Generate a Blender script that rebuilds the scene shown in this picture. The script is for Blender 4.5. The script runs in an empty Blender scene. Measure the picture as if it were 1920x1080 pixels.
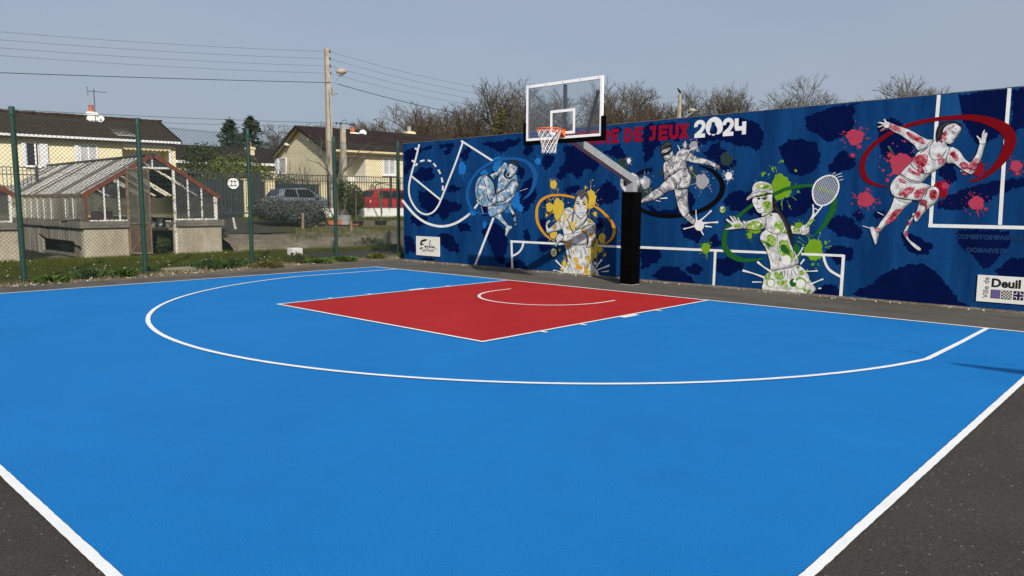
import bpy, math, random
from mathutils import Vector
from mathutils.geometry import tessellate_polygon

scene = bpy.context.scene
COL = scene.collection

# ------------------------------------------------------------------ camera
CAM = Vector((8.783, -12.069, 1.704))
YAW, PITCH, ROLL, FPX = -0.7519, -0.1125, 0.0046, 1399.15     # focal length in pixels of a 1920 wide picture
FW = Vector((math.sin(YAW)*math.cos(PITCH), math.cos(YAW)*math.cos(PITCH), math.sin(PITCH)))
RT0 = Vector((math.cos(YAW), -math.sin(YAW), 0)); UP0 = RT0.cross(FW)
RT = RT0*math.cos(ROLL) + UP0*math.sin(ROLL)
UP = UP0*math.cos(ROLL) - RT0*math.sin(ROLL)
cam_data = bpy.data.cameras.new('camera'); cam_data.sensor_width = 36; cam_data.lens = FPX/1920*36
cam_data.clip_end = 3000; cam_data.clip_start = 0.05
cam = bpy.data.objects.new('camera', cam_data); COL.objects.link(cam)
from mathutils import Matrix
cam.matrix_world = Matrix(((RT.x, UP.x, -FW.x, CAM.x), (RT.y, UP.y, -FW.y, CAM.y), (RT.z, UP.z, -FW.z, CAM.z), (0, 0, 0, 1)))
scene.camera = cam

# ------------------------------------------------------------------ sky and sun
SUN_EL, SUN_AZ = math.radians(31.0), math.radians(123.0)        # azimuth clockwise from +Y
world = bpy.data.worlds.new('World'); scene.world = world; world.use_nodes = True
wn, wl = world.node_tree.nodes, world.node_tree.links
for n in list(wn): wn.remove(n)
sky = wn.new('ShaderNodeTexSky'); sky.sky_type = 'NISHITA'; sky.sun_disc = False
sky.sun_elevation = SUN_EL; sky.sun_rotation = SUN_AZ
sky.air_density = 1.0; sky.dust_density = 4.0; sky.ozone_density = 1.6; sky.altitude = 50
# thin high veil over the whole sky: greys the blue evenly, a little uneven as thin cloud is
tc = wn.new('ShaderNodeTexCoord')
mp = wn.new('ShaderNodeMapping'); mp.inputs['Scale'].default_value = (1.0, 1.0, 3.2)
nz = wn.new('ShaderNodeTexNoise'); nz.inputs['Scale'].default_value = 2.2; nz.inputs['Detail'].default_value = 5
rmp = wn.new('ShaderNodeMapRange'); rmp.inputs[1].default_value = 0.3; rmp.inputs[2].default_value = 0.75
rmp.inputs[3].default_value = 0.62; rmp.inputs[4].default_value = 0.86
mixs = wn.new('ShaderNodeMix'); mixs.data_type = 'RGBA'
mixs.inputs[7].default_value = (3.75, 4.35, 5.35, 1)
bg = wn.new('ShaderNodeBackground'); bg.inputs['Strength'].default_value = 0.085
out = wn.new('ShaderNodeOutputWorld')
wl.new(tc.outputs['Generated'], mp.inputs['Vector']); wl.new(mp.outputs[0], nz.inputs['Vector'])
wl.new(nz.outputs['Fac'], rmp.inputs[0]); wl.new(rmp.outputs[0], mixs.inputs[0])
wl.new(sky.outputs[0], mixs.inputs[6]); wl.new(mixs.outputs[2], bg.inputs['Color']); wl.new(bg.outputs[0], out.inputs['Surface'])

sd = bpy.data.lights.new('sun', 'SUN'); sd.energy = 4.2; sd.angle = math.radians(0.6); sd.color = (1.0, 0.955, 0.87)
sun = bpy.data.objects.new('sun', sd); COL.objects.link(sun)
SUNV = Vector((math.sin(SUN_AZ)*math.cos(SUN_EL), math.cos(SUN_AZ)*math.cos(SUN_EL), math.sin(SUN_EL)))
sun.rotation_euler = SUNV.to_track_quat('Z', 'Y').to_euler(); sun.location = SUNV*60

vs = scene.view_settings
vs.view_transform = 'Standard'; vs.look = 'None'; vs.exposure = 0.3; vs.gamma = 1.0; vs.use_curve_mapping = False
scene.cycles.max_bounces = 6; scene.cycles.transparent_max_bounces = 24
scene.cycles.caustics_reflective = False; scene.cycles.caustics_refractive = False

# ------------------------------------------------------------------ measuring helpers (survey of the photograph)
def ray(px, py): return FW + RT*((px-960)/FPX) + UP*((540-py)/FPX)
def gp(px, py, z=0.0):
    d = ray(px, py); return CAM + d*((z-CAM.z)/d.z)
def onx(px, py, X):
    d = ray(px, py); return CAM + d*((X-CAM.x)/d.x)
def ony(px, py, Y):
    d = ray(px, py); return CAM + d*((Y-CAM.y)/d.y)
A_ = Vector((-0.989, 0.15, 0)).normalized(); G_ = Vector((0.15, 0.989, 0)).normalized()   # street frame: A_ away, G_ along the street
O_ = Vector((CAM.x, CAM.y, 0))
def S(s, q, z=0.0): return O_ + G_*s + A_*q + Vector((0, 0, z))
def pl(px, py, q):
    d = ray(px, py); return CAM + d*(q/(d.dot(A_)))
def sof(px, q): return G_.dot(pl(px, 400, q)-CAM)
def zof(px, py, q): return pl(px, py, q).z

# ------------------------------------------------------------------ mesh builder
class MB:
    def __init__(self): self.v = []; self.f = []; self.ink = []
    def add(self, vs, fs):
        b = len(self.v); self.v += [Vector(p) for p in vs]; self.f += [tuple(i+b for i in f) for f in fs]
        return b
    def hexa(self, p):      # 8 points: bottom 4 ccw, top 4
        self.add(p, [(3, 2, 1, 0), (4, 5, 6, 7), (0, 1, 5, 4), (1, 2, 6, 5), (2, 3, 7, 6), (3, 0, 4, 7)]); return self
    def box(self, x0, x1, y0, y1, z0, z1):
        return self.hexa([(x0, y0, z0), (x1, y0, z0), (x1, y1, z0), (x0, y1, z0), (x0, y0, z1), (x1, y0, z1), (x1, y1, z1), (x0, y1, z1)])
    def sbox(self, s0, s1, q0, q1, z0, z1):
        return self.hexa([S(s0, q0, z0), S(s0, q1, z0), S(s1, q1, z0), S(s1, q0, z0), S(s0, q0, z1), S(s0, q1, z1), S(s1, q1, z1), S(s1, q0, z1)])
    def tube(self, p0, p1, r0, r1=None, n=8, cap=True):
        p0, p1 = Vector(p0), Vector(p1); r1 = r0 if r1 is None else r1
        d = (p1-p0)
        if d.length < 1e-6: return self
        d.normalize(); x = d.orthogonal().normalized(); y = d.cross(x)
        vs = []
        for p, r in ((p0, r0), (p1, r1)):
            for k in range(n):
                t = 2*math.pi*k/n; vs.append(p + x*(math.cos(t)*r) + y*(math.sin(t)*r))
        fs = [(k, (k+1) % n, n+(k+1) % n, n+k) for k in range(n)]
        if cap: fs += [tuple(range(n-1, -1, -1)), tuple(range(n, 2*n))]
        self.add(vs, fs); return self
    def path(self, pts, r, n=6):
        rs = r if isinstance(r, (list, tuple)) else [r]*len(pts)
        for i in range(len(pts)-1): self.tube(pts[i], pts[i+1], rs[i], rs[i+1], n)
        return self
    def bar(self, p0, p1, w, h, up=(0, 0, 1)):   # rectangular bar
        p0, p1 = Vector(p0), Vector(p1); d = (p1-p0).normalized(); up = Vector(up)
        x = d.cross(up)
        if x.length < 1e-5: x = d.orthogonal()
        x.normalize(); u = x.cross(d).normalized()
        x *= w/2; u *= h/2
        return self.hexa([p0-x-u, p0+x-u, p1+x-u, p1-x-u, p0-x+u, p0+x+u, p1+x+u, p1-x+u])
    def prism(self, poly, ext):     # poly: list of 3d pts, extruded by vector
        n = len(poly); ext = Vector(ext); poly = [Vector(p) for p in poly]
        self.add(poly+[p+ext for p in poly], [tuple(range(n-1, -1, -1)), tuple(range(n, 2*n))]+[(i, (i+1) % n, n+(i+1) % n, n+i) for i in range(n)])
        return self
    def quad(self, a, b, c, d): self.add([a, b, c, d], [(0, 1, 2, 3)]); return self
    def lathe(self, c, prof, n=12, axis='z'):
        c = Vector(c); vs = []
        for r, h in prof:
            for k in range(n):
                t = 2*math.pi*k/n; x, y = math.cos(t)*r, math.sin(t)*r
                vs.append(c + (Vector((x, y, h)) if axis == 'z' else Vector((x, h, y)) if axis == 'y' else Vector((h, x, y))))
        fs = []
        for i in range(len(prof)-1):
            for k in range(n): fs.append((i*n+k, i*n+(k+1) % n, (i+1)*n+(k+1) % n, (i+1)*n+k))
        m = len(prof)-1
        fs += [tuple(range(n-1, -1, -1)), tuple(m*n+k for k in range(n))]
        self.add(vs, fs); return self
    def build(self, name, mat, parent=None, origin=None, smooth=False):
        o = Vector(origin) if origin is not None else (WORLD_LOC.get(parent.name, Vector()) if parent else Vector())
        me = bpy.data.meshes.new(name); me.from_pydata([tuple(p-o) for p in self.v], [], self.f); me.update()
        if smooth: me.polygons.foreach_set('use_smooth', [True]*len(me.polygons))
        if self.ink:
            at = me.attributes.new('ink', 'FLOAT', 'POINT'); at.data.foreach_set('value', self.ink)
        for m in (mat if isinstance(mat, (list, tuple)) else [mat]): me.materials.append(m)
        ob = bpy.data.objects.new(name, me); COL.objects.link(ob)
        if parent:
            ob.parent = parent
            ob.location = o - WORLD_LOC.get(parent.name, Vector())
        else: ob.location = o
        WORLD_LOC[ob.name] = o
        return ob
WORLD_LOC = {}
def tag(o, label=None, cat=None, group=None, kind=None):
    if label: o['label'] = label
    if cat: o['category'] = cat
    if group: o['group'] = group
    if kind: o['kind'] = kind
    return o
def empty(name, loc, label, cat, group=None):
    o = bpy.data.objects.new(name, None); COL.objects.link(o); o.location = loc; o.empty_display_size = .2
    WORLD_LOC[o.name] = Vector(loc); return tag(o, label, cat, group)
def part(name, mb, mat, parent, smooth=False): return mb.build(name, mat, parent, smooth=smooth)
def piece(name, me, loc, parent, rot=None, scale=None):     # an object that shares mesh data
    o = bpy.data.objects.new(name, me); COL.objects.link(o); o.parent = parent
    o.location = Vector(loc)-WORLD_LOC.get(parent.name, Vector())
    if rot: o.rotation_euler = rot
    if scale: o.scale = scale
    return o
def copy_tree(src, loc, rotz=0, scale=None):
    c = src.copy(); COL.objects.link(c); c.location = loc; c.rotation_euler = (0, 0, rotz)
    if scale: c.scale = scale
    for ch in src.children:
        d = ch.copy(); COL.objects.link(d); d.parent = c
        for e in ch.children:
            f = e.copy(); COL.objects.link(f); f.parent = d
    return c

# ------------------------------------------------------------------ materials
def lin(c): return tuple((x/255/12.92 if x/255 <= .04045 else ((x/255+.055)/1.055)**2.4) for x in c)
def pm(name, col, rough=.75, var=.18, scale=3.0, col2=None, metal=0.0, bump=0.0, bscale=60, spec=.3, detail=6, stretch=(1, 1, 1), alpha=None, trans=0, lo=.3, hi=.7):
    m = bpy.data.materials.new(name); m.use_nodes = True
    N, L = m.node_tree.nodes, m.node_tree.links
    b = N['Principled BSDF']; b.inputs['Roughness'].default_value = rough; b.inputs['Metallic'].default_value = metal
    b.inputs['Specular IOR Level'].default_value = spec
    tcn = N.new('ShaderNodeTexCoord'); mpn = N.new('ShaderNodeMapping'); mpn.inputs['Scale'].default_value = stretch
    L.new(tcn.outputs['Object'], mpn.inputs['Vector'])
    n1 = N.new('ShaderNodeTexNoise'); n1.inputs['Scale'].default_value = scale; n1.inputs['Detail'].default_value = detail; n1.inputs['Roughness'].default_value = .65
    L.new(mpn.outputs[0], n1.inputs['Vector'])
    rr = N.new('ShaderNodeValToRGB'); rr.color_ramp.elements[0].position = lo; rr.color_ramp.elements[1].position = hi
    c2 = col2 if col2 else tuple(min(1, x*(1+var)) for x in col); c1 = col if col2 else tuple(x*(1-var) for x in col)
    rr.color_ramp.elements[0].color = (*c1, 1); rr.color_ramp.elements[1].color = (*c2, 1)
    L.new(n1.outputs['Fac'], rr.inputs[0]); L.new(rr.outputs[0], b.inputs['Base Color'])
    if bump:
        n2 = N.new('ShaderNodeTexNoise'); n2.inputs['Scale'].default_value = bscale; n2.inputs['Detail'].default_value = 3
        L.new(mpn.outputs[0], n2.inputs['Vector'])
        bp = N.new('ShaderNodeBump'); bp.inputs['Strength'].default_value = bump; bp.inputs['Distance'].default_value = .01
        L.new(n2.outputs['Fac'], bp.inputs['Height']); L.new(bp.outputs[0], b.inputs['Normal'])
    if trans: b.inputs['Transmission Weight'].default_value = trans
    if alpha is not None: b.inputs['Alpha'].default_value = alpha
    m['ramp'] = rr.name
    return m
def glass_mat(name, tint=(.9, .95, .95), op=.15, rough=.05, dirt=(.35, .36, .34)):
    m = bpy.data.materials.new(name); m.use_nodes = True
    N, L = m.node_tree.nodes, m.node_tree.links
    for n in list(N): N.remove(n)
    o = N.new('ShaderNodeOutputMaterial'); tr = N.new('ShaderNodeBsdfTransparent'); tr.inputs[0].default_value = (*tint, 1)
    gl = N.new('ShaderNodeBsdfGlossy'); gl.inputs['Roughness'].default_value = rough
    df = N.new('ShaderNodeBsdfDiffuse'); df.inputs[0].default_value = (*dirt, 1)
    fr = N.new('ShaderNodeFresnel'); fr.inputs[0].default_value = 1.45
    m1 = N.new('ShaderNodeMixShader'); m2 = N.new('ShaderNodeMixShader')
    tcn = N.new('ShaderNodeTexCoord'); nz = N.new('ShaderNodeTexNoise'); nz.inputs['Scale'].default_value = 5; nz.inputs['Detail'].default_value = 6
    mr = N.new('ShaderNodeMapRange'); mr.inputs[1].default_value = .3; mr.inputs[2].default_value = .8; mr.inputs[3].default_value = op*.5; mr.inputs[4].default_value = op*1.6
    L.new(tcn.outputs['Object'], nz.inputs['Vector']); L.new(nz.outputs['Fac'], mr.inputs[0])
    L.new(mr.outputs[0], m1.inputs[0]); L.new(tr.outputs[0], m1.inputs[1]); L.new(df.outputs[0], m1.inputs[2])
    L.new(fr.outputs[0], m2.inputs[0]); L.new(m1.outputs[0], m2.inputs[1]); L.new(gl.outputs[0], m2.inputs[2])
    L.new(m2.outputs[0], o.inputs[0])
    return m

def speckle(m, scale, thr, col, seedscale=1.0):     # sparse light stones in asphalt
    N, L = m.node_tree.nodes, m.node_tree.links; b = N['Principled BSDF']
    vo = N.new('ShaderNodeTexVoronoi'); vo.inputs['Scale'].default_value = scale
    tcn = N.new('ShaderNodeTexCoord'); L.new(tcn.outputs['Object'], vo.inputs['Vector'])
    sep = N.new('ShaderNodeSeparateColor'); L.new(vo.outputs['Color'], sep.inputs[0])
    gt = N.new('ShaderNodeMath'); gt.operation = 'GREATER_THAN'; gt.inputs[1].default_value = thr; L.new(sep.outputs[0], gt.inputs[0])
    lt = N.new('ShaderNodeMath'); lt.operation = 'LESS_THAN'; lt.inputs[1].default_value = .35; L.new(vo.outputs['Distance'], lt.inputs[0])
    mu = N.new('ShaderNodeMath'); mu.operation = 'MULTIPLY'; L.new(gt.outputs[0], mu.inputs[0]); L.new(lt.outputs[0], mu.inputs[1])
    mx = N.new('ShaderNodeMix'); mx.data_type = 'RGBA'; mx.inputs[7].default_value = (*col, 1)
    src = b.inputs['Base Color'].links[0].from_socket
    L.new(mu.outputs[0], mx.inputs[0]); L.new(src, mx.inputs[6]); L.new(mx.outputs[2], b.inputs['Base Color'])
def fine_grain(m, scale, amt):      # multiplies the colour by fine grain
    N, L = m.node_tree.nodes, m.node_tree.links; b = N['Principled BSDF']
    tcn = N.new('ShaderNodeTexCoord'); nz = N.new('ShaderNodeTexNoise'); nz.inputs['Scale'].default_value = scale; nz.inputs['Detail'].default_value = 2
    L.new(tcn.outputs['Object'], nz.inputs['Vector'])
    mr = N.new('ShaderNodeMapRange'); mr.inputs[1].default_value = .3; mr.inputs[2].default_value = .7; mr.inputs[3].default_value = 1-amt; mr.inputs[4].default_value = 1+amt
    L.new(nz.outputs['Fac'], mr.inputs[0])
    mx = N.new('ShaderNodeMix'); mx.data_type = 'RGBA'; mx.blend_type = 'MULTIPLY'; mx.inputs[0].default_value = 1
    src = b.inputs['Base Color'].links[0].from_socket
    L.new(src, mx.inputs[6]); L.new(mr.outputs[0], mx.inputs[7]); L.new(mx.outputs[2], b.inputs['Base Color'])

M = {}
M['asphalt'] = pm('asphalt', (.046, .042, .035), .95, col2=(.064, .058, .050), spec=.12, scale=.7, bump=.8, bscale=160)
fine_grain(M['asphalt'], 140, .45); speckle(M['asphalt'], 75, .978, (.26, .25, .23))
M['asphalt_old'] = pm('asphalt_old', (.070, .064, .055), .95, col2=(.125, .116, .102), spec=.1, scale=1.1, stretch=(.5, 1.6, 1), bump=.7, bscale=120)
fine_grain(M['asphalt_old'], 90, .3); speckle(M['asphalt_old'], 60, .985, (.30, .29, .27))
M['court_blue'] = pm('court_blue', (.0080, .152, .428), .75, col2=(.0105, .170, .470), scale=.45, bump=.45, bscale=150, spec=.10); fine_grain(M['court_blue'], 110, .25); fine_grain(M['court_blue'], 3.5, .03); fine_grain(M['court_blue'], .8, .03)
M['court_red'] = pm('court_red', (.335, .015, .015), .75, col2=(.385, .020, .020), scale=.8, bump=.45, bscale=150, spec=.10); fine_grain(M['court_red'], 110, .22); fine_grain(M['court_red'], 3.5, .03); fine_grain(M['court_red'], .9, .03)
M['line_white'] = pm('line_white', (.72, .73, .73), .7, col2=(.82, .82, .81), scale=6, bump=.4, bscale=150); fine_grain(M['line_white'], 150, .08)
M['soil'] = pm('soil', (.085, .067, .045), .95, col2=(.17, .14, .10), scale=1.4, bump=1, bscale=14); fine_grain(M['soil'], 25, .4)
M['dry_ground'] = pm('dry_ground', (.075, .060, .040), .95, col2=(.19, .16, .115), scale=2, bump=1, bscale=18); fine_grain(M['dry_ground'], 22, .4)
M['green_metal'] = pm('green_metal', (.008, .045, .032), .45, var=.25, scale=8, spec=.5)
M['mesh_wire'] = pm('mesh_wire', (.035, .055, .045), .5, var=.2, spec=.5)
M['galv'] = pm('galv', (.22, .235, .245), .6, col2=(.33, .35, .36), scale=14, metal=.1, spec=.4)
M['white_metal'] = pm('white_metal', (.80, .80, .80), .4, var=.03, spec=.5)
M['black_pad'] = pm('black_pad', (.0008, .0008, .0009), .65, var=.3, scale=5, spec=.05)
M['orange'] = pm('orange', (.75, .13, .025), .45, var=.1, spec=.5)
M['net'] = pm('net', (.72, .70, .66), .8, var=.1)
M['clear'] = glass_mat('clear_acrylic', (.95, .96, .96), .03)
M['cream'] = pm('cream_render', (.66, .58, .37), .9, col2=(.74, .66, .45), scale=1.2, bump=.3, bscale=40)
M['cream2'] = pm('cream_pillar', (.60, .50, .29), .9, col2=(.68, .58, .36), scale=2, bump=.4, bscale=40)
M['white_wall'] = pm('white_wall', (.66, .64, .58), .9, col2=(.78, .76, .70), scale=1.5, bump=.3, bscale=40)
M['white_paint'] = pm('white_paint', (.74, .74, .72), .5, var=.04)
M['roof_tile'] = pm('roof_tile', (.022, .016, .011), .9, col2=(.055, .042, .032), spec=.1, scale=7, bump=.6, bscale=8)
M['roof_dark'] = pm('roof_dark', (.018, .013, .012), .9, col2=(.036, .026, .023), spec=.1, scale=4, bump=.6, bscale=10)
M['dark_pane'] = pm('dark_pane', (.016, .018, .022), .08, var=.2, spec=.6)
M['curtain_pane'] = pm('curtain_pane', (.30, .31, .32), .25, col2=(.55, .56, .56), scale=5, stretch=(6, 6, .5), spec=.5)
M['shutter_white'] = pm('shutter_white', (.62, .63, .64), .6, var=.06)
M['concrete'] = pm('concrete', (.24, .205, .145), .95, col2=(.42, .375, .285), scale=2.2, bump=.6, bscale=30, stretch=(1, 1, .45)); fine_grain(M['concrete'], 30, .2)
M['concrete_dark'] = pm('concrete_dark', (.075, .068, .055), .95, col2=(.20, .18, .15), scale=3, bump=.7, bscale=25); fine_grain(M['concrete_dark'], 30, .25)
M['concrete_stain'] = pm('concrete_stain', (.055, .050, .042), .95, col2=(.36, .33, .27), scale=3.2, bump=.6, bscale=30, stretch=(3, 3, .12), lo=.38, hi=.66)
M['pole_conc'] = pm('pole_concrete', (.25, .215, .165), .9, col2=(.40, .36, .29), scale=4, bump=.3, bscale=40)
M['rust'] = pm('rust', (.085, .026, .014), .9, col2=(.17, .055, .032), scale=6, bump=.4, bscale=40)
M['rust_bar'] = pm('rust_bar', (.075, .045, .030), .9, col2=(.22, .155, .11), scale=7, bump=.5, bscale=40, stretch=(1, 1, 1))
M['flaked_white'] = pm('flaked_white', (.13, .09, .065), .85, col2=(.62, .60, .55), scale=9, lo=.36, hi=.50, bump=.4, bscale=40)
M['gh_glass'] = glass_mat('old_glass', (.60, .64, .64), .16, .15, (.22, .23, .23))
M['gh_glass_dirty'] = glass_mat('mossy_glass', (.30, .31, .29), .55, .35, (.10, .095, .08))
M['rust_sheet'] = pm('rust_sheet', (.045, .028, .020), .9, col2=(.10, .062, .042), scale=5, bump=.4, bscale=30)
M['wood'] = pm('wood', (.16, .115, .07), .9, col2=(.27, .21, .14), scale=5, stretch=(1, 1, .2))
M['rail'] = pm('grey_rail', (.030, .036, .042), .5, var=.15, spec=.5)
M['slat_dark'] = pm('dark_slat', (.012, .020, .024), .5, var=.3, spec=.5)
M['car_red'] = pm('car_red', (.50, .010, .012), .25, var=.05, spec=.6)
M['car_grey'] = pm('car_grey', (.26, .29, .33), .28, var=.05, metal=.4, spec=.6)
M['car_glass'] = pm('car_glass', (.006, .007, .008), .12, var=.1, spec=.25)
M['tyre'] = pm('tyre', (.012, .012, .012), .85)
M['rim'] = pm('wheel_rim', (.35, .35, .36), .35, metal=.7)
M['lamp_glass'] = pm('lamp_glass', (.6, .6, .6), .15, spec=.6)
M['terracotta'] = pm('terracotta', (.38, .11, .05), .85, var=.2)
M['black_plastic'] = pm('black_plastic', (.015, .015, .016), .5)
M['grey_pot'] = pm('grey_pot', (.20, .20, .19), .85, col2=(.32, .32, .30), scale=6)
M['wire'] = pm('cable', (.045, .050, .055), .6, var=.1)
M['bark'] = pm('bark', (.085, .068, .050), .95, col2=(.15, .125, .095), scale=4, stretch=(1, 1, .3))
M['twig'] = pm('twig', (.052, .044, .032), .95, spec=.05, col2=(.105, .088, .066), scale=.5)
M['twig_red'] = pm('twig_red', (.050, .039, .026), .95, spec=.05, col2=(.095, .074, .050), scale=.5)
def leafmat(name, c1, c2, sc=3):
    m = pm(name, c1, .8, col2=c2, scale=sc, spec=.06); m.node_tree.nodes['Principled BSDF'].inputs['Subsurface Weight'].default_value = 0
    return m
M['leaf_olive'] = leafmat('leaf_olive', (.045, .058, .012), (.12, .13, .035))
M['leaf_dark'] = leafmat('leaf_dark', (.018, .030, .010), (.055, .070, .022))
M['leaf_conifer'] = leafmat('leaf_conifer', (.022, .035, .024), (.060, .078, .052))
M['leaf_grey'] = leafmat('leaf_grey', (.034, .037, .034), (.110, .114, .105), 6)
M['leaf_green'] = leafmat('leaf_green', (.030, .060, .014), (.075, .125, .030), 6)
M['leaf_brown'] = leafmat('leaf_brown', (.060, .060, .022), (.115, .105, .045), 1)
M['grass'] = leafmat('grass', (.032, .044, .003), (.088, .094, .010), 1.5)
M['grass_dry'] = leafmat('grass_dry', (.12, .095, .055), (.22, .18, .11), 2)
M['flower'] = pm('daisy', (.78, .78, .74), .7, var=.05)
M['stone'] = pm('pale_stone', (.40, .37, .31), .9, col2=(.58, .55, .48), scale=9, bump=.4)

# ================================================================== GROUND, COURT
def sheet(name, pts, z, mat, parent=None, kind='structure'):
    mb = MB(); mb.add([(p[0], p[1], z) for p in pts], [tuple(range(len(pts)))])
    o = mb.build(name, mat, parent)
    if not parent: tag(o, kind=kind)
    return o
ground = sheet('ground', [(-900, -900), (900, -900), (900, 900), (-900, 900)], -.024, M['soil'])
edge = [gp(-160, 549), gp(0, 538), gp(60, 535), gp(150, 529), gp(230, 524.5), gp(320, 519), gp(410, 513), gp(500, 507), gp(580, 501), gp(650, 494), gp(720, 489), gp(764, 486)]
random.seed(4)
ed2 = []
for i in range(len(edge)-1):
    for k in range(8):
        p = edge[i].lerp(edge[i+1], k/8); ed2.append((p.x+random.uniform(-.06, .05), p.y))
asph = [(-9.1, 2.4), (16, 2.4), (16, -26), (-9.0, -26)] + [(x, y) for x, y in ed2]
asphalt = sheet('asphalt_apron', asph, -.004, M['asphalt'])
old = sheet('old_asphalt_strip', [(-9.1, 2.4), (16, 2.4), (16, .0), (-7.4, .0), (-7.4, -14), (-8.4, -14)]+[p for p in ed2 if p[1] > -13], -.002, M['asphalt_old'])
path = sheet('path', [gp(432, 486)[:2], gp(434, 470)[:2], gp(600, 466)[:2], gp(790, 462)[:2], gp(790, 474)[:2], gp(640, 487)[:2], gp(540, 492)[:2]], -.012, M['asphalt'])

LW = .05
L_, RW = 10.92, 7.52
DX = -.13
court = sheet('basketball_court', [(-RW, 0), (RW, 0), (RW, -L_), (-RW, -L_)], 0.0, M['court_blue'])
KW, KD = 2.447, 5.68
sheet('key_area', [(DX-KW+.03, -.03), (DX+KW-.03, -.03), (DX+KW-.03, -KD+.03), (DX-KW+.03, -KD+.03)], .0035, M['court_red'], court)
ZL = .0075
def line(name, pts, w, z=ZL, closed=False):
    pts = [Vector((p[0], p[1])) for p in pts]; n = len(pts); lft = []; rgt = []
    for i in range(n):
        a = pts[i-1] if (i > 0 or closed) else pts[i]; b = pts[(i+1) % n] if (i < n-1 or closed) else pts[i]
        if closed or 0 < i < n-1:
            d1 = (pts[i]-a).normalized(); d2 = (b-pts[i]).normalized()
            n1 = Vector((-d1.y, d1.x)); n2 = Vector((-d2.y, d2.x)); m = (n1+n2); m = m/max(.2, m.dot(n1)) if m.length > 1e-6 else n1
        else:
            d = (b-a).normalized(); m = Vector((-d.y, d.x))
        lft.append(pts[i]+m*(w/2+random.uniform(-.002, .002))); rgt.append(pts[i]-m*(w/2+random.uniform(-.002, .002)))
    mb = MB(); mb.add([(p.x, p.y, z) for p in lft]+[(p.x, p.y, z) for p in rgt], [(i, i+n, (i+1) % n+n, (i+1) % n) for i in range(n if closed else n-1)])
    return mb.build(name, M['line_white'], court)
def seg(a, b, n): return [(a[0]+(b[0]-a[0])*k/n, a[1]+(b[1]-a[1])*k/n) for k in range(n+1)]
h = LW/2
line('baseline', seg((-RW-.045, 0), (RW+.052, 0), 260), LW+.01)
line('sideline', seg((-RW-.02, -h), (-RW-.02, -L_-h), 200), LW+.005, ZL-.001)
line('sideline', seg((RW+.026, -h), (RW+.026, -L_-h), 260), LW+.004, ZL-.001)
line('halfway_line', seg((-RW-.045, -L_-.02), (RW+.052, -L_-.02), 300), LW+.004)
arc = []
R3 = 6.72; yb = -1.575; xb = 6.6
t0 = math.acos((xb-.02)/R3)
for k in range(241):
    t = -t0 - (math.pi-2*t0)*k/240; arc.append((math.cos(t)*R3+.0, yb+math.sin(t)*R3))
line('three_point_line', [(xb, -.03), (xb, -1.5)]+arc+[(-xb+.04, -1.5), (-xb+.04, -.03)], LW+.012, ZL+.002)
line('lane_line', seg((DX-KW, -.03), (DX-KW, -KD-h), 80), LW, ZL+.004)
line('lane_line', seg((DX+KW, -.03), (DX+KW, -KD-h), 80), LW, ZL+.004)
line('free_throw_line', seg((DX-KW+h, -KD), (DX+KW-h, -KD), 70), LW, ZL+.004)
arc = [(DX+math.cos(t)*1.27, yb+.36+math.sin(t)*1.27) for t in [math.radians(-0-180*k/40) for k in range(41)]]
arc = [(DX+1.27, yb+.72)]+arc+[(DX-1.27, yb+.72)]
arc = [(x, y-.36) for x, y in arc]
line('no_charge_arc', arc, LW)
for sx in (-1, 1):
    for y0, w in ((-1.75, .06), (-2.60, .40), (-3.72, .06), (-4.57, .06)):
        x0 = DX+sx*(KW+h)
        line('lane_mark', [(x0, y0-w/2), (x0+sx*.10, y0-w/2)] if w < .1 else [(x0, y0-w/2+.2), (x0+sx*.10, y0-w/2+.2)], w, ZL+.002)

M['seam'] = pm('court_seam', (.006, .085, .25), .8, var=.3, scale=9)
rs = random.Random(6); sp = [gp(1400+k*13, 619+k*1.72+rs.uniform(-.5, .5)) for k in range(40)]
for k in range(39):
    if rs.random() < .62:
        mb = MB(); a, b = sp[k], sp[k+1]; w_ = Vector((0, .004+.006*rs.random(), 0)); mb.quad((a.x, a.y-w_.y, .0030), (b.x, b.y-w_.y, .0030), (b.x, b.y+w_.y*.6, .0030), (a.x, a.y+w_.y*.4, .0030)); part('surface_crack', mb, M['seam'], court)
# ------------------------------------------------------------------ terrace, street level
def terr(s, q):
    if q < 25.6: z = -.03
    elif q < 25.95: z = (q-25.6)/.35*.30
    else: z = .30+min(1, (q-25.95)/1.3)*.24+(min(q, 32)-25.95)/6.05*.44
    if q >= 25.8: z += .05*math.sin(s*1.7+q*.6)*math.sin(s*.53)*max(0, 1-abs(q-27.5)/3.5) + random.uniform(-.02, .02)
    return z
random.seed(9)
mb = MB(); ss = [8.2+.3*i for i in range(64)]; qq = [25.4, 25.6, 25.72, 25.84, 25.96]+[26.2+.3*i for i in range(22)]
for q in qq:
    for s in ss: mb.v.append(S(s+random.uniform(-.06, .06), q+random.uniform(-.05, .05), terr(s, q)))
n = len(ss)
for j in range(len(qq)-1):
    for i in range(n-1): mb.f.append((j*n+i, j*n+i+1, (j+1)*n+i+1, (j+1)*n+i))
tag(mb.build('terrace', M['dry_ground'], smooth=True), kind='structure')
mb = MB(); mb.add([S(-200, 32.2, .985), S(400, 32.2, .985), S(400, 700, .985), S(-200, 700, .985), S(-200, 32.2, -.5), S(400, 32.2, -.5)], [(0, 1, 2, 3), (4, 5, 1, 0)])
tag(mb.build('road', M['asphalt']), kind='structure')
mb = MB(); 
for j in range(9):
    q = 27.0+j*.66
    for s in (8.3, 9.2, 10.1, 11.0+.25*j): mb.v.append(S(s, q, .30+min(1, (q-25.95)/1.3)*.24+(min(q, 32)-25.95)/6.05*.44+.035))
for j in range(8):
    for i in range(3): mb.f.append((j*4+i, j*4+i+1, j*4+i+5, j*4+i+4))
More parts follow.
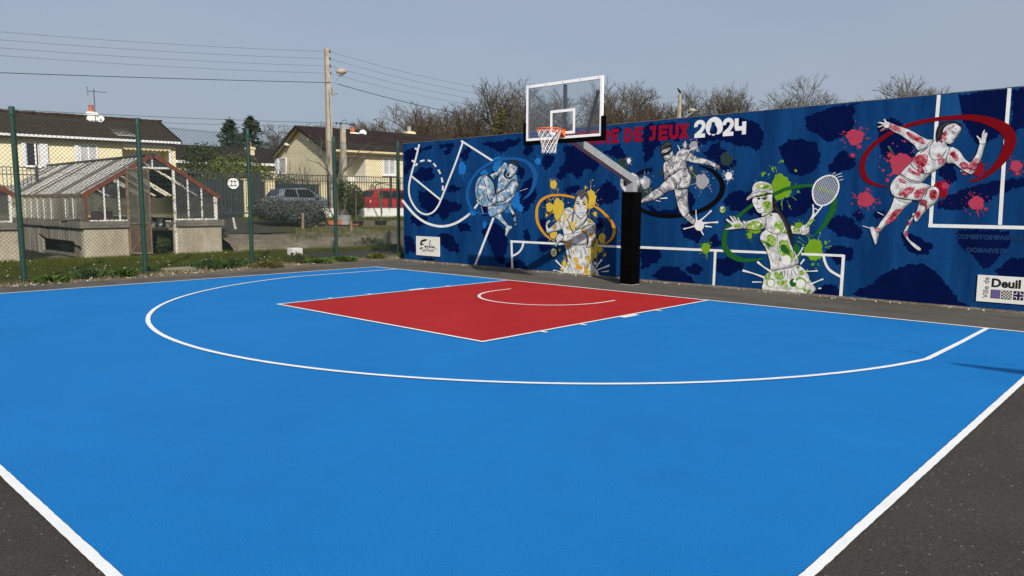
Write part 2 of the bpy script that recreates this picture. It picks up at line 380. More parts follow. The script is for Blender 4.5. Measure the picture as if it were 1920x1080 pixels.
tag(mb.build('driveway', M['asphalt']), kind='structure')

# ================================================================== MURAL WALL
WY = 2.15
def wallblue():
    m = pm('mural_blue', (.0020, .028, .105), .7, col2=(.0065, .062, .200), scale=1.5, stretch=(1.6, 1, .22), lo=.38, hi=.78, spec=.05, bump=.25, bscale=30)
    fine_grain(m, 18, .10); return m
M['mural_blue'] = wallblue()
M['mural_navy'] = pm('mural_navy', (.0004, .0036, .034), .7, col2=(.0008, .0060, .052), scale=2, stretch=(1.5, 1, .4), spec=.04)
M['mural_lightblue'] = pm('mural_lightblue', (.006, .050, .165), .7, col2=(.010, .07, .20), scale=2, stretch=(1.5, 1, .4), spec=.05)
zt = lambda x: 3.458+(x+8.94)*.0070
x0, x1 = -8.99, 15.0
mb = MB(); mb.hexa([(x0, WY, -.1), (x1, WY, -.1), (x1, WY+.22, -.1), (x0, WY+.22, -.1), (x0, WY, zt(x0)), (x1, WY, zt(x1)), (x1, WY+.22, zt(x1)), (x0, WY+.22, zt(x0))])
wall = mb.build('mural_wall', M['mural_blue'], origin=(0, WY, 0))
tag(wall, 'long dark blue concrete wall painted with a mural of athletes and white court lines', 'wall')
random.seed(21)
mb = MB()
for i in range(30):
    x = x0+.4*i*2; mb.box(x, x+.79, WY-.004, WY+.225, zt(x)+.001, zt(x)+.012)
part('wall_coping', mb, M['concrete_dark'], wall)

def W(px, py, lay):
    d = ray(px, py); p = CAM + d*((WY-CAM.y)/d.y); return Vector((p.x, WY-lay, p.z))
LAY = [.0010]
def nextlay(d=.0003): LAY[0] += d; return LAY[0]
def flat(mb, pts, lay, ink=None):
    pts2 = [Vector((p[0], p[1], 0)) for p in pts]
    b = len(mb.v); mb.v += [W(p[0], p[1], lay) for p in pts]
    for t in tessellate_polygon([pts2]): mb.f.append(tuple(b+i for i in t))
    if ink is not None: mb.ink += [ink]*len(pts)
def ribbon(mb, pts, ws, lay, closed=False, ink=None, dl=.00002):
    n = len(pts); ws = ws if isinstance(ws, (list, tuple)) else [ws]*n
    P = [Vector((p[0], p[1])) for p in pts]; l = []; r = []
    for i in range(n):
        a = P[i-1] if (i > 0 or closed) else P[i]; b = P[(i+1) % n] if (i < n-1 or closed) else P[i]
        d = b-a; d = d.normalized() if d.length > 1e-6 else Vector((1, 0)); m = Vector((-d.y, d.x))*ws[i]/2
        l.append(P[i]+m); r.append(P[i]-m)
    b = len(mb.v); mb.v += [W(p.x, p.y, lay) for p in l]+[W(p.x, p.y, lay) for p in r]
    for i in range(n if closed else n-1): mb.f.append((b+i, b+(i+1) % n, b+(i+1) % n+n, b+i+n))
    if ink is not None: mb.ink += [ink]*(2*n)
def smooth_path(pts, k=6, closed=False):      # Catmull-Rom through points (any dimension)
    n = len(pts); res = []
    for i in range(n if closed else n-1):
        g = lambda j: pts[j % n] if closed else pts[max(0, min(n-1, j))]
        p0, p1, p2, p3 = g(i-1), g(i), g(i+1), g(i+2)
        for t in range(k):
            u = t/k
            res.append(tuple(.5*((2*b)+(-a+c)*u+(2*a-5*b+4*c-d)*u*u+(-a+3*b-3*c+d)*u**3) for a, b, c, d in zip(p0, p1, p2, p3)))
    if not closed: res.append(tuple(pts[-1]))
    return res
class Z:    # a zoomed crop of the photograph that was traced
    def __init__(self, ox, oy, sc): self.o = (ox, oy); self.s = sc
    def __call__(self, *pts): return [(self.o[0]+p[0]*self.s, self.o[1]+p[1]*self.s)+tuple(x*self.s for x in p[2:]) for p in pts]
ZL_ = Z(750, 240, .25922); ZM = Z(960, 120, .20376); ZR = Z(1180, 150, .41667); ZQ = Z(1500, 140, .46304)
ZRUN = Z(1560, 200, .25918); ZTEN = Z(1340, 300, .24074); ZFOO = Z(1180, 200, .22222); ZJUD = Z(1000, 330, .18519); ZBAS = Z(860, 280, .16667)

# --- camouflage patches with ragged brush edges
def ragged(pts, step=3.0, amp=1.6, seed=0):
    rnd = random.Random(seed); res = []
    n = len(pts)
    for i in range(n):
        a, b = Vector(pts[i]), Vector(pts[(i+1) % n]); d = b-a; k = max(1, int(d.length/step)); m = Vector((-d.y, d.x)).normalized()
        drift = 0
        for t in range(k):
            drift = drift*.6+rnd.uniform(-amp, amp); edge_f = min(1, 4*min(t, k-t)/k+.3)
            res.append(tuple(a+d*(t/k)+m*drift*edge_f))
    return res
CAMO = []
for zz, polys in (
 (ZL_, [[(25, 170), (100, 140), (200, 128), (245, 135), (235, 155), (180, 160), (120, 190), (110, 260), (60, 330), (30, 340)],
        [(265, 122), (360, 112), (400, 110), (375, 150), (335, 195), (320, 190), (345, 145), (290, 150)],
        [(465, 150), (520, 125), (500, 205), (455, 235), (430, 210)],
        [(590, 112), (700, 96), (870, 68), (860, 110), (780, 160), (740, 190), (700, 165), (640, 130)],
        [(130, 310), (175, 285), (230, 290), (250, 330), (245, 375), (160, 382), (85, 370)],
        [(140, 450), (220, 450), (255, 490), (300, 520), (400, 530), (440, 540), (425, 600), (360, 610), (350, 650), (300, 660), (260, 620), (230, 650), (150, 560), (130, 500)],
        [(335, 450), (380, 405), (440, 430), (430, 460), (360, 465)],
        [(415, 700), (450, 690), (500, 705), (510, 755), (430, 742)],
        [(70, 640), (120, 630), (190, 640), (185, 690), (130, 715), (90, 690)],
        [(270, 785), (310, 760), (370, 775), (430, 850), (415, 905), (375, 895), (305, 850)],
        [(35, 780), (80, 780), (110, 840), (118, 900), (60, 905), (40, 900)],
        [(130, 955), (180, 935), (260, 950), (320, 985), (180, 972)],
        [(590, 740), (640, 700), (700, 690), (740, 720), (775, 790), (770, 900), (760, 975), (720, 980), (690, 940), (660, 850), (620, 800), (600, 780)],
        [(745, 1022), (790, 975), (860, 955), (905, 965), (945, 1035)],
        [(885, 745), (925, 725), (945, 790), (940, 840), (905, 800)],
        [(900, 130), (955, 110), (965, 150), (930, 205), (895, 190)],
        [(890, 400), (950, 360), (985, 410), (980, 520), (930, 585), (880, 625), (850, 560)],
        [(640, 340), (690, 280), (730, 330), (660, 390), (590, 420), (560, 380)],
        [(570, 500), (640, 450), (700, 500), (680, 600), (600, 640)],
        [(850, 250), (900, 300), (880, 370), (850, 340)]]),
 (ZM, [[(470, 740), (560, 745), (640, 770), (720, 810), (730, 870), (800, 900), (790, 960), (740, 1000), (680, 960), (640, 1040), (600, 1060), (560, 990), (500, 1000), (440, 1070), (415, 1010), (460, 930), (500, 880), (480, 810)],
       [(840, 800), (900, 790), (950, 750), (1010, 740), (1020, 800), (1060, 860), (1090, 900), (1000, 890), (900, 840)],
       [(330, 830), (400, 860), (370, 940), (300, 980), (240, 900)],
       [(1200, 570), (1300, 545), (1320, 620), (1250, 690), (1260, 890), (1215, 905), (1225, 700)],
       [(160, 760), (190, 720), (170, 830), (120, 870)], [(900, 590), (960, 575), (1010, 600), (990, 640), (930, 660)]]),
 (ZJUD, [[(640, 150), (700, 85), (740, 20), (775, 60), (830, 100), (860, 170), (885, 235), (820, 250), (740, 285), (680, 295), (620, 255), (600, 190)],
         [(305, 130), (400, 100), (470, 88), (485, 130), (430, 172), (330, 178)],
         [(70, 455), (120, 435), (160, 520), (110, 560), (80, 520)], [(40, 645), (100, 612), (150, 650), (195, 720), (130, 765), (60, 765)],
         [(640, 430), (690, 420), (720, 500), (660, 560), (640, 500)], [(110, 270), (160, 240), (200, 400), (140, 410)]]),
 (ZR, [[(60, 225), (150, 195), (265, 205), (245, 245), (205, 280), (150, 262), (110, 330), (70, 372), (60, 300)],
       [(265, 280), (360, 235), (430, 180), (530, 178), (585, 200), (605, 250), (600, 285), (570, 322), (520, 300), (440, 282), (400, 268), (330, 292)],
       [(330, 325), (395, 280), (425, 310), (475, 360), (485, 385), (440, 405), (400, 380), (365, 360)],
       [(670, 300), (715, 265), (790, 272), (865, 325), (850, 370), (825, 415), (770, 432), (725, 420), (700, 380)],
       [(795, 165), (870, 135), (920, 118), (1008, 108), (1008, 160), (965, 190), (950, 240), (890, 282), (845, 240), (800, 205)],
       [(895, 385), (955, 318), (1008, 340), (1008, 395), (920, 420)],
       [(420, 545), (470, 500), (560, 505), (610, 540), (680, 545), (740, 520), (800, 478), (835, 540), (790, 600), (700, 625), (620, 610), (560, 605), (470, 592)],
       [(228, 655), (285, 640), (330, 680), (320, 735), (250, 712)],
       [(52, 755), (130, 755), (150, 798), (95, 835), (52, 852)],
       [(98, 885), (140, 842), (215, 838), (285, 890), (288, 922), (160, 908)],
       [(252, 852), (290, 825), (338, 850), (300, 882), (262, 872)],
       [(395, 805), (520, 795), (515, 850), (440, 885), (400, 870)],
       [(888, 655), (930, 608), (1008, 622), (1008, 695), (950, 692)],
       [(885, 765), (955, 742), (1000, 760), (1010, 810), (935, 832)],
       [(815, 968), (880, 915), (935, 930), (945, 972)],
       [(350, 722), (395, 695), (425, 740), (370, 762)],
       [(40, 410), (110, 398), (60, 430)], [(70, 560), (140, 590), (240, 570), (220, 610), (110, 610)], [(255, 480), (300, 540), (290, 590), (262, 580)]]),
 (ZQ, [[(20, 172), (120, 142), (245, 115), (200, 150), (222, 190), (212, 230), (130, 272), (80, 240), (30, 222)],
       [(-6, 285), (50, 270), (82, 312), (70, 372), (0, 402)],
       [(112, 385), (170, 308), (222, 340), (222, 372), (150, 398)],
       [(318, 195), (370, 170), (415, 195), (450, 262), (465, 335), (400, 385), (340, 335), (320, 262)],
       [(640, 82), (740, 68), (838, 60), (835, 190), (800, 255), (720, 282), (690, 240), (660, 195), (640, 135)],
       [(858, 60), (960, 50), (960, 200), (890, 215), (858, 235)],
       [(560, 520), (600, 485), (700, 452), (800, 430), (930, 415), (930, 442), (800, 482), (740, 530), (640, 548), (560, 542)],
       [(108, 615), (155, 578), (220, 600), (258, 640), (232, 668), (165, 655)],
       [(212, 562), (238, 542), (265, 575), (240, 602)],
       [(100, 722), (140, 695), (212, 702), (218, 740), (150, 762)],
       [(408, 640), (460, 648), (535, 685), (522, 725), (450, 722), (420, 695)],
       [(632, 645), (645, 628), (848, 632), (850, 690), (805, 740), (772, 775), (738, 782), (700, 730), (640, 685)],
       [(215, 885), (280, 850), (350, 800), (430, 770), (505, 768), (560, 808), (610, 868), (645, 920), (695, 945), (500, 930), (300, 908)],
       [(785, 795), (840, 752), (930, 738), (930, 860), (800, 812)],
       [(565, 340), (620, 350), (640, 430), (600, 445), (560, 400)], [(300, 560), (340, 545), (350, 590), (310, 585)], [(970, 300), (1150, 250), (1200, 500), (1050, 520)]])):
    for p in polys: CAMO.append(zz(*p))
for i, p in enumerate(CAMO):
    mb = MB(); flat(mb, ragged(p, 2.0, 2.6, i), nextlay(.00002)); part('camouflage_patch', mb, M['mural_navy'], wall)
mb = MB(); flat(mb, ZQ((572, 82), (640, 75), (650, 130), (660, 195), (566, 190)), nextlay()); part('light_blue_patch', mb, M['mural_lightblue'], wall)
# small stray dabs beside the patches
rnd = random.Random(77); mb = MB(); lay = nextlay()
for i in range(90):
    p = rnd.choice(CAMO); q = rnd.choice(p); cx, cy = q[0]+rnd.uniform(-9, 9), q[1]+rnd.uniform(-9, 9)
    if W(cx, cy, 0).z > 3.3 or W(cx, cy, 0).z < .1: continue
    r = rnd.uniform(.8, 2.6); flat(mb, [(cx+r*rnd.uniform(.5, 1)*math.cos(t), cy+r*rnd.uniform(.5, 1)*math.sin(t)) for t in [k*1.047 for k in range(6)]], lay+i*.000004)
tag(part('brush_dab', mb, M['mural_navy'], wall), kind='stuff')

# --- white painted court lines
M['mural_white'] = pm('mural_white', (.60, .61, .60), .6, col2=(.76, .76, .74), scale=5)
LAY[0] = .0040
def pline(pts, w, smooth=0, name='painted_line', mat='mural_white'):
    mb = MB(); p = smooth_path(pts, smooth) if smooth else pts
    ribbon(mb, [q[:2] for q in p], w if len(p[0]) < 3 else [q[2] for q in p], nextlay(.00012)); return part(name, mb, M[mat], wall)
pline(ZL_((140, 118), (115, 220), (80, 345), (65, 430), (72, 500), (100, 560), (140, 605), (190, 625), (240, 608), (275, 565), (300, 510), (340, 410), (400, 260), (457, 98)), 3.2, 5)
pline(ZL_((108, 148), (134, 156)), 3.5); pline(ZL_((86, 236), (110, 244)), 3.5)
pline(ZL_((82, 347), (295, 520)), 3.2); pline(ZL_((443, 92), (675, 240)), 3.6)
da = smooth_path(ZL_((112, 275), (140, 245), (190, 233), (230, 245), (262, 280), (290, 325), (306, 380), (311, 430), (303, 482)), 8)
for i in range(0, len(da)-5, 9): pline(da[i:i+6], 3.2, name='painted_dash')
pline(ZL_((18, 522), (60, 575), (110, 630), (170, 675), (230, 700), (290, 711), (350, 706), (410, 685), (460, 655), (507, 620)), 4.4, 5)
pline(ZL_((540, 582), (566, 546)), 3.5); pline(ZL_((678, 648), (538, 1008)), 3.8)
pline([(957, 452.5), (1168, 463)], 4); pline([(1196, 463.5), (1583, 479.5)], 4.6)
pline([(959.3, 451), (961, 508)], 3.6); pline([(1582, 478), (1576.5, 557)], 6); pline([(1341.5, 470), (1338, 541)], 4.6)
pline([(982, 454), (979, 465), (972, 474), (961, 480)], 3.4, 4); pline([(1544, 479), (1549, 496), (1558, 508), (1577, 519)], 4.6, 4)
pline(ZQ((563, 82), (553, 200), (540, 430), (529, 612)), 7); pline(ZQ((849, 55), (836, 220), (823, 400), (810, 608)), 7.4)
pline(ZQ((520, 611), (930, 620)), 6.6); pline([(1930, 427), (2050, 433)], 6.6)

# --- splats
def paintm(name, c, var=.12, rough=.55): M[name] = pm(name, c, rough, var=var, scale=6, spec=.06); return M[name]
paintm('p_blue', (.012, .14, .42)); paintm('p_ringblue', (.010, .085, .27)); paintm('p_yellow', (.56, .40, .045)); paintm('p_orange', (.60, .27, .012))
paintm('p_green', (.145, .300, .014)); paintm('p_ringgreen', (.012, .095, .018)); paintm('p_pink', (.365, .040, .075)); paintm('p_red', (.22, .004, .014)); paintm('p_ringred', (.155, .002, .006))
paintm('p_grey', (.30, .31, .33)); paintm('p_darkgrey', (.020, .040, .038)); paintm('p_black', (.0025, .0025, .004)); paintm('p_textred', (.22, .004, .020)); paintm('p_pale', (.66, .67, .66))
def splat(cx, cy, rx, ry, mat, seed, streaks=7, name='paint_splat', slen=1.0):
    rnd = random.Random(seed); mb = MB(); lay = nextlay(.0002); n = 64; pts = []
    ph = [rnd.uniform(0, 6.28) for _ in range(4)]
    for k in range(n):
        t = 2*math.pi*k/n
        r = 1+.05*math.sin(3*t+ph[0])+.05*math.sin(5*t+ph[1])+.04*math.sin(11*t+ph[2])+rnd.uniform(-.06, .07)
        pts.append((cx+rx*r*math.cos(t), cy+ry*r*math.sin(t)))
    flat(mb, pts, lay)
    for k in range(streaks):
        t = rnd.uniform(0, 6.28); L0, L1 = (.9 if rnd.random() < .4 else 1.18), 1.2+rnd.uniform(.15, .95)*slen
        w = max(.45, min(rx, ry)*rnd.uniform(.035, .09))
        c, s = math.cos(t), math.sin(t)
        st = [(cx+rx*c*(L0+(L1-L0)*u), cy+ry*s*(L0+(L1-L0)*u)) for u in (0, .5, .9, 1)]
        ribbon(mb, st, [w*(2.4 if L0 < 1 else .4), w*.9, w*1.2, w*.4], lay+.000003*(k+1))
    for k in range(streaks*2):
        t = rnd.uniform(0, 6.28); d = rnd.uniform(1.2, 2.1); r = max(.35, min(rx, ry)*rnd.uniform(.03, .12))
        x, y = cx+rx*math.cos(t)*d, cy+ry*math.sin(t)*d
        flat(mb, [(x+r*math.cos(a*.785), y+r*1.1*math.sin(a*.785)) for a in range(8)], lay+.000003*(k+20))
    return part(name, mb, M[mat], wall)
def splats(zz, lst, mat, seed0, streaks=7, new=True):
    if new: LAY[0] = .0050
    for i, e in enumerate(lst):
        (cx, cy), = [zz(e[:2])[0][:2]]; rx = e[2]*zz.s; ry = (e[3] if len(e) > 3 else e[2])*zz.s
        splat(cx, cy, rx, ry, mat, seed0+i, streaks if rx > 3 else 3)
LAY[0] = .0070
splats(ZBAS, [(40, 215, 42, 72), (440, 130, 48), (430, 205, 48), (290, 275, 42), (640, 570, 48, 100), (695, 660, 32, 42), (895, 135, 36, 38), (165, 710, 36), (293, 850, 18, 38), (545, 690, 30)], 'p_blue', 100)
splats(ZJUD, [(205, 85, 34, 44), (255, 335, 56, 108), (165, 315, 36, 48), (580, 235, 55, 95), (205, 590, 36, 42), (628, 385, 17, 24), (698, 628, 34, 52), (678, 745, 22, 32), (725, 798, 12, 16), (137, 395, 11, 14), (268, 748, 9, 13), (530, 118, 9, 13), (318, 890, 24, 44), (292, 940, 14, 22), (625, 720, 32, 110)], 'p_yellow', 130, 6)
splats(ZFOO, [(820, 440, 52, 58), (130, 705, 60, 56), (535, 570, 46, 60), (275, 560, 18, 24)], 'p_darkgrey', 160, 4)
splat(1166, 309, 10, 12, 'p_darkgrey', 165, 2)
splats(ZFOO, [(545, 330, 36, 38), (472, 325, 15, 20), (615, 630, 54, 62), (138, 640, 38, 54), (523, 520, 13, 18), (578, 370, 9, 10)], 'p_grey', 170, 7, False)
splats(ZFOO, [(840, 585, 28, 32), (110, 632, 20, 22)], 'p_pale', 180, 9, False); splat(1179.5, 301.5, 3.6, 5, 'p_pale', 186, 6)
splats(ZTEN, [(515, 212, 80, 98), (775, 700, 70, 82), (655, 507, 32, 22), (275, 588, 18, 26), (315, 545, 44, 30), (452, 68, 10, 14), (375, 115, 9, 14), (865, 643, 10, 14), (765, 812, 10, 12)], 'p_green', 190, 8)
splats(ZTEN, [(635, 730, 38, 75)], 'p_ringgreen', 206, 3, False)
splats(ZRUN, [(168, 220, 62, 56), (150, 352, 14), (197, 288, 13), (243, 672, 60, 54), (502, 418, 82, 82), (420, 350, 18, 17), (1045, 697, 56, 50), (1112, 740, 12, 9), (1332, 428, 44, 40), (1342, 485, 14, 11), (258, 600, 10, 9), (402, 530, 11, 14)], 'p_pink', 210, 8)
splats(ZRUN, [(1055, 450, 45, 52), (785, 600, 60, 62)], 'p_red', 240, 6, False); splats(ZRUN, [(820, 572, 26, 24), (962, 486, 12, 10)], 'p_pink', 245, 7, False)

# --- swoosh rings
def ring(zz, pts, mat):
    LAY[0] = .0084
    p = smooth_path(zz(*pts), 5); mb = MB(); ribbon(mb, [q[:2] for q in p], [max(.3, q[2]) for q in p], nextlay(.0003)); return part('painted_ring', mb, M[mat], wall)
splat(1323.7, 465.4, 8, 10, 'p_green', 205, 8)
ring(ZBAS, [(350, 715, 10), (250, 725, 18), (170, 690, 26), (120, 620, 32), (100, 540, 34), (110, 440, 32), (150, 340, 30), (230, 240, 30), (330, 170, 30), (430, 125, 30), (530, 105, 30), (640, 108, 32), (740, 130, 40), (820, 190, 50), (862, 280, 54), (858, 370, 48), (825, 460, 38), (780, 520, 28), (725, 565, 8)], 'p_ringblue')
ring(ZJUD, [(215, 660, 5), (150, 620, 16), (95, 560, 24), (50, 480, 28), (36, 400, 28), (45, 310, 26), (90, 240, 26), (170, 200, 24), (270, 193, 22), (360, 205, 22), (440, 225, 20)], 'p_orange')
ring(ZJUD, [(590, 290, 16), (670, 335, 22), (730, 390, 26), (790, 460, 30), (820, 530, 32), (815, 590, 30), (790, 640, 22), (740, 680, 12), (690, 690, 5)], 'p_orange')
ring(ZFOO, [(195, 512, 5), (120, 540, 16), (60, 580, 22), (15, 650, 28), (5, 730, 30), (35, 815, 30), (100, 868, 28), (180, 900, 32), (260, 917, 36), (340, 922, 36), (440, 915, 34), (560, 890, 34), (660, 850, 38), (740, 790, 42), (782, 720, 45), (787, 650, 42), (755, 590, 36), (710, 545, 28), (650, 515, 18), (590, 497, 6)], 'p_black')
ring(ZTEN, [(382, 765, 8), (300, 780, 24), (200, 775, 38), (130, 740, 46), (85, 690, 46), (75, 630, 40), (90, 550, 36), (135, 485, 30), (190, 435, 28), (250, 385, 26), (320, 335, 24)], 'p_ringgreen')
ring(ZTEN, [(440, 278, 26), (500, 250, 28), (560, 225, 28), (650, 207, 28), (720, 200, 26), (785, 198, 24)], 'p_ringgreen')
ring(ZTEN, [(935, 290, 44), (925, 370, 46), (895, 440, 44), (850, 510, 34), (810, 555, 20), (768, 592, 5)], 'p_ringgreen')
ring(ZRUN, [(410, 578, 5), (330, 568, 20), (260, 535, 34), (225, 480, 42), (222, 410, 40), (250, 340, 36), (310, 270, 32), (400, 205, 28), (500, 155, 28), (600, 122, 28), (700, 100, 28), (800, 86, 30), (900, 78, 34), (1000, 78, 42), (1100, 95, 56), (1200, 130, 74), (1268, 180, 90), (1290, 245, 88), (1268, 320, 78), (1222, 395, 58), (1165, 455, 42), (1100, 505, 28), (1045, 530, 18), (992, 546, 5)], 'p_ringred')

# --- painted athletes: grey-white watercolour bodies with coloured stains, dark contour lines
def stainmat(name, rim, mid, light, scale=5.0, thr=.53, seed=0.0):
    m = bpy.data.materials.new(name); m.use_nodes = True; N, L = m.node_tree.nodes, m.node_tree.links; b = N['Principled BSDF']
    b.inputs['Roughness'].default_value = .6; b.inputs['Specular IOR Level'].default_value = .25
    t = N.new('ShaderNodeTexCoord'); mp = N.new('ShaderNodeMapping'); mp.inputs['Location'].default_value = (seed, 0, seed*.7); L.new(t.outputs['Object'], mp.inputs[0])
    n1 = N.new('ShaderNodeTexNoise'); n1.inputs['Scale'].default_value = scale; n1.inputs['Detail'].default_value = 3; n1.inputs['Roughness'].default_value = .45; L.new(mp.outputs[0], n1.inputs[0])
    r = N.new('ShaderNodeValToRGB'); cr = r.color_ramp; w = (.66, .66, .655)
    cr.elements[0].position = 0; cr.elements[0].color = (*w, 1); cr.elements[1].position = 1; cr.elements[1].color = (*light, 1)
    for p, c in ((thr-.02, w), (thr, rim), (thr+.03, mid), (thr+.10, light), (thr+.14, mid)):
        e = cr.elements.new(p); e.color = (*c, 1)
    L.new(n1.outputs['Fac'], r.inputs[0])
    n2 = N.new('ShaderNodeTexNoise'); n2.inputs['Scale'].default_value = 9; n2.inputs['Detail'].default_value = 5; L.new(mp.outputs[0], n2.inputs[0])
    mr = N.new('ShaderNodeMapRange'); mr.inputs[1].default_value = .38; mr.inputs[2].default_value = .6; mr.inputs[3].default_value = .62; mr.inputs[4].default_value = 1.02; L.new(n2.outputs['Fac'], mr.inputs[0])
    at = N.new('ShaderNodeAttribute'); at.attribute_name = 'ink'
    ik = N.new('ShaderNodeMapRange'); ik.inputs[3].default_value = 1; ik.inputs[4].default_value = .16; L.new(at.outputs['Fac'], ik.inputs[0])
    mu = N.new('ShaderNodeMath'); mu.operation = 'MULTIPLY'; L.new(mr.outputs[0], mu.inputs[0]); L.new(ik.outputs[0], mu.inputs[1])
    mx = N.new('ShaderNodeMix'); mx.data_type = 'RGBA'; mx.blend_type = 'MULTIPLY'; mx.inputs[0].default_value = 1
    L.new(r.outputs[0], mx.inputs[6]); L.new(mu.outputs[0], mx.inputs[7]); L.new(mx.outputs[2], b.inputs['Base Color'])
    M[name] = m
stainmat('s_blue', (.06, .17, .33), (.17, .34, .52), (.30, .45, .60), 5.5, .495, 3)
stainmat('s_yellow', (.42, .25, .01), (.56, .42, .08), (.62, .52, .20), 4.2, .60, 1)
stainmat('s_grey', (.10, .10, .105), (.26, .265, .28), (.42, .43, .44), 7, .54, 5)
stainmat('s_green', (.05, .15, .01), (.18, .34, .04), (.40, .50, .22), 4.6, .62, 9)
stainmat('s_red', (.20, .008, .02), (.36, .03, .06), (.55, .30, .32), 4.4, .63, 2)
def washmat(name, dark, mid, pale):      # uneven watercolour wash
    m = pm(name, dark, .6, col2=pale, scale=14, spec=.06, detail=4, lo=.34, hi=.68); cr = m.node_tree.nodes[m['ramp']].color_ramp
    e = cr.elements.new(.46); e.color = (*mid, 1); M[name] = m
washmat('w_pink', (.20, .010, .022), (.36, .050, .075), (.58, .36, .38)); washmat('w_red', (.14, .003, .010), (.24, .008, .020), (.40, .10, .12))
washmat('w_green', (.075, .17, .008), (.165, .30, .022), (.46, .54, .26)); washmat('w_yellow', (.42, .27, .02), (.56, .42, .07), (.64, .58, .32))
WASH = {'p_pink': 'w_pink', 'p_red': 'w_red', 'p_green': 'w_green', 'p_yellow': 'w_yellow'}
M['ink'] = pm('ink_black', (.006, .006, .008), .6, var=.2)
M['ink_grey'] = pm('ink_grey', (.10, .10, .105), .6, var=.2)
class Fig:
    def __init__(self, name, zz, mat, base):
        self.n, self.z, self.m, self.l = name, zz, mat, base
        self.body = MB(); self.out = MB(); self.ink = MB(); self.grey = MB(); self.white = MB(); self.extra = []
    def limb(self, pts, t=9, shade=True, smooth=3, ow=.85, side=(.75, .65)):
        P = self.z(*pts); P = smooth_path(P, smooth, True) if smooth else P
        self.l += .00022; flat(self.body, P, self.l, 0.0)
        n = len(P); V = [Vector(p) for p in P]
        area = sum(V[i].x*V[(i+1) % n].y-V[(i+1) % n].x*V[i].y for i in range(n)); sg = 1 if area > 0 else -1
        if shade:
            nor = []
            for i in range(n):
                d = V[(i+1) % n]-V[i-1]; m = Vector((-d.y, d.x))*sg; nor.append(m.normalized() if m.length > 0 else m)
            for i in range(n):
                j = (i+1) % n; b = len(self.body.v); sd = Vector(side)
                k1 = .30+.70*max(0, -nor[i].dot(sd)); k2 = .30+.70*max(0, -nor[j].dot(sd)); tt = t*1.35*self.z.s
                for p, k in ((V[i], 0), (V[j], 0), (V[j]+nor[j]*tt*k2*1.5, 1), (V[i]+nor[i]*tt*k1*1.5, 1)):
                    self.body.v.append(W(p.x, p.y, self.l+.00003+i*.0000008))
                self.body.ink += [k1, k2, 0, 0]; self.body.f.append((b, b+1, b+2, b+3))
        if ow: ribbon(self.out, P, ow, self.l+.00015, True)
    def stroke(self, pts, w=7, which='ink', smooth=4):
        self.l += .00005; w *= (.7 if which != 'white' else .85); P = self.z(*[p if len(p) > 2 else p+(w,) for p in pts]); P = smooth_path(P, smooth) if smooth and len(P) > 2 else P
        ribbon({'ink': self.ink, 'grey': self.grey, 'white': self.white}[which], [p[:2] for p in P], [p[2] for p in P], self.l)
    def shape(self, pts, which='ink', smooth=3):
        self.l += .00008; P = self.z(*pts); P = smooth_path(P, smooth, True) if smooth else P
        flat({'ink': self.ink, 'grey': self.grey, 'white': self.white}[which], P, self.l)
    def colour(self, pts, mat, name='paint_stain', smooth=3):
        self.l += .00012; mb = MB(); P = self.z(*pts); P = smooth_path(P, smooth, True) if smooth else P; mat = WASH.get(mat, mat)
        sd = int(P[0][0]*31+P[0][1]*17); rn = random.Random(sd); flat(mb, ragged([p[:2] for p in P], .9, .55, sd), self.l)
        cx = sum(p[0] for p in P)/len(P); cy = sum(p[1] for p in P)/len(P); rr = max(abs(p[0]-cx) for p in P)
        if rr > 1.5:
            for k in range(5):       # droplets thrown off the stain
                t = rn.uniform(0, 6.28); d = rr*rn.uniform(.9, 1.7); r = rn.uniform(.3, .75); x, y = cx+d*math.cos(t), cy+d*math.sin(t)
                flat(mb, [(x+r*math.cos(a), y+r*math.sin(a)) for a in (0, 1.05, 2.1, 3.14, 4.19, 5.24)], self.l+.000008*(k+1))
        self.extra.append((name, mb, mat))
    def done(self, label):
        o = part(self.n, self.body, M[self.m], wall); o['label'] = label
        for nm, mb, mt in (('contour', self.out, 'ink'), ('ink_detail', self.ink, 'ink'), ('grey_shading', self.grey, 'ink_grey'), ('white_highlight', self.white, 'mural_white')):
            if mb.v: part(nm, mb, M[mt], o)
        for nm, mb, mt in self.extra: part(nm, mb, M[mt], o)
        return o
def oval(cx, cy, rx, ry, n=14, rot=0):
    return [(cx+rx*math.cos(t)*math.cos(rot)-ry*math.sin(t)*math.sin(rot), cy+rx*math.cos(t)*math.sin(rot)+ry*math.sin(t)*math.cos(rot)) for t in [2*math.pi*k/n for k in range(n)]]

# basketball player
F = Fig('painted_basketball_player', ZBAS, 's_blue', .0095)
F.limb([(480, 180), (440, 240), (390, 270), (350, 290), (370, 310), (400, 345), (420, 310), (470, 280), (495, 230)], 14)
F.limb([(560, 640), (585, 600), (605, 660), (635, 725), (650, 780), (655, 850), (640, 860), (622, 830), (615, 770), (595, 710), (570, 680)], 10)
F.shape([(608, 740), (625, 725), (640, 750), (630, 770), (615, 765)]); F.shape([(620, 815), (640, 810), (650, 830), (628, 835)])
F.limb([(400, 745), (430, 780), (480, 820), (515, 850), (535, 885), (555, 852), (530, 815), (500, 770), (470, 722)], 10)
F.limb([(530, 880), (545, 850), (580, 860), (605, 868), (600, 900), (570, 930), (550, 975), (535, 985), (525, 960), (530, 920)], 10)
F.stroke([(600, 880), (575, 910), (555, 950), (540, 982)], 8)
F.limb([(335, 650), (330, 690), (345, 740), (375, 762), (420, 745), (470, 720), (520, 690), (560, 640), (575, 590), (500, 620), (420, 630), (360, 635)], 16)
for s in ([(360, 650), (400, 665), (440, 660)], [(380, 720), (400, 690), (430, 680)], [(480, 640), (490, 680)], [(530, 620), (545, 650)]): F.stroke(s, 6, 'grey')
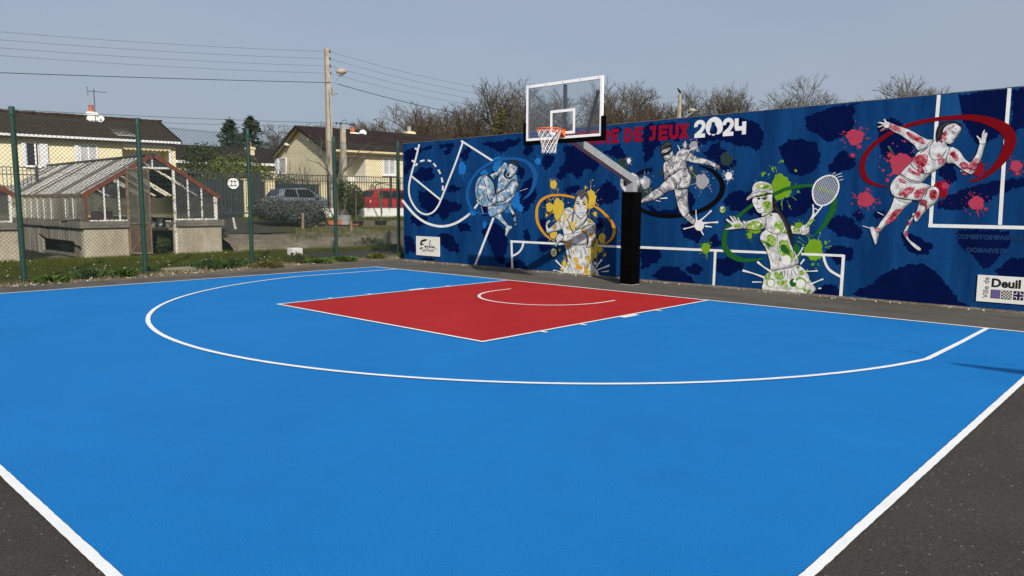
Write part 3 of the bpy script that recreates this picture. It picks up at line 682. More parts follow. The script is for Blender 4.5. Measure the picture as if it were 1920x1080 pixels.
F.limb([(545, 160), (515, 150), (485, 180), (490, 230), (450, 330), (440, 400), (430, 490), (480, 470), (540, 440), (580, 380), (630, 340), (668, 372), (660, 310), (640, 280), (600, 320), (560, 325), (530, 310), (545, 250), (560, 200)], 14)
F.shape([(520, 240), (545, 235), (540, 285), (560, 320), (600, 325), (580, 335), (530, 325), (510, 290)])
F.stroke([(500, 410), (520, 425), (550, 420)], 9); F.stroke([(470, 440), (500, 400), (540, 360)], 6, 'grey'); F.stroke([(490, 240), (500, 300), (470, 380)], 5, 'grey')
F.limb([(545, 212), (570, 185), (610, 210), (648, 240), (638, 275), (605, 308), (568, 322), (540, 312), (530, 285), (545, 250)], 12)
F.shape(oval(562, 285, 14, 24, 10, .5)); F.stroke([(565, 205), (580, 218)], 8); F.stroke([(610, 232), (630, 248)], 8); F.stroke([(585, 225), (575, 260), (590, 268)], 5, 'grey')
F.limb([(568, 172), (600, 162), (640, 186), (668, 205), (648, 243), (610, 214), (574, 196)], 6)
F.shape([(580, 160), (598, 118), (610, 138), (630, 108), (640, 135), (662, 130), (658, 155), (675, 165), (668, 205), (640, 186), (600, 163)])
for s in ([(600, 160), (612, 130)], [(625, 172), (640, 140)], [(648, 185), (660, 158)]): F.stroke(s, 5, 'grey')
F.limb(oval(300, 465, 114, 180, 18, -.08), 30, ow=1.2)
F.stroke([(330, 298), (260, 330), (225, 420), (215, 500), (235, 590)], 11); F.stroke([(285, 340), (310, 420), (325, 520), (350, 580)], 11); F.stroke([(330, 300), (380, 350), (405, 420), (412, 500)], 10)
F.stroke([(215, 320), (260, 300), (330, 298)], 8); F.stroke([(200, 400), (190, 480), (205, 560)], 6, 'grey')
F.limb([(640, 345), (600, 360), (570, 400), (540, 440), (480, 480), (425, 510), (415, 560), (430, 592), (480, 602), (540, 575), (590, 530), (640, 490), (665, 440), (677, 400), (662, 368)], 20)
F.limb([(630, 500), (590, 530), (540, 570), (480, 598), (420, 596), (398, 618), (460, 628), (540, 612), (585, 580), (625, 540)], 10)
F.limb([(430, 490), (405, 530), (380, 575), (355, 590), (335, 565), (312, 508), (292, 503), (293, 545), (312, 595), (272, 560), (252, 508), (234, 512), (244, 560), (272, 607), (218, 572), (200, 556), (212, 598), (250, 630), (320, 648), (385, 628), (425, 590)], 8, smooth=2)
F.stroke([(250, 520), (262, 560)], 5, 'grey'); F.stroke([(305, 520), (320, 570)], 5, 'grey'); F.stroke([(400, 615), (430, 600), (450, 610)], 10)
F.stroke([(258, 640), (278, 718)], 4, 'white'); F.stroke([(690, 470), (780, 440)], 4, 'white')
F.done('basketball player in headband holding a ball, blue watercolour stains')

# judoka
F = Fig('painted_judo_player', ZJUD, 's_yellow', .0095)
F.limb([(280, 430), (230, 470), (185, 512), (158, 528), (152, 495), (180, 468), (168, 446), (140, 460), (128, 500), (135, 560), (150, 580), (200, 565), (250, 555), (295, 530)], 12)
F.stroke([(140, 490), (165, 470)], 6, 'grey'); F.stroke([(145, 510), (160, 490)], 6, 'grey')
F.limb([(412, 335), (345, 318), (300, 370), (275, 430), (270, 490), (300, 550), (310, 600), (320, 680), (335, 780), (350, 860), (320, 930), (300, 990), (380, 1002), (460, 1012), (640, 1028), (668, 975), (610, 900), (600, 800), (610, 720), (640, 600), (635, 500), (600, 450), (560, 420), (540, 380), (480, 470), (405, 550), (400, 440)], 12)
F.limb([(420, 370), (405, 450), (398, 545), (440, 525), (500, 485), (545, 425), (550, 370), (500, 425), (470, 432)], 8)
F.stroke([(350, 420), (380, 390), (412, 375)], 9); F.stroke([(345, 430), (370, 500), (405, 570)], 10); F.stroke([(412, 380), (400, 460), (402, 560)], 9)
F.stroke([(550, 380), (555, 420), (500, 500), (440, 545), (385, 588)], 12); F.stroke([(470, 525), (520, 480)], 6, 'grey'); F.stroke([(430, 540), (480, 535), (540, 500), (600, 495), (640, 545)], 9)
for s in ([(345, 700), (365, 780), (385, 840)], [(360, 800), (400, 870)], [(510, 720), (540, 790)], [(430, 840), (440, 900)], [(560, 820), (580, 890)], [(310, 440), (300, 520)], [(330, 850), (365, 930)], [(455, 950), (450, 1005)], [(590, 640), (580, 760)]): F.stroke(s, 8)
for s in ([(320, 360), (350, 345), (400, 370)], [(540, 440), (590, 470), (620, 500)], [(480, 760), (500, 830)], [(380, 900), (400, 980)], [(520, 900), (540, 980)], [(380, 700), (390, 780)]): F.stroke(s, 9, 'grey')
F.colour([(410, 480), (440, 440), (430, 520), (400, 550), (370, 470), (395, 450)], 'p_yellow'); F.colour([(310, 370), (340, 380), (330, 450), (310, 470)], 'p_yellow')
F.colour([(430, 880), (460, 890), (500, 930), (490, 950), (450, 940), (430, 955), (440, 920)], 'p_orange'); F.colour([(515, 930), (540, 940), (535, 980), (500, 985), (520, 960)], 'p_orange'); F.colour([(340, 690), (385, 700), (370, 730), (335, 720)], 'p_orange')
F.colour([(410, 830), (440, 820), (460, 870), (420, 890)], 'p_yellow'); F.colour([(540, 950), (580, 960), (575, 1005), (545, 1000)], 'p_yellow'); F.colour([(560, 740), (605, 720), (605, 850), (570, 850)], 'p_yellow')
F.limb([(417, 280), (412, 330), (420, 370), (440, 400), (470, 430), (500, 425), (530, 395), (550, 340), (558, 270), (545, 230), (520, 205), (490, 240), (465, 200), (440, 220), (425, 255)], 12, side=(-.8, .2))
F.shape([(440, 278), (455, 270), (470, 280), (455, 290)]); F.shape([(505, 285), (520, 277), (535, 288), (518, 296)])
F.stroke([(432, 268), (455, 258), (475, 266)], 9); F.stroke([(500, 272), (520, 264), (545, 272)], 9); F.stroke([(488, 290), (478, 330), (490, 345)], 6, 'grey'); F.stroke([(452, 378), (470, 373), (490, 378)], 9); F.stroke([(458, 398), (480, 398)], 6, 'grey')
F.colour([(420, 290), (440, 300), (425, 340), (415, 330)], 'p_yellow'); F.colour([(520, 235), (550, 250), (548, 330), (520, 330), (535, 290)], 'p_yellow')
F.shape([(412, 290), (420, 240), (430, 190), (455, 155), (490, 142), (530, 150), (555, 180), (562, 230), (556, 285), (545, 235), (522, 205), (490, 240), (465, 202), (445, 220), (430, 260), (420, 300)], 'grey')
for s in ([(415, 285), (424, 235), (440, 185)], [(440, 210), (460, 170), (490, 150)], [(470, 195), (500, 165), (530, 160)], [(500, 215), (525, 185), (545, 190)], [(552, 280), (560, 230), (552, 190)]): F.stroke(s, 12)
F.limb([(495, 545), (540, 508), (590, 508), (630, 550), (640, 620), (620, 690), (560, 725), (540, 715), (555, 650), (545, 590)], 14)
F.stroke([(500, 560), (545, 580), (560, 650), (545, 715)], 12); F.stroke([(560, 540), (600, 560), (610, 640)], 7, 'grey'); F.colour([(575, 580), (605, 580), (600, 625), (580, 630)], 'p_orange')
F.limb([(300, 605), (340, 592), (400, 582), (460, 570), (505, 562), (545, 600), (550, 660), (530, 690), (450, 700), (390, 690), (330, 670), (290, 650)], 14)
F.limb([(312, 610), (270, 583), (240, 605), (228, 640), (240, 665), (223, 700), (232, 714), (255, 690), (270, 667), (297, 650)], 8)
F.stroke([(255, 600), (275, 625)], 5); F.stroke([(240, 625), (262, 645)], 5); F.stroke([(280, 595), (295, 615)], 5); F.colour([(360, 650), (390, 645), (395, 670), (375, 675)], 'p_orange')
for s in ([(230, 852, 16), (280, 905, 12), (325, 945, 22)], [(205, 955, 14), (240, 958, 5), (300, 977, 14)], [(700, 843, 20), (670, 880, 12), (635, 925, 14)], [(775, 903, 22), (720, 925, 14), (655, 948, 12)], [(768, 962, 14), (690, 970, 5)], [(650, 1000, 12), (710, 1022, 10)]): F.stroke(s, 8, 'white')
F.shape(oval(630, 885, 14, 16), 'white'); F.shape(oval(212, 776, 46, 60)); F.shape(oval(211, 775, 30, 40), 'white'); F.colour(oval(209, 775, 20, 28), 'p_yellow')
F.stroke([(858, 520), (885, 575)], 8, 'grey'); F.stroke([(835, 665), (890, 650)], 8, 'grey')
F.done('judo player in white jacket reaching forward, yellow watercolour stains')

# blindfolded footballer
F = Fig('painted_footballer', ZFOO, 's_grey', .0095)
F.limb([(465, 350), (510, 383), (555, 415), (620, 435), (680, 455), (730, 480), (765, 500), (768, 520), (756, 540), (748, 520), (738, 516), (740, 532), (728, 522), (700, 500), (640, 490), (590, 480), (545, 475), (490, 458), (470, 430)], 12)
F.stroke([(555, 415), (540, 445), (545, 475)], 6); 
F.limb([(390, 690), (385, 720), (395, 770), (405, 810), (415, 850), (430, 890), (460, 930), (500, 965), (550, 997), (562, 952), (530, 930), (507, 890), (500, 840), (495, 770), (490, 690)], 14)
F.stroke([(405, 790), (450, 765), (498, 775)], 6); F.stroke([(415, 805), (455, 780), (498, 790)], 4, 'grey'); F.stroke([(462, 930), (490, 915), (508, 890)], 8); F.stroke([(478, 947), (505, 930), (525, 908)], 8)
F.limb([(350, 590), (300, 630), (265, 665), (240, 690), (200, 710), (160, 745), (110, 775), (103, 800), (110, 812), (150, 800), (200, 792), (245, 772), (290, 742), (340, 712), (395, 692), (408, 640)], 14)
for d in (0, 14, 28): F.stroke([(245+d, 688-d*.5), (268+d, 712-d*.6), (280+d, 748-d*.6)], 6)
F.limb([(370, 400), (388, 410), (420, 370), (465, 348), (515, 382), (492, 430), (482, 460), (492, 520), (502, 552), (430, 530), (390, 560), (340, 585), (330, 600), (302, 622), (295, 570), (288, 510), (300, 470), (335, 450)], 14)
F.stroke([(310, 480), (320, 540), (345, 580)], 7); F.stroke([(335, 470), (350, 530)], 6, 'grey'); F.stroke([(400, 400), (380, 470), (400, 520)], 6, 'grey'); F.stroke([(430, 440), (480, 460)], 6)
F.limb([(432, 530), (390, 560), (350, 590), (402, 640), (398, 692), (440, 697), (497, 686), (520, 640), (524, 590), (502, 552), (470, 530)], 16)
F.stroke([(352, 592), (395, 620), (402, 690)], 7); F.stroke([(340, 605), (380, 635), (390, 692)], 6); F.stroke([(440, 560), (470, 600), (460, 660)], 6, 'grey'); F.stroke([(400, 695), (450, 690), (498, 685)], 7)
F.limb([(270, 375), (275, 400), (295, 435), (310, 457), (342, 445), (372, 410), (366, 370), (358, 350), (340, 345), (300, 358)], 10)
F.shape([(277, 397), (330, 377), (363, 343), (360, 380), (332, 405), (300, 416), (284, 422)]); F.stroke([(280, 388), (330, 365), (362, 335)], 9, 'grey'); F.stroke([(300, 438), (318, 432)], 5)
F.shape([(262, 365), (264, 335), (285, 312), (320, 294), (356, 293), (350, 305), (362, 322), (358, 350), (335, 345), (300, 353), (272, 382)])
for s in ([(275, 350), (300, 320), (340, 303)], [(300, 345), (330, 318), (355, 315)], [(272, 368), (285, 340)]): F.stroke(s, 6, 'grey')
F.shape(oval(592, 1002, 40, 44), 'white')
for s in ([(695, 876, 14), (650, 920, 9), (590, 970, 16)], [(752, 975, 16), (680, 978, 10), (610, 985, 24)], [(565, 870, 6), (566, 920, 8), (572, 970, 16)], [(458, 1032, 12), (510, 1020, 8), (560, 1005, 16)], [(628, 1082, 10), (610, 1050, 12), (595, 1020, 24)], [(700, 1015, 8), (640, 1008, 14)], [(322, 770, 12), (260, 775, 6)], [(265, 800, 5), (225, 790, 6)], [(560, 342, 10), (500, 375, 8)], [(410, 325, 5), (430, 365, 8)], [(475, 290, 5), (470, 345, 14)]): F.stroke(s, 8, 'white')
F.done('blindfolded footballer kicking with outstretched arm, grey stains')
# football behind the pole
F = Fig('painted_football', Z(0, 0, 1), 's_grey', .0095)
F.limb(oval(1182, 343, 19, 20), 3); F.shape([(1170, 338), (1178, 333), (1184, 340), (1179, 350), (1170, 348)]); F.shape([(1188, 352), (1196, 350), (1195, 360), (1187, 361)])
F.done('white and black football beside the kicking foot')

# tennis player
F = Fig('painted_tennis_player', ZTEN, 's_green', .0095)
F.limb([(595, 505), (640, 525), (685, 537), (690, 575), (640, 577), (598, 566)], 10)
F.colour([(615, 525), (660, 540), (655, 565), (620, 560)], 'p_green')
F.limb([(665, 532), (700, 503), (735, 513), (743, 545), (730, 575), (700, 586), (670, 576)], 8)
F.stroke([(700, 515), (720, 560)], 5, 'grey'); F.stroke([(720, 512), (735, 545)], 5, 'grey'); F.stroke([(675, 535), (680, 575)], 6)
F.limb([(440, 862), (410, 880), (385, 910), (377, 960), (370, 1000), (400, 1025), (500, 1036), (600, 1046), (720, 1056), (770, 1036), (790, 1000), (760, 960), (735, 900), (700, 850), (660, 822), (600, 815), (520, 830)], 10, ow=.8)
F.limb([(460, 410), (420, 420), (385, 445), (388, 520), (395, 545), (365, 570), (355, 610), (370, 650), (395, 680), (412, 730), (432, 800), (442, 862), (520, 850), (600, 835), (660, 795), (620, 700), (592, 640), (578, 580), (558, 530), (530, 470), (500, 420)], 13)
F.stroke([(395, 530), (430, 560), (490, 580), (545, 560), (550, 520)], 7); F.stroke([(490, 580), (490, 680), (520, 790)], 6); F.stroke([(560, 560), (600, 650), (635, 790)], 8); F.stroke([(410, 690), (470, 710), (490, 715)], 5, 'grey')
F.stroke([(430, 730), (460, 800)], 6, 'grey'); F.stroke([(560, 700), (610, 750)], 8)
for p in ([(410, 590), (445, 580), (475, 610), (480, 660), (440, 680), (405, 650)], [(470, 500), (505, 470), (535, 500), (530, 555), (490, 575), (465, 545)], [(505, 640), (530, 620), (580, 640), (590, 690), (620, 740), (600, 800), (550, 760), (505, 720)]): F.colour(p, 'p_green')
F.colour([(520, 660), (560, 670), (590, 740), (560, 730), (520, 700)], 'p_ringgreen'); F.colour([(400, 640), (430, 650), (440, 678), (405, 660)], 'p_ringgreen')
F.shape(oval(560, 780, 36, 38), 'white'); F.shape(oval(488, 552, 20, 16), 'white')
F.colour(oval(437, 955, 36, 36), 'p_green'); F.shape(oval(440, 957, 26, 27), 'white'); F.colour(oval(668, 960, 50, 48), 'p_green'); F.shape(oval(672, 962, 36, 33), 'white'); F.colour(oval(612, 955, 26, 32), 'p_ringgreen'); F.shape(oval(626, 942, 14, 13), 'white')
for c in ((520, 955, 34, 20), (560, 985, 14, 18), (485, 895, 18, 24), (502, 920, 16, 12), (682, 878, 18, 20), (705, 1010, 12, 12), (560, 945, 10, 10)): F.colour(oval(*c), 'p_green')
for s in ([(575, 850), (570, 920)], [(545, 860), (550, 910)], [(610, 845), (640, 900)], [(600, 860), (605, 900)]): F.stroke(s, 6, 'grey')
for s in ([(220, 860, 18), (300, 882, 9), (390, 915, 16)], [(335, 792, 18), (380, 830, 10), (440, 868, 16)], [(295, 950, 10), (370, 950, 6)], [(848, 926, 12), (800, 945, 8), (745, 968, 14)], [(805, 862, 12), (745, 866, 6), (690, 866, 8)], [(690, 680, 12), (660, 730, 8), (625, 770, 8)], [(700, 772, 12), (670, 812, 10)], [(832, 998, 12), (808, 1000, 8)]): F.stroke(s, 8, 'white')
F.limb([(395, 442), (330, 455), (260, 475), (215, 490), (218, 530), (260, 538), (330, 545), (392, 530), (405, 490)], 12)
F.colour([(258, 500), (320, 470), (360, 490), (385, 520), (330, 540), (262, 535)], 'p_green'); F.stroke([(392, 530), (450, 530)], 5)
F.shape(oval(345, 500, 10, 9), 'white'); F.shape(oval(300, 515, 9, 7), 'white')
F.limb([(90, 460), (102, 457), (150, 490), (118, 440), (130, 436), (168, 480), (143, 440), (156, 437), (188, 478), (178, 450), (190, 449), (206, 478), (226, 500), (216, 532), (180, 536), (130, 542), (86, 546), (80, 538), (140, 514), (95, 475)], 5, smooth=2)
F.colour([(155, 500), (190, 490), (215, 510), (195, 528), (155, 525)], 'p_green'); F.limb([(218, 476), (240, 474), (256, 500), (248, 532), (226, 532), (236, 505)], 6)
F.limb([(375, 405), (372, 440), (440, 412), (465, 370), (440, 360)], 7)
F.limb([(300, 298), (298, 340), (320, 380), (335, 405), (360, 416), (382, 410), (420, 410), (450, 385), (462, 330), (456, 268), (400, 275), (340, 285)], 10, side=(.9, .2))
F.shape([(330, 298), (350, 292), (362, 302), (345, 310)]); F.shape([(368, 297), (392, 290), (402, 300), (380, 308)]); F.stroke([(325, 290), (360, 284)], 7); F.stroke([(366, 284), (400, 280)], 7)
F.stroke([(332, 372), (350, 380), (372, 368)], 7); F.stroke([(340, 312), (333, 345), (350, 350)], 5, 'grey'); F.stroke([(345, 395), (365, 392)], 5, 'grey')
F.colour([(375, 335), (410, 320), (440, 325), (442, 370), (415, 405), (385, 395), (400, 370), (370, 355)], 'p_green')
F.limb([(250, 305), (262, 285), (295, 250), (295, 215), (315, 180), (350, 165), (400, 170), (440, 190), (460, 230), (460, 262), (440, 258), (400, 265), (340, 280), (290, 298), (260, 315)], 10)
F.stroke([(262, 300), (300, 262), (360, 246), (430, 250), (458, 262)], 6); F.stroke([(300, 245), (360, 232), (450, 240)], 5, 'grey')
F.colour([(320, 205), (345, 180), (380, 185), (430, 195), (450, 235), (400, 225), (350, 225)], 'p_green'); F.shape(oval(370, 202, 14, 9), 'white'); F.colour(oval(375, 260, 20, 10), 'p_green')
F.shape([(458, 262), (472, 320), (500, 370), (540, 430), (580, 490), (606, 560), (615, 640), (600, 662), (590, 610), (572, 560), (556, 520), (522, 450), (490, 412), (470, 402), (455, 360), (450, 300)])
F.stroke([(475, 370), (530, 450), (575, 540)], 4, 'grey')
# racket
F.stroke([(768, 345, 9), (772, 400, 12), (765, 445, 20), (722, 518, 24)], 8, 'white'); F.stroke([(845, 352, 9), (800, 410, 12), (765, 448, 14)], 8, 'white'); F.stroke([(775, 375), (820, 395)], 8, 'white')
F.colour([(755, 455), (775, 465), (735, 520), (718, 512)], 'p_green')
RK = smooth_path([(915, 122), (955, 150), (970, 205), (955, 265), (915, 320), (860, 352), (810, 350), (778, 315), (766, 260), (775, 205), (805, 160), (860, 128)], 4, True)
F.colour([(800, 195), (850, 205), (930, 235), (940, 280), (900, 260), (830, 240), (805, 235)], 'p_ringgreen')
def inside(x, y):
    c = False; n = len(RK)
    for i in range(n):
        (x1_, y1_), (x2_, y2_) = RK[i], RK[(i+1) % n]
        if (y1_ > y) != (y2_ > y) and x < (x2_-x1_)*(y-y1_)/(y2_-y1_)+x1_: c = not c
    return c
for ang in (.42, 1.95):
    dx_, dy_ = math.cos(ang), math.sin(ang)
    for k in range(-9, 10):
        bx, by = 868-dy_*k*13, 238+dx_*k*13; ins = [t for t in range(-140, 141, 3) if inside(bx+dx_*t, by+dy_*t)]
        if len(ins) > 3: F.stroke([(bx+dx_*ins[0], by+dy_*ins[0]), (bx+dx_*ins[-1], by+dy_*ins[-1])], 2.4, 'white', 0)
F.stroke([p+(11,) for p in RK+[RK[0]]], 11, 'white', 0)
for s in ([(920, 112), (945, 96)], [(940, 122), (990, 102)], [(960, 135), (998, 126)], [(972, 158), (1005, 150)]): F.stroke(s, 5, 'white')
F.done('tennis player in cap swinging a racket, green watercolour stains')
F = Fig('painted_tennis_ball', ZTEN, 's_green', .0095); F.limb(oval(64, 386, 24, 27), 6); F.colour(oval(64, 386, 20, 22), 'p_green'); F.shape(oval(58, 376, 7, 9), 'white'); F.done('small green tennis ball in front of the outstretched hand')

# runner with blade
F = Fig('painted_runner', ZRUN, 's_red', .0095)
F.limb([(740, 245), (690, 235), (640, 210), (560, 165), (480, 140), (420, 118), (410, 150), (440, 177), (500, 207), (555, 247), (600, 282), (625, 318), (680, 302)], 12)
F.limb([(424, 115), (398, 108), (386, 88), (372, 94), (384, 115), (346, 108), (330, 119), (370, 130), (330, 144), (338, 153), (378, 146), (354, 166), (348, 178), (362, 180), (395, 158), (416, 152)], 5, smooth=2)
F.limb([(455, 655), (440, 690), (415, 750), (385, 790), (355, 830), (330, 870), (310, 900), (320, 915), (345, 910), (385, 865), (430, 835), (480, 790), (520, 740), (555, 710), (582, 680), (520, 668)], 13)
F.limb([(275, 873), (300, 868), (315, 890), (325, 915), (342, 920), (332, 960), (326, 990), (312, 996), (300, 960), (285, 920)], 8)
F.stroke([(318, 900), (345, 905)], 8); F.stroke([(325, 920), (330, 950)], 5); F.stroke([(355, 790), (372, 810)], 5)
F.limb([(588, 768), (602, 780), (580, 830), (557, 880), (545, 920), (562, 960), (600, 990), (640, 1020), (646, 1038), (625, 1040), (585, 1010), (550, 970), (525, 935), (519, 905), (538, 868), (560, 828), (578, 790)], 6)
F.limb([(500, 490), (450, 525), (425, 570), (425, 610), (445, 645), (490, 660), (580, 677), (640, 680), (665, 650), (690, 600), (722, 582), (690, 560), (640, 550), (600, 553), (545, 530)], 15)
F.stroke([(470, 660), (540, 672), (640, 680)], 9); F.stroke([(455, 655), (500, 685), (560, 700)], 6, 'grey'); F.stroke([(520, 590), (480, 625), (500, 650)], 6); F.stroke([(475, 520), (540, 540)], 5)
F.limb([(690, 600), (722, 580), (752, 580), (777, 605), (777, 640), (757, 690), (722, 720), (690, 747), (650, 790), (620, 832), (600, 827), (595, 800), (615, 750), (630, 700), (657, 655)], 12)
F.stroke([(640, 690), (690, 712), (725, 710)], 7); F.stroke([(630, 700), (680, 725), (715, 722)], 4, 'grey'); F.stroke([(690, 610), (670, 660)], 7)
F.limb([(740, 245), (705, 260), (680, 300), (620, 330), (600, 365), (575, 400), (520, 455), (500, 490), (545, 532), (600, 552), (650, 550), (690, 510), (720, 482), (760, 457), (800, 432), (830, 402), (852, 370), (862, 300), (835, 285), (830, 250), (790, 215), (770, 240)], 14)
F.stroke([(735, 250), (700, 290), (640, 335)], 8); F.stroke([(850, 300), (835, 360), (800, 400)], 8); F.stroke([(715, 290), (705, 340), (735, 385), (790, 370), (830, 310)], 8); F.stroke([(565, 410), (600, 450), (660, 485), (715, 480)], 9); F.stroke([(505, 490), (560, 525), (630, 545)], 8); F.stroke([(690, 460), (660, 520)], 5, 'grey'); F.stroke([(670, 430), (690, 470)], 6)
F.limb([(857, 295), (900, 303), (932, 330), (962, 375), (1000, 403), (1030, 370), (1050, 330), (1065, 280), (1076, 258), (1112, 265), (1100, 310), (1087, 360), (1060, 430), (1030, 477), (1002, 490), (960, 467), (920, 440), (880, 410), (840, 410), (830, 380)], 13)
F.limb([(1070, 268), (1064, 240), (1046, 216), (1054, 209), (1080, 232), (1084, 200), (1100, 168), (1110, 168), (1107, 195), (1121, 183), (1127, 200), (1117, 240), (1112, 268)], 5, smooth=2)
F.limb([(800, 155), (788, 195), (785, 235), (830, 262), (855, 272), (880, 257), (892, 235), (907, 215), (927, 190), (937, 165), (930, 140), (890, 120), (850, 125), (820, 140)], 9)
F.stroke([(865, 175), (882, 182), (900, 190)], 7); F.stroke([(868, 188), (888, 196)], 7); F.stroke([(915, 180), (930, 186)], 6); F.stroke([(908, 190), (912, 215), (900, 222)], 5, 'grey'); F.stroke([(868, 240), (890, 240)], 6); F.stroke([(800, 180), (812, 205)], 6)
F.shape([(760, 262), (752, 220), (758, 170), (778, 130), (820, 108), (880, 104), (930, 122), (942, 155), (920, 140), (890, 122), (850, 130), (820, 148), (808, 168), (800, 200), (790, 235), (775, 245)])
F.stroke([(775, 180), (800, 140), (850, 118)], 5, 'grey'); F.stroke([(770, 220), (785, 180)], 4, 'grey')
for p in ([(425, 125), (470, 140), (505, 165), (490, 185), (450, 170), (425, 155)], [(540, 180), (600, 200), (670, 240), (675, 270), (640, 262), (600, 245), (560, 215)], [(600, 365), (640, 345), (690, 350), (690, 410), (660, 440), (620, 430), (590, 400)], [(560, 440), (600, 470), (640, 480), (640, 500), (590, 490), (550, 465)], [(480, 515), (530, 530), (535, 555), (490, 545)], [(520, 600), (560, 580), (600, 590), (570, 630), (500, 645), (490, 625)], [(600, 620), (650, 590), (680, 600), (650, 650), (600, 660)], [(705, 615), (740, 600), (765, 620), (755, 665), (720, 675)], [(610, 760), (640, 755), (640, 790), (612, 808)], [(430, 780), (470, 740), (510, 742), (480, 780), (440, 830), (390, 850), (400, 815)], [(850, 340), (890, 325), (920, 370), (905, 395), (870, 360)], [(1010, 400), (1050, 370), (1065, 385), (1030, 425), (980, 445)], [(800, 205), (830, 225), (825, 245), (795, 230)], [(770, 380), (810, 375), (815, 400), (775, 420)], [(765, 345), (785, 340), (785, 365), (765, 368)], [(318, 880), (345, 880), (340, 900), (320, 902)], [(560, 820), (575, 825), (560, 860), (550, 855)], [(528, 905), (545, 900), (548, 945), (530, 935)]):
    F.colour(p, 'p_pink')
for p in ([(560, 195), (600, 215), (640, 245), (610, 240), (575, 220)], [(610, 370), (650, 355), (680, 380), (650, 400), (680, 420), (640, 430), (610, 400)], [(615, 600), (650, 600), (640, 630), (618, 625)], [(715, 625), (750, 620), (745, 655), (722, 655)], [(425, 800), (460, 760), (490, 760), (450, 800)], [(615, 770), (632, 768), (630, 790)], [(860, 345), (885, 335), (905, 370), (890, 375)]): F.colour(p, 'p_red')
for c in ((870, 152, 5), (880, 140, 6), (900, 160, 5), (850, 160, 6), (825, 175, 7), (840, 200, 5)): F.colour(oval(c[0], c[1], c[2], c[2]), 'p_pink')
for s in ([(225, 862), (280, 880)], [(330, 762), (375, 785)], [(930, 462), (945, 468)]): F.stroke(s, 5, 'white')
F.stroke([(410, 287, 20), (430, 315, 8), (455, 345, 4)], 8, 'grey')
F.done('sprinter with a running blade, red watercolour stains')

# --- lettering
LAY[0] = .0042
def glyphs(strokes, x, z0, w, h, mat, mb, lay, bold):
    for k, st in enumerate(strokes):
        pts = [(x+p[0]*w, z0+p[1]*h) for p in st]; n = len(pts); b = len(mb.v); l = []; r = []
        ww = [p[2]*bold if len(p) > 2 else bold for p in st]
        for i in range(n):
            a = Vector(pts[max(0, i-1)]); c = Vector(pts[min(n-1, i+1)]); d = (c-a).normalized(); m = Vector((-d.y, d.x))*ww[i]/2
            l.append(Vector(pts[i])+m); r.append(Vector(pts[i])-m)
        mb.v += [Vector((p.x, WY-lay-k*.0001, p.y)) for p in l+r]
        for i in range(n-1): mb.f.append((b+i, b+i+1, b+i+1+n, b+i+n))
def arcp(cx, cy, rx, ry, t0, t1, n=10): return [(cx+rx*math.cos(math.radians(t0+(t1-t0)*k/n)), cy+ry*math.sin(math.radians(t0+(t1-t0)*k/n))) for k in range(n+1)]
GL = {'T': [[(0, .87), (1, .87)], [(.5, .9), (.5, 0)]],
 'E': [[(.17, 0), (.17, 1)], [(.1, .87), (1, .87)], [(.1, .5), (.9, .5)], [(.1, .13), (1, .13)]],
 'R': [[(.17, 0), (.17, 1)], [(.1, .87), (.5, .87)]+arcp(.52, .65, .33, .22, 90, -90)+[(.1, .43)], [(.42, .45), (.88, 0)]],
 'D': [[(.17, 0), (.17, 1)], [(.1, .87), (.35, .87)]+arcp(.36, .5, .47, .37, 90, -90)+[(.1, .13)]],
 'J': [[(.12, .87), (.85, .87)], [(.62, .95), (.62, .35)]+arcp(.36, .33, .26, .2, 0, -75)+[(.1, .12)]],
 'U': [[(.15, 1), (.15, .4)]+arcp(.5, .38, .35, .25, 180, 360)+[(.85, 1)]],
 'X': [[(.12, 0), (.88, 1)], [(.12, 1), (.88, 0)]]}
mb = MB(); zb = 3.085; hh = .325
for ch, xa, xb_ in (('T', -2.50, -2.28), ('E', -2.25, -2.03), ('R', -2.00, -1.75), ('R', -1.72, -1.45), ('E', -1.42, -1.21), ('D', -1.07, -.84), ('E', -.80, -.56), ('J', -.42, -.20), ('E', -.17, .07), ('U', .10, .32), ('X', .34, .57)):
    glyphs(GL[ch], xa, zb, xb_-xa, hh, None, mb, .0046, .082)
part('red_lettering', mb, M['p_textred'], wall)
mb = MB(); b0 = 3.10
TWO = [arcp(.48, .68, .36, .23, 195, -25, 14)+[(.62, .38), (.14, .11)], [(.02, .10), (.98, .10)]]
FOUR = [[(.16, 1), (.16, .38), (.2, .38)], [(.08, .38), (.85, .38)], [(.78, .78), (.78, 0)]]
glyphs(TWO, .70, b0-.005, .255, .35, None, mb, .0048, .082)
glyphs(TWO, 1.345, b0-.005, .24, .345, None, mb, .0048, .082)
glyphs(FOUR, 1.60, b0, .265, .325, None, mb, .0048, .085)
ringp = [(x, y, w) for (x, y), w in zip(arcp(.5, .5, .40, .42, -62, 242, 26), [.25+.95*math.sin(math.pi*min(1, k/9))*(1 if k < 9 else 1) if k < 5 else (1.05 if k < 13 else max(.15, 1.05-.045*(k-12))) for k in range(27)])]
glyphs([ringp], .955, 3.09, .375, .38, None, mb, .0048, .10)
glyphs([[(.62, .92, .5), (.68, .72, .95), (.80, .55, 1.0), (.84, .40, .9), (.80, .25, .4), (.74, .2, .1)], [(.34, .84, .1), (.30, .62, .4), (.22, .42, .5), (.24, .30, .1)], [(.38, .14, .1), (.5, .09, .35), (.62, .14, .1)]], .955, 3.09, .375, .38, None, mb, .0052, .10)
part('white_number', mb, M['p_pale'], wall)
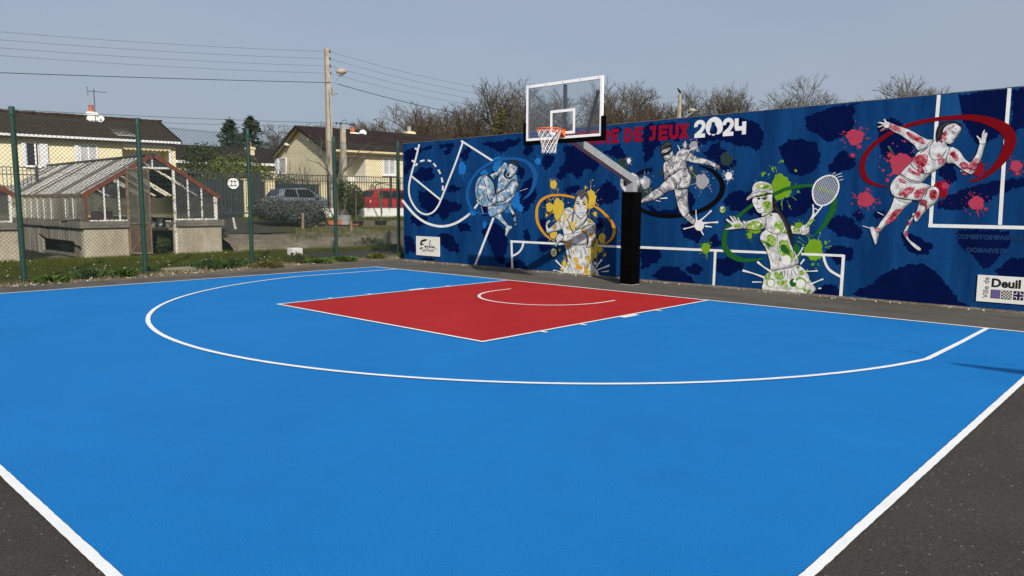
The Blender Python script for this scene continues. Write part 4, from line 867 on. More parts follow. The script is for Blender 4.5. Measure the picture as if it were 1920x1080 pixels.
# stencilled rows, hardly legible in the photograph
M['stencil'] = pm('stencil_blue', (.002, .026, .095), .6, var=.2)
def text(s, name, x, z, size, mat, parent, lay, rot=0.0, bold=0.0, shear=0.0, align='LEFT'):
    cu = bpy.data.curves.new(name, 'FONT'); cu.body = s; cu.size = size; cu.offset = bold; cu.align_x = align; cu.shear = shear; cu.resolution_u = 3
    ob = bpy.data.objects.new(name+'_tmp', cu); COL.objects.link(ob)
    dg = bpy.context.evaluated_depsgraph_get(); dg.update()
    me = bpy.data.meshes.new_from_object(ob.evaluated_get(dg)); bpy.data.objects.remove(ob)
    me.materials.clear(); me.materials.append(mat)
    o = bpy.data.objects.new(name, me); COL.objects.link(o); o.parent = parent
    o.location = Vector((x, WY-lay, z))-WORLD_LOC.get(parent.name, Vector()); o.rotation_euler = (math.radians(90), -rot, 0)
    return o
p = W(1793, 447, 0); text('COMESTOIMFAIRPLAY', 'stencil_lettering', p.x, p.z, .10, M['stencil'], wall, .0060, bold=.006)
p = W(1811, 472, 0); text('OOIBASVETAI', 'stencil_lettering', p.x, p.z, .10, M['stencil'], wall, .0060, bold=.006)

# --- two sign panels screwed to the wall
M['sign_white'] = pm('sign_white', (.66, .65, .60), .45, var=.04, spec=.4)
M['sign_black'] = pm('sign_black', (.008, .008, .010), .5); M['sign_purple'] = pm('sign_purple', (.105, .085, .24), .5, var=.05); M['sign_indigo'] = pm('sign_indigo', (.010, .007, .055), .5)
M['sign_grey'] = pm('sign_grey', (.10, .10, .13), .5)
a, c = W(781, 443, 0), W(825, 479, 0)
sx0, sx1, sz0, sz1 = a.x, c.x, W(802, 479.5, 0).z, W(802, 443.5, 0).z
mb = MB(); mb.box(sx0, sx1, WY-.020, WY-.002, sz0, sz1)
sgn = mb.build('sign_panel', M['sign_white'], origin=((sx0+sx1)/2, WY-.002, sz0)); tag(sgn, 'small square white sign with black brush script near the left end of the blue wall', 'sign')
ZE = Z(770, 430, .055556)
mb = MB(); lay = .0225
for k, st in enumerate(([(345, 545, 5), (360, 480, 45), (375, 430, 60), (365, 400, 40)], [(360, 400, 40), (420, 385, 70), (500, 365, 75), (560, 352, 40), (585, 350, 6)], [(345, 520, 40), (390, 505, 60), (440, 500, 36), (490, 492, 5)], [(330, 630, 30), (360, 640, 60), (400, 622, 36), (440, 612, 5)],
        [(490, 610, 14), (505, 545, 26), (520, 590, 22), (535, 620, 26), (555, 560, 22)], [(560, 600, 12), (590, 560, 22), (600, 620, 22), (560, 680, 22), (530, 745, 34)], [(685, 365, 34), (672, 430, 26), (650, 510, 20), (635, 610, 20)], [(640, 580, 14), (660, 560, 20), (668, 620, 26)], [(690, 575, 18), (700, 630, 22)], [(722, 590, 24), (745, 570, 26), (735, 620, 24), (765, 620, 14)], [(775, 580, 26), (785, 630, 26), (805, 580, 24), (830, 625, 16), (850, 660, 12), (900, 660, 24)], [(705, 500, 10), (718, 512, 36), (732, 520, 10)])):
    P = smooth_path(ZE(*st), 4); n = len(mb.v); ribbon(mb, [q[:2] for q in P], [q[2] for q in P], lay+k*.0001)
part('brush_script', mb, M['sign_black'], sgn)
p = W(792.2, 471, 0); text('LES', 'small_lettering', p.x, p.z, .105, M['sign_grey'], sgn, .0225, bold=.002); p = W(803, 471.6, 0); text('BAINS', 'small_lettering', p.x, p.z, .105, M['sign_grey'], sgn, .0225, bold=.002)
tl, bl = W(1834, 515, 0), W(1830.5, 564, 0)
sz1, sz0 = tl.z, bl.z; sx0 = (tl.x+bl.x)/2; sx1 = sx0+1.62
mb = MB(); mb.box(sx0, sx1, WY-.020, WY-.002, sz0, sz1)
sgn = mb.build('sign_panel', M['sign_white'], origin=((sx0+sx1)/2, WY-.002, sz0)); tag(sgn, 'wide white town sign with black letters and purple squares low on the wall at right', 'sign')
hgt = sz1-sz0
def sxz(px, py): q = W(px, py, 0); return q.x, q.z
x, z = sxz(1858.5, 537.0); text('Deuil', 'large_lettering', x, z, .190, M['sign_black'], sgn, .0225, bold=.007)
x, z = sxz(1853.0, 559.0); text('Ville de', 'side_lettering', x, z, .116, M['sign_grey'], sgn, .0225, rot=math.radians(90), bold=.001)
sq = []
for k, (l, r) in enumerate(((1858, 1875.5), (1878.5, 1897), (1900.5, 1919))):
    xa, z1 = sxz(l+.6, 542.5+k*1.3); xb2, z0 = sxz(r, 560.5+k*1.3); sq.append((xa, xb2, z0, z1))
sq.append((sq[2][1]+.05, sq[2][1]+.05+(sq[2][1]-sq[2][0]), sq[2][2]-.0, sq[2][3]))
zc0 = sum(s[2] for s in sq)/4; zc1 = sum(s[3] for s in sq)/4
for k, (xa, xb2, z0, z1) in enumerate(sq):
    mb = MB(); mb.box(xa, xb2, WY-.0225, WY-.019, zc0, zc1)
    o = part('coloured_square', mb, M['sign_grey' if k == 0 else 'sign_white' if k == 1 else 'sign_indigo' if k == 2 else 'sign_purple'], sgn)
    w_ = xb2-xa; mb = MB()
    if k == 0: mb.box(xa+.012, xb2-.012, WY-.0245, WY-.0224, zc0+.012, zc1-.012); part('square_fill', mb, M['sign_purple'], o)
    if k == 1:
        for (b0_, b1_, c0_, c1_) in ((xa, xb2, zc0, zc0+.005), (xa, xb2, zc1-.005, zc1), (xa, xa+.005, zc0+.005, zc1-.005), (xb2-.005, xb2, zc0+.005, zc1-.005)): mb.box(b0_, b1_, WY-.0245, WY-.0224, c0_, c1_)
        for i in range(6):
            for j in range(6):
                if (i+j) % 2 == 0:
                    cx, cz = xa+w_*(i+.6)/6.3, zc0+(zc1-zc0)*(j+.6)/6.3; mb.box(cx-.011, cx+.011, WY-.0247, WY-.0224, cz-.011, cz+.011)
        part('square_pattern', mb, M['sign_black'], o)['kind'] = 'stuff'
    if k == 2:
        cx, cz = (xa+xb2)/2, (zc0+zc1)/2; e = w_*.16; t = .010
        for sx in (-1, 1):
            for sz in (-1, 1):
                xx = sorted((cx+sx*e, cx+sx*w_*.46)); zz = sorted((cz+sz*e, cz+sz*w_*.46))
                mb.box(xx[0], xx[1], WY-.0245, WY-.0224, cz+sz*e-t/2, cz+sz*e+t/2); mb.box(cx+sx*e-t/2, cx+sx*e+t/2, WY-.0247, WY-.0224, zz[0], zz[1])
        part('square_pattern', mb, M['sign_white'], o)['kind'] = 'stuff'

# ================================================================== BASKETBALL HOOP
hoop = empty('basketball_hoop', (-.24, 1.27, 0), 'basketball hoop with clear backboard, orange rim and black padded post', 'basketball hoop')
cx0, cx1, cy0, cy1 = -.40, -.085, 1.128, 1.42
px_, py_ = (cx0+cx1)/2, (cy0+cy1)/2
mb = MB(); mb.box(cx0+.005, cx1-.005, cy0+.005, cy1-.005, -.01, .012); part('base_plate', mb, M['galv'], hoop)
# pad: four panels stacked, slightly uneven, seams between
rnd = random.Random(5); zs = [.014, .39, .78, 1.17, 1.56, 1.965]
for i in range(5):
    e = rnd.uniform(-.004, .004); mb = MB(); mb.box(cx0+e, cx1+e, cy0-e, cy1-e, zs[i], zs[i+1]-.003)
    o = part('pad_panel', mb, M['black_pad'], hoop); bv = o.modifiers.new('bevel', 'BEVEL'); bv.width = .008; bv.segments = 2
    mb = MB(); mb.box(cx1-.09+e, cx1-.05+e, cy0-e-.004, cy0-e+.002, zs[i+1]-.11, zs[i+1]-.07); part('strap', mb, M['black_pad'], o)
w = .085
mb = MB(); mb.box(px_-w, px_+w, py_-w, py_+w, 0.013, 2.16); mast = part('mast', mb, M['galv'], hoop)
# arm: mitred square tube from the mast top to the back of the board
top = Vector((px_, py_+.02, 2.205)); tip = Vector((DX-.02, -.86, 2.93))
mb = MB(); d = (tip-top).normalized(); 
mb.bar(top-d*.06, tip, .135, .15); arm = part('arm', mb, M['galv'], hoop)
mb = MB(); mb.bar(top+d*.75+Vector((.001, 0, 0)), top+d*.78, .141, .156); part('arm_flange', mb, M['galv'], arm); mb = MB(); mb.bar(tip-d*.02, tip, .18, .19); part('arm_flange', mb, M['galv'], arm)
mb = MB(); mb.bar(tip-d*.05, Vector((DX, -1.13, 3.00)), .12, .13); mb.box(DX-.11, DX+.11, -1.155, -1.135, 2.93, 3.10); part('mounting_plate', mb, M['galv'], hoop)
BX0, BX1, BZ0, BZ1, BY = DX-.9, DX+.9, 2.90, 3.95, -1.2
bb = MB(); bb.box(BX0+.045, BX1-.045, BY+.008, BY+.020, BZ0+.045, BZ1-.045); board = part('backboard', bb, M['clear'], hoop)
for nm, r in (('frame_bar', (BX0, BX1, BZ1-.055, BZ1)), ('frame_bar', (BX0, BX1, BZ0, BZ0+.05)), ('frame_bar', (BX0, BX0+.05, BZ0+.05, BZ1-.055)), ('frame_bar', (BX1-.05, BX1, BZ0+.05, BZ1-.055))):
    mb = MB(); mb.box(r[0], r[1], BY, BY+.045, r[2], r[3]); part(nm, mb, M['white_metal'], board)
for k in range(5):
    mb = MB(); x = BX0+.09+k*(1.8-.18)/4; mb.lathe((x, BY-.004, BZ1-.027), [(.009, 0), (.009, .004)], 8, 'y'); part('bolt', mb, M['rail'], board)
q0, q1, q2, q3 = DX-.295, DX+.295, 2.985, 3.435
mb = MB()
for r in ((q0, q1, q3-.05, q3), (q0, q1, q2, q2+.05), (q0, q0+.05, q2+.05, q3-.05), (q1-.05, q1, q2+.05, q3-.05)): mb.box(r[0], r[1], BY+.003, BY+.0075, r[2], r[3])
part('target_square', mb, M['white_metal'], board)
mb = MB(); mb.box(BX0-.06, BX1+.06, BY-.018, BY+.06, BZ0-.075, BZ0+.004); mb.box(BX0-.062, BX0+.004, BY-.02, BY+.062, BZ0+.0045, 3.255); mb.box(BX1-.004, BX1+.062, BY-.02, BY+.062, BZ0+.0045, 3.255)
o = part('edge_pad', mb, M['black_pad'], board); bv = o.modifiers.new('bevel', 'BEVEL'); bv.width = .012; bv.segments = 2
M['brace_grey'] = pm('brace_grey', (.50, .51, .52), .5, spec=.3); M['brace_dark'] = pm('brace_dark', (.10, .095, .09), .6, metal=.3)
tp = Vector((DX, -.62, 2.95))
for pa, pb, r, mt in ((ony(995, 171, -1.12), ony(1084, 255, -.78), .017, 'brace_grey'), (ony(997, 202, -1.12), ony(1058, 240, -.88), .016, 'white_metal'), (ony(1122, 170, -1.10), ony(1101, 250, -.78), .034, 'brace_dark')):
    mb = MB(); mb.tube(pa, pb, r, n=8); part('brace', mb, M[mt], hoop)
mb = MB(); mb.box(DX-.028, DX+.028, BY+.05, BY+.10, 3.0, BZ1-.06); part('center_support', mb, M['galv'], hoop)
# rim, bracket, net
RC = Vector((DX, -1.575, 3.05)); RR = .23
mb = MB(); N_ = 32
ringv = []
for k in range(N_):
    t = 2*math.pi*k/N_; c, s = math.cos(t), math.sin(t)
    for j in range(8):
        a = 2*math.pi*j/8; rr_ = RR+.0105*math.cos(a); mb.v.append(RC+Vector((c*rr_, s*rr_, .0105*math.sin(a))))
for k in range(N_):
    for j in range(8): mb.f.append((k*8+j, ((k+1) % N_)*8+j, ((k+1) % N_)*8+(j+1) % 8, k*8+(j+1) % 8))
rim = part('rim', mb, M['orange'], hoop, True)
mb = MB(); mb.box(DX-.075, DX+.075, BY-.012, BY-.001, 2.93, 3.07); mb.hexa([(DX-.075, BY-.16, 3.02), (DX+.075, BY-.16, 3.02), (DX+.075, BY-.012, 3.02), (DX-.075, BY-.012, 3.02), (DX-.075, BY-.16, 3.045), (DX+.075, BY-.16, 3.045), (DX+.075, BY-.012, 3.045), (DX-.075, BY-.012, 3.045)])
for sx in (-1, 1): mb.prism([(DX+sx*.07, BY-.14, 3.02), (DX+sx*.07, BY-.012, 3.02), (DX+sx*.07, BY-.012, 2.935)], (sx*.006, 0, 0)); mb.bar((DX+sx*.055, BY-.14, 3.04), (DX+sx*.15, -1.42, 3.045), .016, .014)
mb.lathe(RC+Vector((0, 0, -.03)), [(RR+.004, 0), (RR+.004, .018)], 24) if False else None
part('rim_bracket', mb, M['orange'], rim)
mb = MB(); NS = 12; rows = [(.222, 0), (.205, -.07), (.18, -.14), (.155, -.21), (.138, -.28), (.128, -.35), (.130, -.42)]
def np_(i, k, tw): 
    r, hz = rows[i]; t = 2*math.pi*(k+tw*i*.5)/NS; return RC+Vector((math.cos(t)*r, math.sin(t)*r, hz-.008))
for k in range(NS):
    for tw in (-1, 1): mb.path([np_(i, k, tw) for i in range(len(rows))], .0042, 5)
part('net', mb, M['net'], hoop)

# ------------------------------------------------------------------ unseen shape added off the right edge to cast the shadow on the court
hz_ = 4.4; kx = hz_/math.tan(SUN_EL)
def unshade(x, y): return Vector((x+math.sin(SUN_AZ)*kx, y+math.cos(SUN_AZ)*kx, hz_))
tipS = unshade(6.87, -3.0); e = unshade(8.6, -2.86)
caster = empty('shadow_caster', (e.x+.5, e.y, 0), 'made-up unseen post outside the right edge, added to cast a shadow on the blue court', 'shadow caster')
mb = MB(); mb.tube((e.x+.5, e.y, -.02), (e.x+.5, e.y, hz_+.05), .07, .045, n=10); part('pole', mb, M['galv'], caster)
mb = MB(); mb.tube((e.x+.5, e.y, hz_), e, .03, n=8); part('arm', mb, M['galv'], caster)
mb = MB(); prof = [(0, .01), (.25, .05), (.6, .12), (1.1, .17), (1.6, .16), (1.73, .08)]; vs = []
for u, hw in prof:
    p = tipS.lerp(e, u/1.73)
    for sy, sz in ((-1, 0), (-.6, .05), (.6, .05), (1, 0), (.7, -.04), (-.7, -.04)): vs.append(p+Vector((0, sy*hw, sz)))
mb.add(vs, [(i*6+k, i*6+(k+1) % 6, (i+1)*6+(k+1) % 6, (i+1)*6+k) for i in range(5) for k in range(6)]+[(5, 4, 3, 2, 1, 0), (30, 31, 32, 33, 34, 35)]); part('tapered_head', mb, M['galv'], caster)  # outline invented to give the tapered shadow on the court

# ================================================================== CHAIN-LINK FENCE
posts = [(-9.30, -13.1), (-9.36, -10.4), (-9.436, -7.657), (-9.70, -5.10), (-10.05, -2.20), (-10.40, .70), (-10.44, 3.10), (-10.50, 5.9)]
fence = empty('chain_link_fence', (-9.8, -3, 0), 'tall dark green chain-link fence with round posts along the left side of the court', 'fence')
FH = 3.62
rnd = random.Random(8)
for i, (x, y) in enumerate(posts):
    lx, ly = rnd.uniform(-.03, .03), rnd.uniform(-.03, .03); mb = MB(); mb.tube((x, y, -.1), (x+lx*.5, y+ly, FH), .055, n=12)
    o = part('post', mb, M['green_metal'], fence, False)
    mb = MB(); mb.lathe((x+lx*.5, y+ly, FH), [(.06, 0), (.058, .018), (.03, .03)], 12); part('cap', mb, M['green_metal'], o)
for i in range(len(posts)-1):
    a, b = Vector((*posts[i], 0)), Vector((*posts[i+1], 0)); d = (b-a); L = d.length; d.normalize(); off = Vector((-d.y, d.x, 0))*-.06
    mb = MB(); H0, H1 = .04, 3.50; sp = .088; r = .0036; sag = rnd.uniform(.0, .02)
    def P3(u, z): return a+off+d*u+Vector((0, 0, z))
    k = -H1
    while k < L:
        for sgn_ in (1, -1):
            # u = k + (z-H0)*sgn
            u0, u1 = (k, k+(H1-H0)) if sgn_ > 0 else (k+(H1-H0), k); za, zb_ = H0, H1
            lo = 0.0; hi = 1.0; du = u1-u0
            t_a, t_b = (0-u0)/du, (L-u0)/du; t0_, t1_ = max(0, min(t_a, t_b)), min(1, max(t_a, t_b))
            if t1_ > t0_: mb.tube(P3(u0+du*t0_, za+(zb_-za)*t0_), P3(u0+du*t1_, za+(zb_-za)*t1_), r, n=4, cap=False)
        k += sp
    o = part('mesh_panel', mb, M['mesh_wire'], fence); o['kind'] = 'stuff'
    for z in (.06, 1.2, 2.35, 3.49):
        mb = MB(); pts = [P3(L*t/6, z-.03*math.sin(math.pi*t/6)) for t in range(7)]; mb.path(pts, .0042, 5); part('tension_wire', mb, M['mesh_wire'], fence)

# ================================================================== GREENHOUSES
def greenhouse(X, y0, y1, label, detail=True, seed=1, length=10.7):
    rnd = random.Random(seed); yc = (y0+y1)/2; ZS, ZE_, ZR_ = 1.12, 1.93, 3.16
    gh = empty('greenhouse', (X-length/2, yc, 0), label, 'greenhouse', None)
    xe = X-length
    # masonry base with slab coping
    wl0, wl1 = y0-.10, y1+.12; dl, dr = yc-.80, yc+.55
    mb = MB()
    if detail:
        mb.box(X-.22, X, wl0, dl-.02, -.1, ZS-.2); part('base_wall', mb, M['concrete'], gh); mb = MB(); mb.box(X-.22, X, dr+.05, wl1, -.1, ZS-.2)
    else: mb.box(X-.22, X, wl0, wl1, -.1, ZS-.2)
    part('base_wall', mb, M['concrete'], gh)
    mb = MB(); mb.box(xe, X-.221, wl1-.2, wl1, -.1, ZS-.2); part('base_wall', mb, M['concrete'], gh); mb = MB(); mb.box(xe, xe+.2, wl0+.21, wl1-.21, -.1, ZS-.2); part('base_wall', mb, M['concrete'], gh)
    mb = MB()
    if detail:      # left side wall has a broken hole near the gable
        h0, h1 = X-4.6, X-.30
        mb.box(h1, X-.221, wl0, wl0+.2, -.1, ZS-.2); mb.box(xe, h0, wl0, wl0+.2, -.1, ZS-.2)
        mb.prism([(h0, wl0, ZS-.2), (h1, wl0, ZS-.2), (h1, wl0, .36), (h1-.5, wl0, .40), (h1-.7, wl0, .50), (h0+.9, wl0, .50), (h0+.3, wl0, .62), (h0, wl0, .62)], (0, .2, 0))
        part('side_wall', mb, M['concrete_stain'], gh)
        mb = MB(); mb.box(h0+.2, h1-.2, wl0+.55, wl0+.65, -.1, .28); mb.box(h1-1.0, h1-.5, wl0+.12, wl0+.25, -.1, .30); mb.hexa([(h0+.1, wl0+.1, .0), (h1-.9, wl0+.05, .02), (h1-.9, wl0+.2, .02), (h0+.1, wl0+.3, .0), (h0+.1, wl0+.1, .06), (h1-.9, wl0+.05, .10), (h1-.9, wl0+.2, .10), (h0+.1, wl0+.3, .06)])
        part('broken_slab', mb, M['concrete_dark'], gh)
    else:
        mb.box(xe, X-.221, wl0, wl0+.2, -.1, ZS-.2); part('side_wall', mb, M['concrete'], gh)
    mb = MB()
    if detail: mb.box(X-.30, X+.08, wl0-.10, dl-.02, ZS-.199, ZS-.005); mb.box(X-.30, X+.08, dr+.05, wl1+.08, ZS-.199, ZS-.005)
    else: mb.box(X-.30, X+.08, wl0-.1, wl1+.08, ZS-.199, ZS-.005)
    mb.box(xe, X-.301, wl1-.25, wl1+.08, ZS-.2, ZS-.006)
    k = X-.301
    while k > xe:
        w_ = rnd.uniform(.9, 1.3); tz = rnd.uniform(-.012, .012); mb.hexa([(k-w_+.015, wl0-.10, ZS-.2+tz), (k, wl0-.10, ZS-.2), (k, wl0+.25, ZS-.2), (k-w_+.015, wl0+.25, ZS-.2+tz), (k-w_+.015, wl0-.10, ZS-.01+tz), (k, wl0-.10, ZS-.01), (k, wl0+.25, ZS-.01), (k-w_+.015, wl0+.25, ZS-.01+tz)]); k -= w_
    part('coping_slab', mb, M['concrete_dark'], gh)
    if detail:
        mb = MB(); mb.hexa([(X-1.55, wl0-.16, ZS+.0), (X-1.0, wl0-.16, ZS+.03), (X-1.0, wl0+.04, ZS+.03), (X-1.55, wl0+.04, ZS-.0), (X-1.55, wl0-.16, ZS+.05), (X-1.0, wl0-.16, ZS+.13), (X-1.0, wl0+.04, ZS+.13), (X-1.55, wl0+.04, ZS+.05)]); part('loose_slab', mb, M['concrete_dark'], gh)
    # gable frame
    sl = (ZR_-ZE_)/(yc-y0)
    for sy, yy in ((1, y0), (-1, y1)):
        mb = MB(); mb.bar((X, yy-sy*.10, ZE_-.07), (X, yc+sy*.0, ZR_+.02), .05, .13); part('gable_rafter', mb, M['rust'], gh)
        mb = MB(); mb.box(X-.05, X+.02, min(yy, yy+sy*.06), max(yy, yy+sy*.06), ZS, ZE_-.06); part('corner_post', mb, M['rust'] if sy > 0 else M['flaked_white'], gh)
    def zr(y): return ZE_+sl*((y-y0) if y < yc else (y1-y))
    for y in (y0+.52, y0+.95, yc+1.05, yc+1.5, y1-.08) if detail else (y0+.5, y0+.95, yc-.5, yc+.55, yc+1.0, y1-.5):
        mb = MB(); mb.bar((X-.02, y, ZS+.003), (X-.02, y+rnd.uniform(-.01, .01), zr(y)-.06), .045, .045, (1, 0, 0)); part('glazing_bar', mb, M['flaked_white'], gh)
    mb = MB(); mb.bar((X-.02, dr+.06, .0 if detail else ZS), (X-.02, dr+.06, zr(dr)-.03), .07, .07, (1, 0, 0)); part('door_post', mb, M['flaked_white'], gh)
    mb = MB(); mb.bar((X-.02, dl-.03, .0 if detail else ZS), (X-.02, dl-.03, zr(dl)-.03), .06, .07, (1, 0, 0)); part('door_post', mb, M['rust_bar'], gh)
    mb = MB(); mb.bar((X-.02, dl, 2.76), (X-.02, dr+.06, 2.78), .05, .06); mb.bar((X-.02, yc-.03, 2.79), (X-.02, yc-.03, ZR_-.07), .035, .035, (1, 0, 0)); part('transom', mb, M['flaked_white'], gh)
    mb = MB(); mb.bar((X-.02, dr+.1, ZS+.025), (X-.02, y1, ZS+.025), .05, .05); part('sill', mb, M['flaked_white'], gh); mb = MB(); mb.bar((X-.02, y0+.06, ZS+.02), (X-.02, dl-.06, ZS+.02), .05, .04); part('sill', mb, M['flaked_white'], gh)
    # panes of the gable
    ys = [y0+.07, y0+.52, y0+.95, dl-.06]; ys2 = [dr+.1, yc+1.05, yc+1.5, y1-.05]
    for a_, b_ in list(zip(ys, ys[1:]))+list(zip(ys2, ys2[1:])):
        mb = MB(); mb.add([(X-.022, a_+.02, ZS+.05), (X-.022, b_-.02, ZS+.05), (X-.022, b_-.02, zr(b_)-.08), (X-.022, a_+.02, zr(a_)-.08)], [(0, 1, 2, 3)]); part('gable_pane', mb, M['gh_glass'], gh)
    mb = MB(); mb.add([(X-.022, dl, 2.79), (X-.022, dr+.03, 2.81), (X-.022, dr+.03, zr(dr)-.08), (X-.022, yc, ZR_-.1), (X-.022, dl, zr(dl)-.08)], [(0, 1, 2, 3, 4)]); part('gable_pane', mb, M['gh_glass'], gh)
    if not detail:
        mb = MB(); mb.add([(X-.022, dl, ZS+.05), (X-.022, dr+.03, ZS+.05), (X-.022, dr+.03, 2.75), (X-.022, dl, 2.75)], [(0, 1, 2, 3)]); part('gable_pane', mb, M['gh_glass'], gh)
    # roof: eave beams, ridge, bars, panes
    for yy in (y0, y1):
        mb = MB(); mb.bar((X, yy, ZE_-.03), (xe, yy, ZE_-.03), .07, .09); part('eave_beam', mb, M['rust_bar'], gh)
    mb = MB(); mb.bar((X+.03, yc, ZR_+.03), (xe, yc, ZR_+.03), .14, .06); part('ridge_beam', mb, M['slat_dark'], gh)
    hl = math.hypot(yc-y0, ZR_-ZE_); nb = int(length/.36); step = length/nb
    bm_ = MB(); bm_.box(-.034, .034, 0, hl, -.02, .014); b_ob = None
    ang = math.atan2(ZR_-ZE_, yc-y0)
    base = {}
    for mt in ('flaked_white', 'rust_bar'):
        me = bpy.data.meshes.new('roof_bar'); me.from_pydata([tuple(v) for v in bm_.v], [], bm_.f); me.materials.append(M[mt]); base[mt] = me
    pm_ = MB(); pm_.add([(0.03, 0.02, .0), (step-.03, .02, .0), (step-.03, hl-.04, .0), (.03, hl-.04, .0)], [(0, 1, 2, 3)])
    panes = {}
    for mt in ('gh_glass', 'gh_glass_dirty'):
        me = bpy.data.meshes.new('roof_pane'); me.from_pydata([tuple(v) for v in pm_.v], [], pm_.f); me.materials.append(M[mt]); panes[mt] = me
    brown = {2, 7, 8, 14, 20, 21} if detail else {5}
    for k in range(nb+1):
        x = X-.02-k*step
        mt = 'rust_bar' if k in brown or rnd.random() < .08 else 'flaked_white'
        piece('roof_bar', base[mt], (x, y0, ZE_), gh, (ang, 0, 0), (1, 1, rnd.uniform(.8, 1.2)))
        piece('roof_bar', base['flaked_white'], (x, y1, ZE_), gh, (ang, 0, math.pi))
        if k < nb:
            if rnd.random() > .04: piece('roof_pane', panes['gh_glass_dirty'], (x-step, y0, ZE_), gh, (ang, 0, 0))
            if rnd.random() > .25: piece('roof_pane', panes['gh_glass'], (x, y1, ZE_), gh, (ang, 0, math.pi))
    # side bars and panes
    me_b = bpy.data.meshes.new('side_bar'); t_ = MB(); t_.box(-.026, .026, -.012, .012, 0, ZE_-ZS-.05); me_b.from_pydata([tuple(v) for v in t_.v], [], t_.f); me_b.materials.append(M['flaked_white'])
    me_r = me_b.copy(); me_r.materials.clear(); me_r.materials.append(M['rust_bar'])
    for k in range(1, nb+1):
        x = X-.02-k*step
        if detail and k % 2 == 1 or (detail and rnd.random() < .15): piece('side_bar', me_r if k in (1, 7) else me_b, (x+rnd.uniform(-.03, .03), y0, ZS), gh, (0, rnd.uniform(-.05, .05), 0), (rnd.uniform(.7, 1.1), 1, 1))
        piece('side_bar', me_b, (x, y1, ZS), gh)
    mb = MB(); mb.add([(X-.1, y0+.03, ZS+.01), (xe, y0+.03, ZS+.01), (xe, y0+.03, ZE_-.06), (X-.1, y0+.03, ZE_-.06)], [(0, 1, 2, 3)]); part('side_pane', mb, M['gh_glass_dirty'], gh)
    mb = MB(); mb.add([(X-.1, y1-.03, ZS+.01), (xe, y1-.03, ZS+.01), (xe, y1-.03, ZE_-.06), (X-.1, y1-.03, ZE_-.06)], [(0, 1, 2, 3)]); part('side_pane', mb, M['gh_glass'], gh)
    mb = MB(); mb.box(xe+.3, X-1.6, yc+.45, y1-.1, .75, .82); mb.box(xe+.3, X-1.6, y0+.1, yc-.45, .75, .82); part('staging', mb, M['wood'], gh)
    mb = MB(); mb.add([(xe+.1, y0, ZS), (xe+.1, y1, ZS), (xe+.1, y1, ZE_), (xe+.1, yc, ZR_), (xe+.1, y0, ZE_)], [(0, 1, 2, 3, 4)]); part('end_pane', mb, M['gh_glass_dirty'], gh)
    # things that hang with the door
    if detail:
        mb = MB(); hx = Vector((X+.02, dl-.02, 0)); dv = Vector((.78, -.02, 0)).normalized(); dv = Vector((.46, .56, 0)).normalized(); wD = .66
        dp = lambda u, z: hx+dv*u+Vector((0, 0, z))
        door = MB()
        for u in (.02, wD/2, wD-.02): door.bar(dp(u, 1.05), dp(u, 2.72), .04, .04, dv)
        for z in (.12, 1.05, 2.72): door.bar(dp(0, z), dp(wD, z), .04, .05)
        door.bar(dp(.02, .12), dp(.02, 1.05), .04, .04, dv); door.bar(dp(wD-.02, .12), dp(wD-.02, 1.05), .04, .04, dv); door.bar(dp(.04, .16), dp(wD-.04, 1.02), .035, .035)
        do = part('door', door, M['rust_bar'], gh)
        mb = MB(); nn = Vector((-dv.y, dv.x, 0))*.008; mb.add([dp(.03, .14)+nn, dp(wD-.03, .14)+nn, dp(wD-.03, 1.03)+nn, dp(.03, 1.03)+nn], [(0, 1, 2, 3)]); part('rusted_sheet', mb, M['rust_sheet'], do)
        for u0_, u1_ in ((.04, wD/2-.02), (wD/2+.02, wD-.04)):
            mb = MB(); mb.add([dp(u0_, 1.08), dp(u1_, 1.08), dp(u1_, 2.69), dp(u0_, 2.69)], [(0, 1, 2, 3)]); part('door_pane', mb, M['gh_glass_dirty'], do)
    return gh
gh1 = greenhouse(-15.75, -4.43, -.40, 'old greenhouse with rusty red gable edge, white roof bars and its door hanging open', True, 3)
gh2 = greenhouse(-15.75, -10.35, -6.32, 'second old greenhouse at the left edge, closed gable on a plain concrete base', False, 6)
# things standing inside the first greenhouse
mb = MB(); mb.box(-16.25, -15.95, -4.15, -3.62, 1.13, 1.42); o = mb.build('crate', M['car_red'], origin=(-16.1, -3.9, 1.13)); tag(o, 'red plastic crate on the ledge behind the left gable panes', 'crate')
rnd = random.Random(31)
for k in range(9):
    x, y = -17.2-rnd.random()*3, -1.0-rnd.random()*.9; hh_ = rnd.uniform(.16, .3); mb = MB(); mb.lathe((x, y, .822), [(.07, 0), (.09, hh_*.5), (.10, hh_)], 8)
    o = mb.build('plant_pot', M['flower'] if k % 3 else M['terracotta'], origin=(x, y, .822)); tag(o, 'small pot on the staging inside the open greenhouse', 'pot', 'pots on the greenhouse staging')
for (px, py, r, lab) in ((360, 349, .11, 'pale round disc hanging high behind the right gable panes of the greenhouse'), (384, 381, .11, 'lower pale round disc behind the rightmost gable pane of the greenhouse')):
    p = onx(px, py, -16.6); mb = MB(); mb.lathe(p, [(r*.6, -.02), (r, 0), (r*.6, .02)], 12, 'x'); o = mb.build('hanging_disc', M['flower'], origin=p)
    tag(o, lab, 'disc', 'discs in the greenhouse')

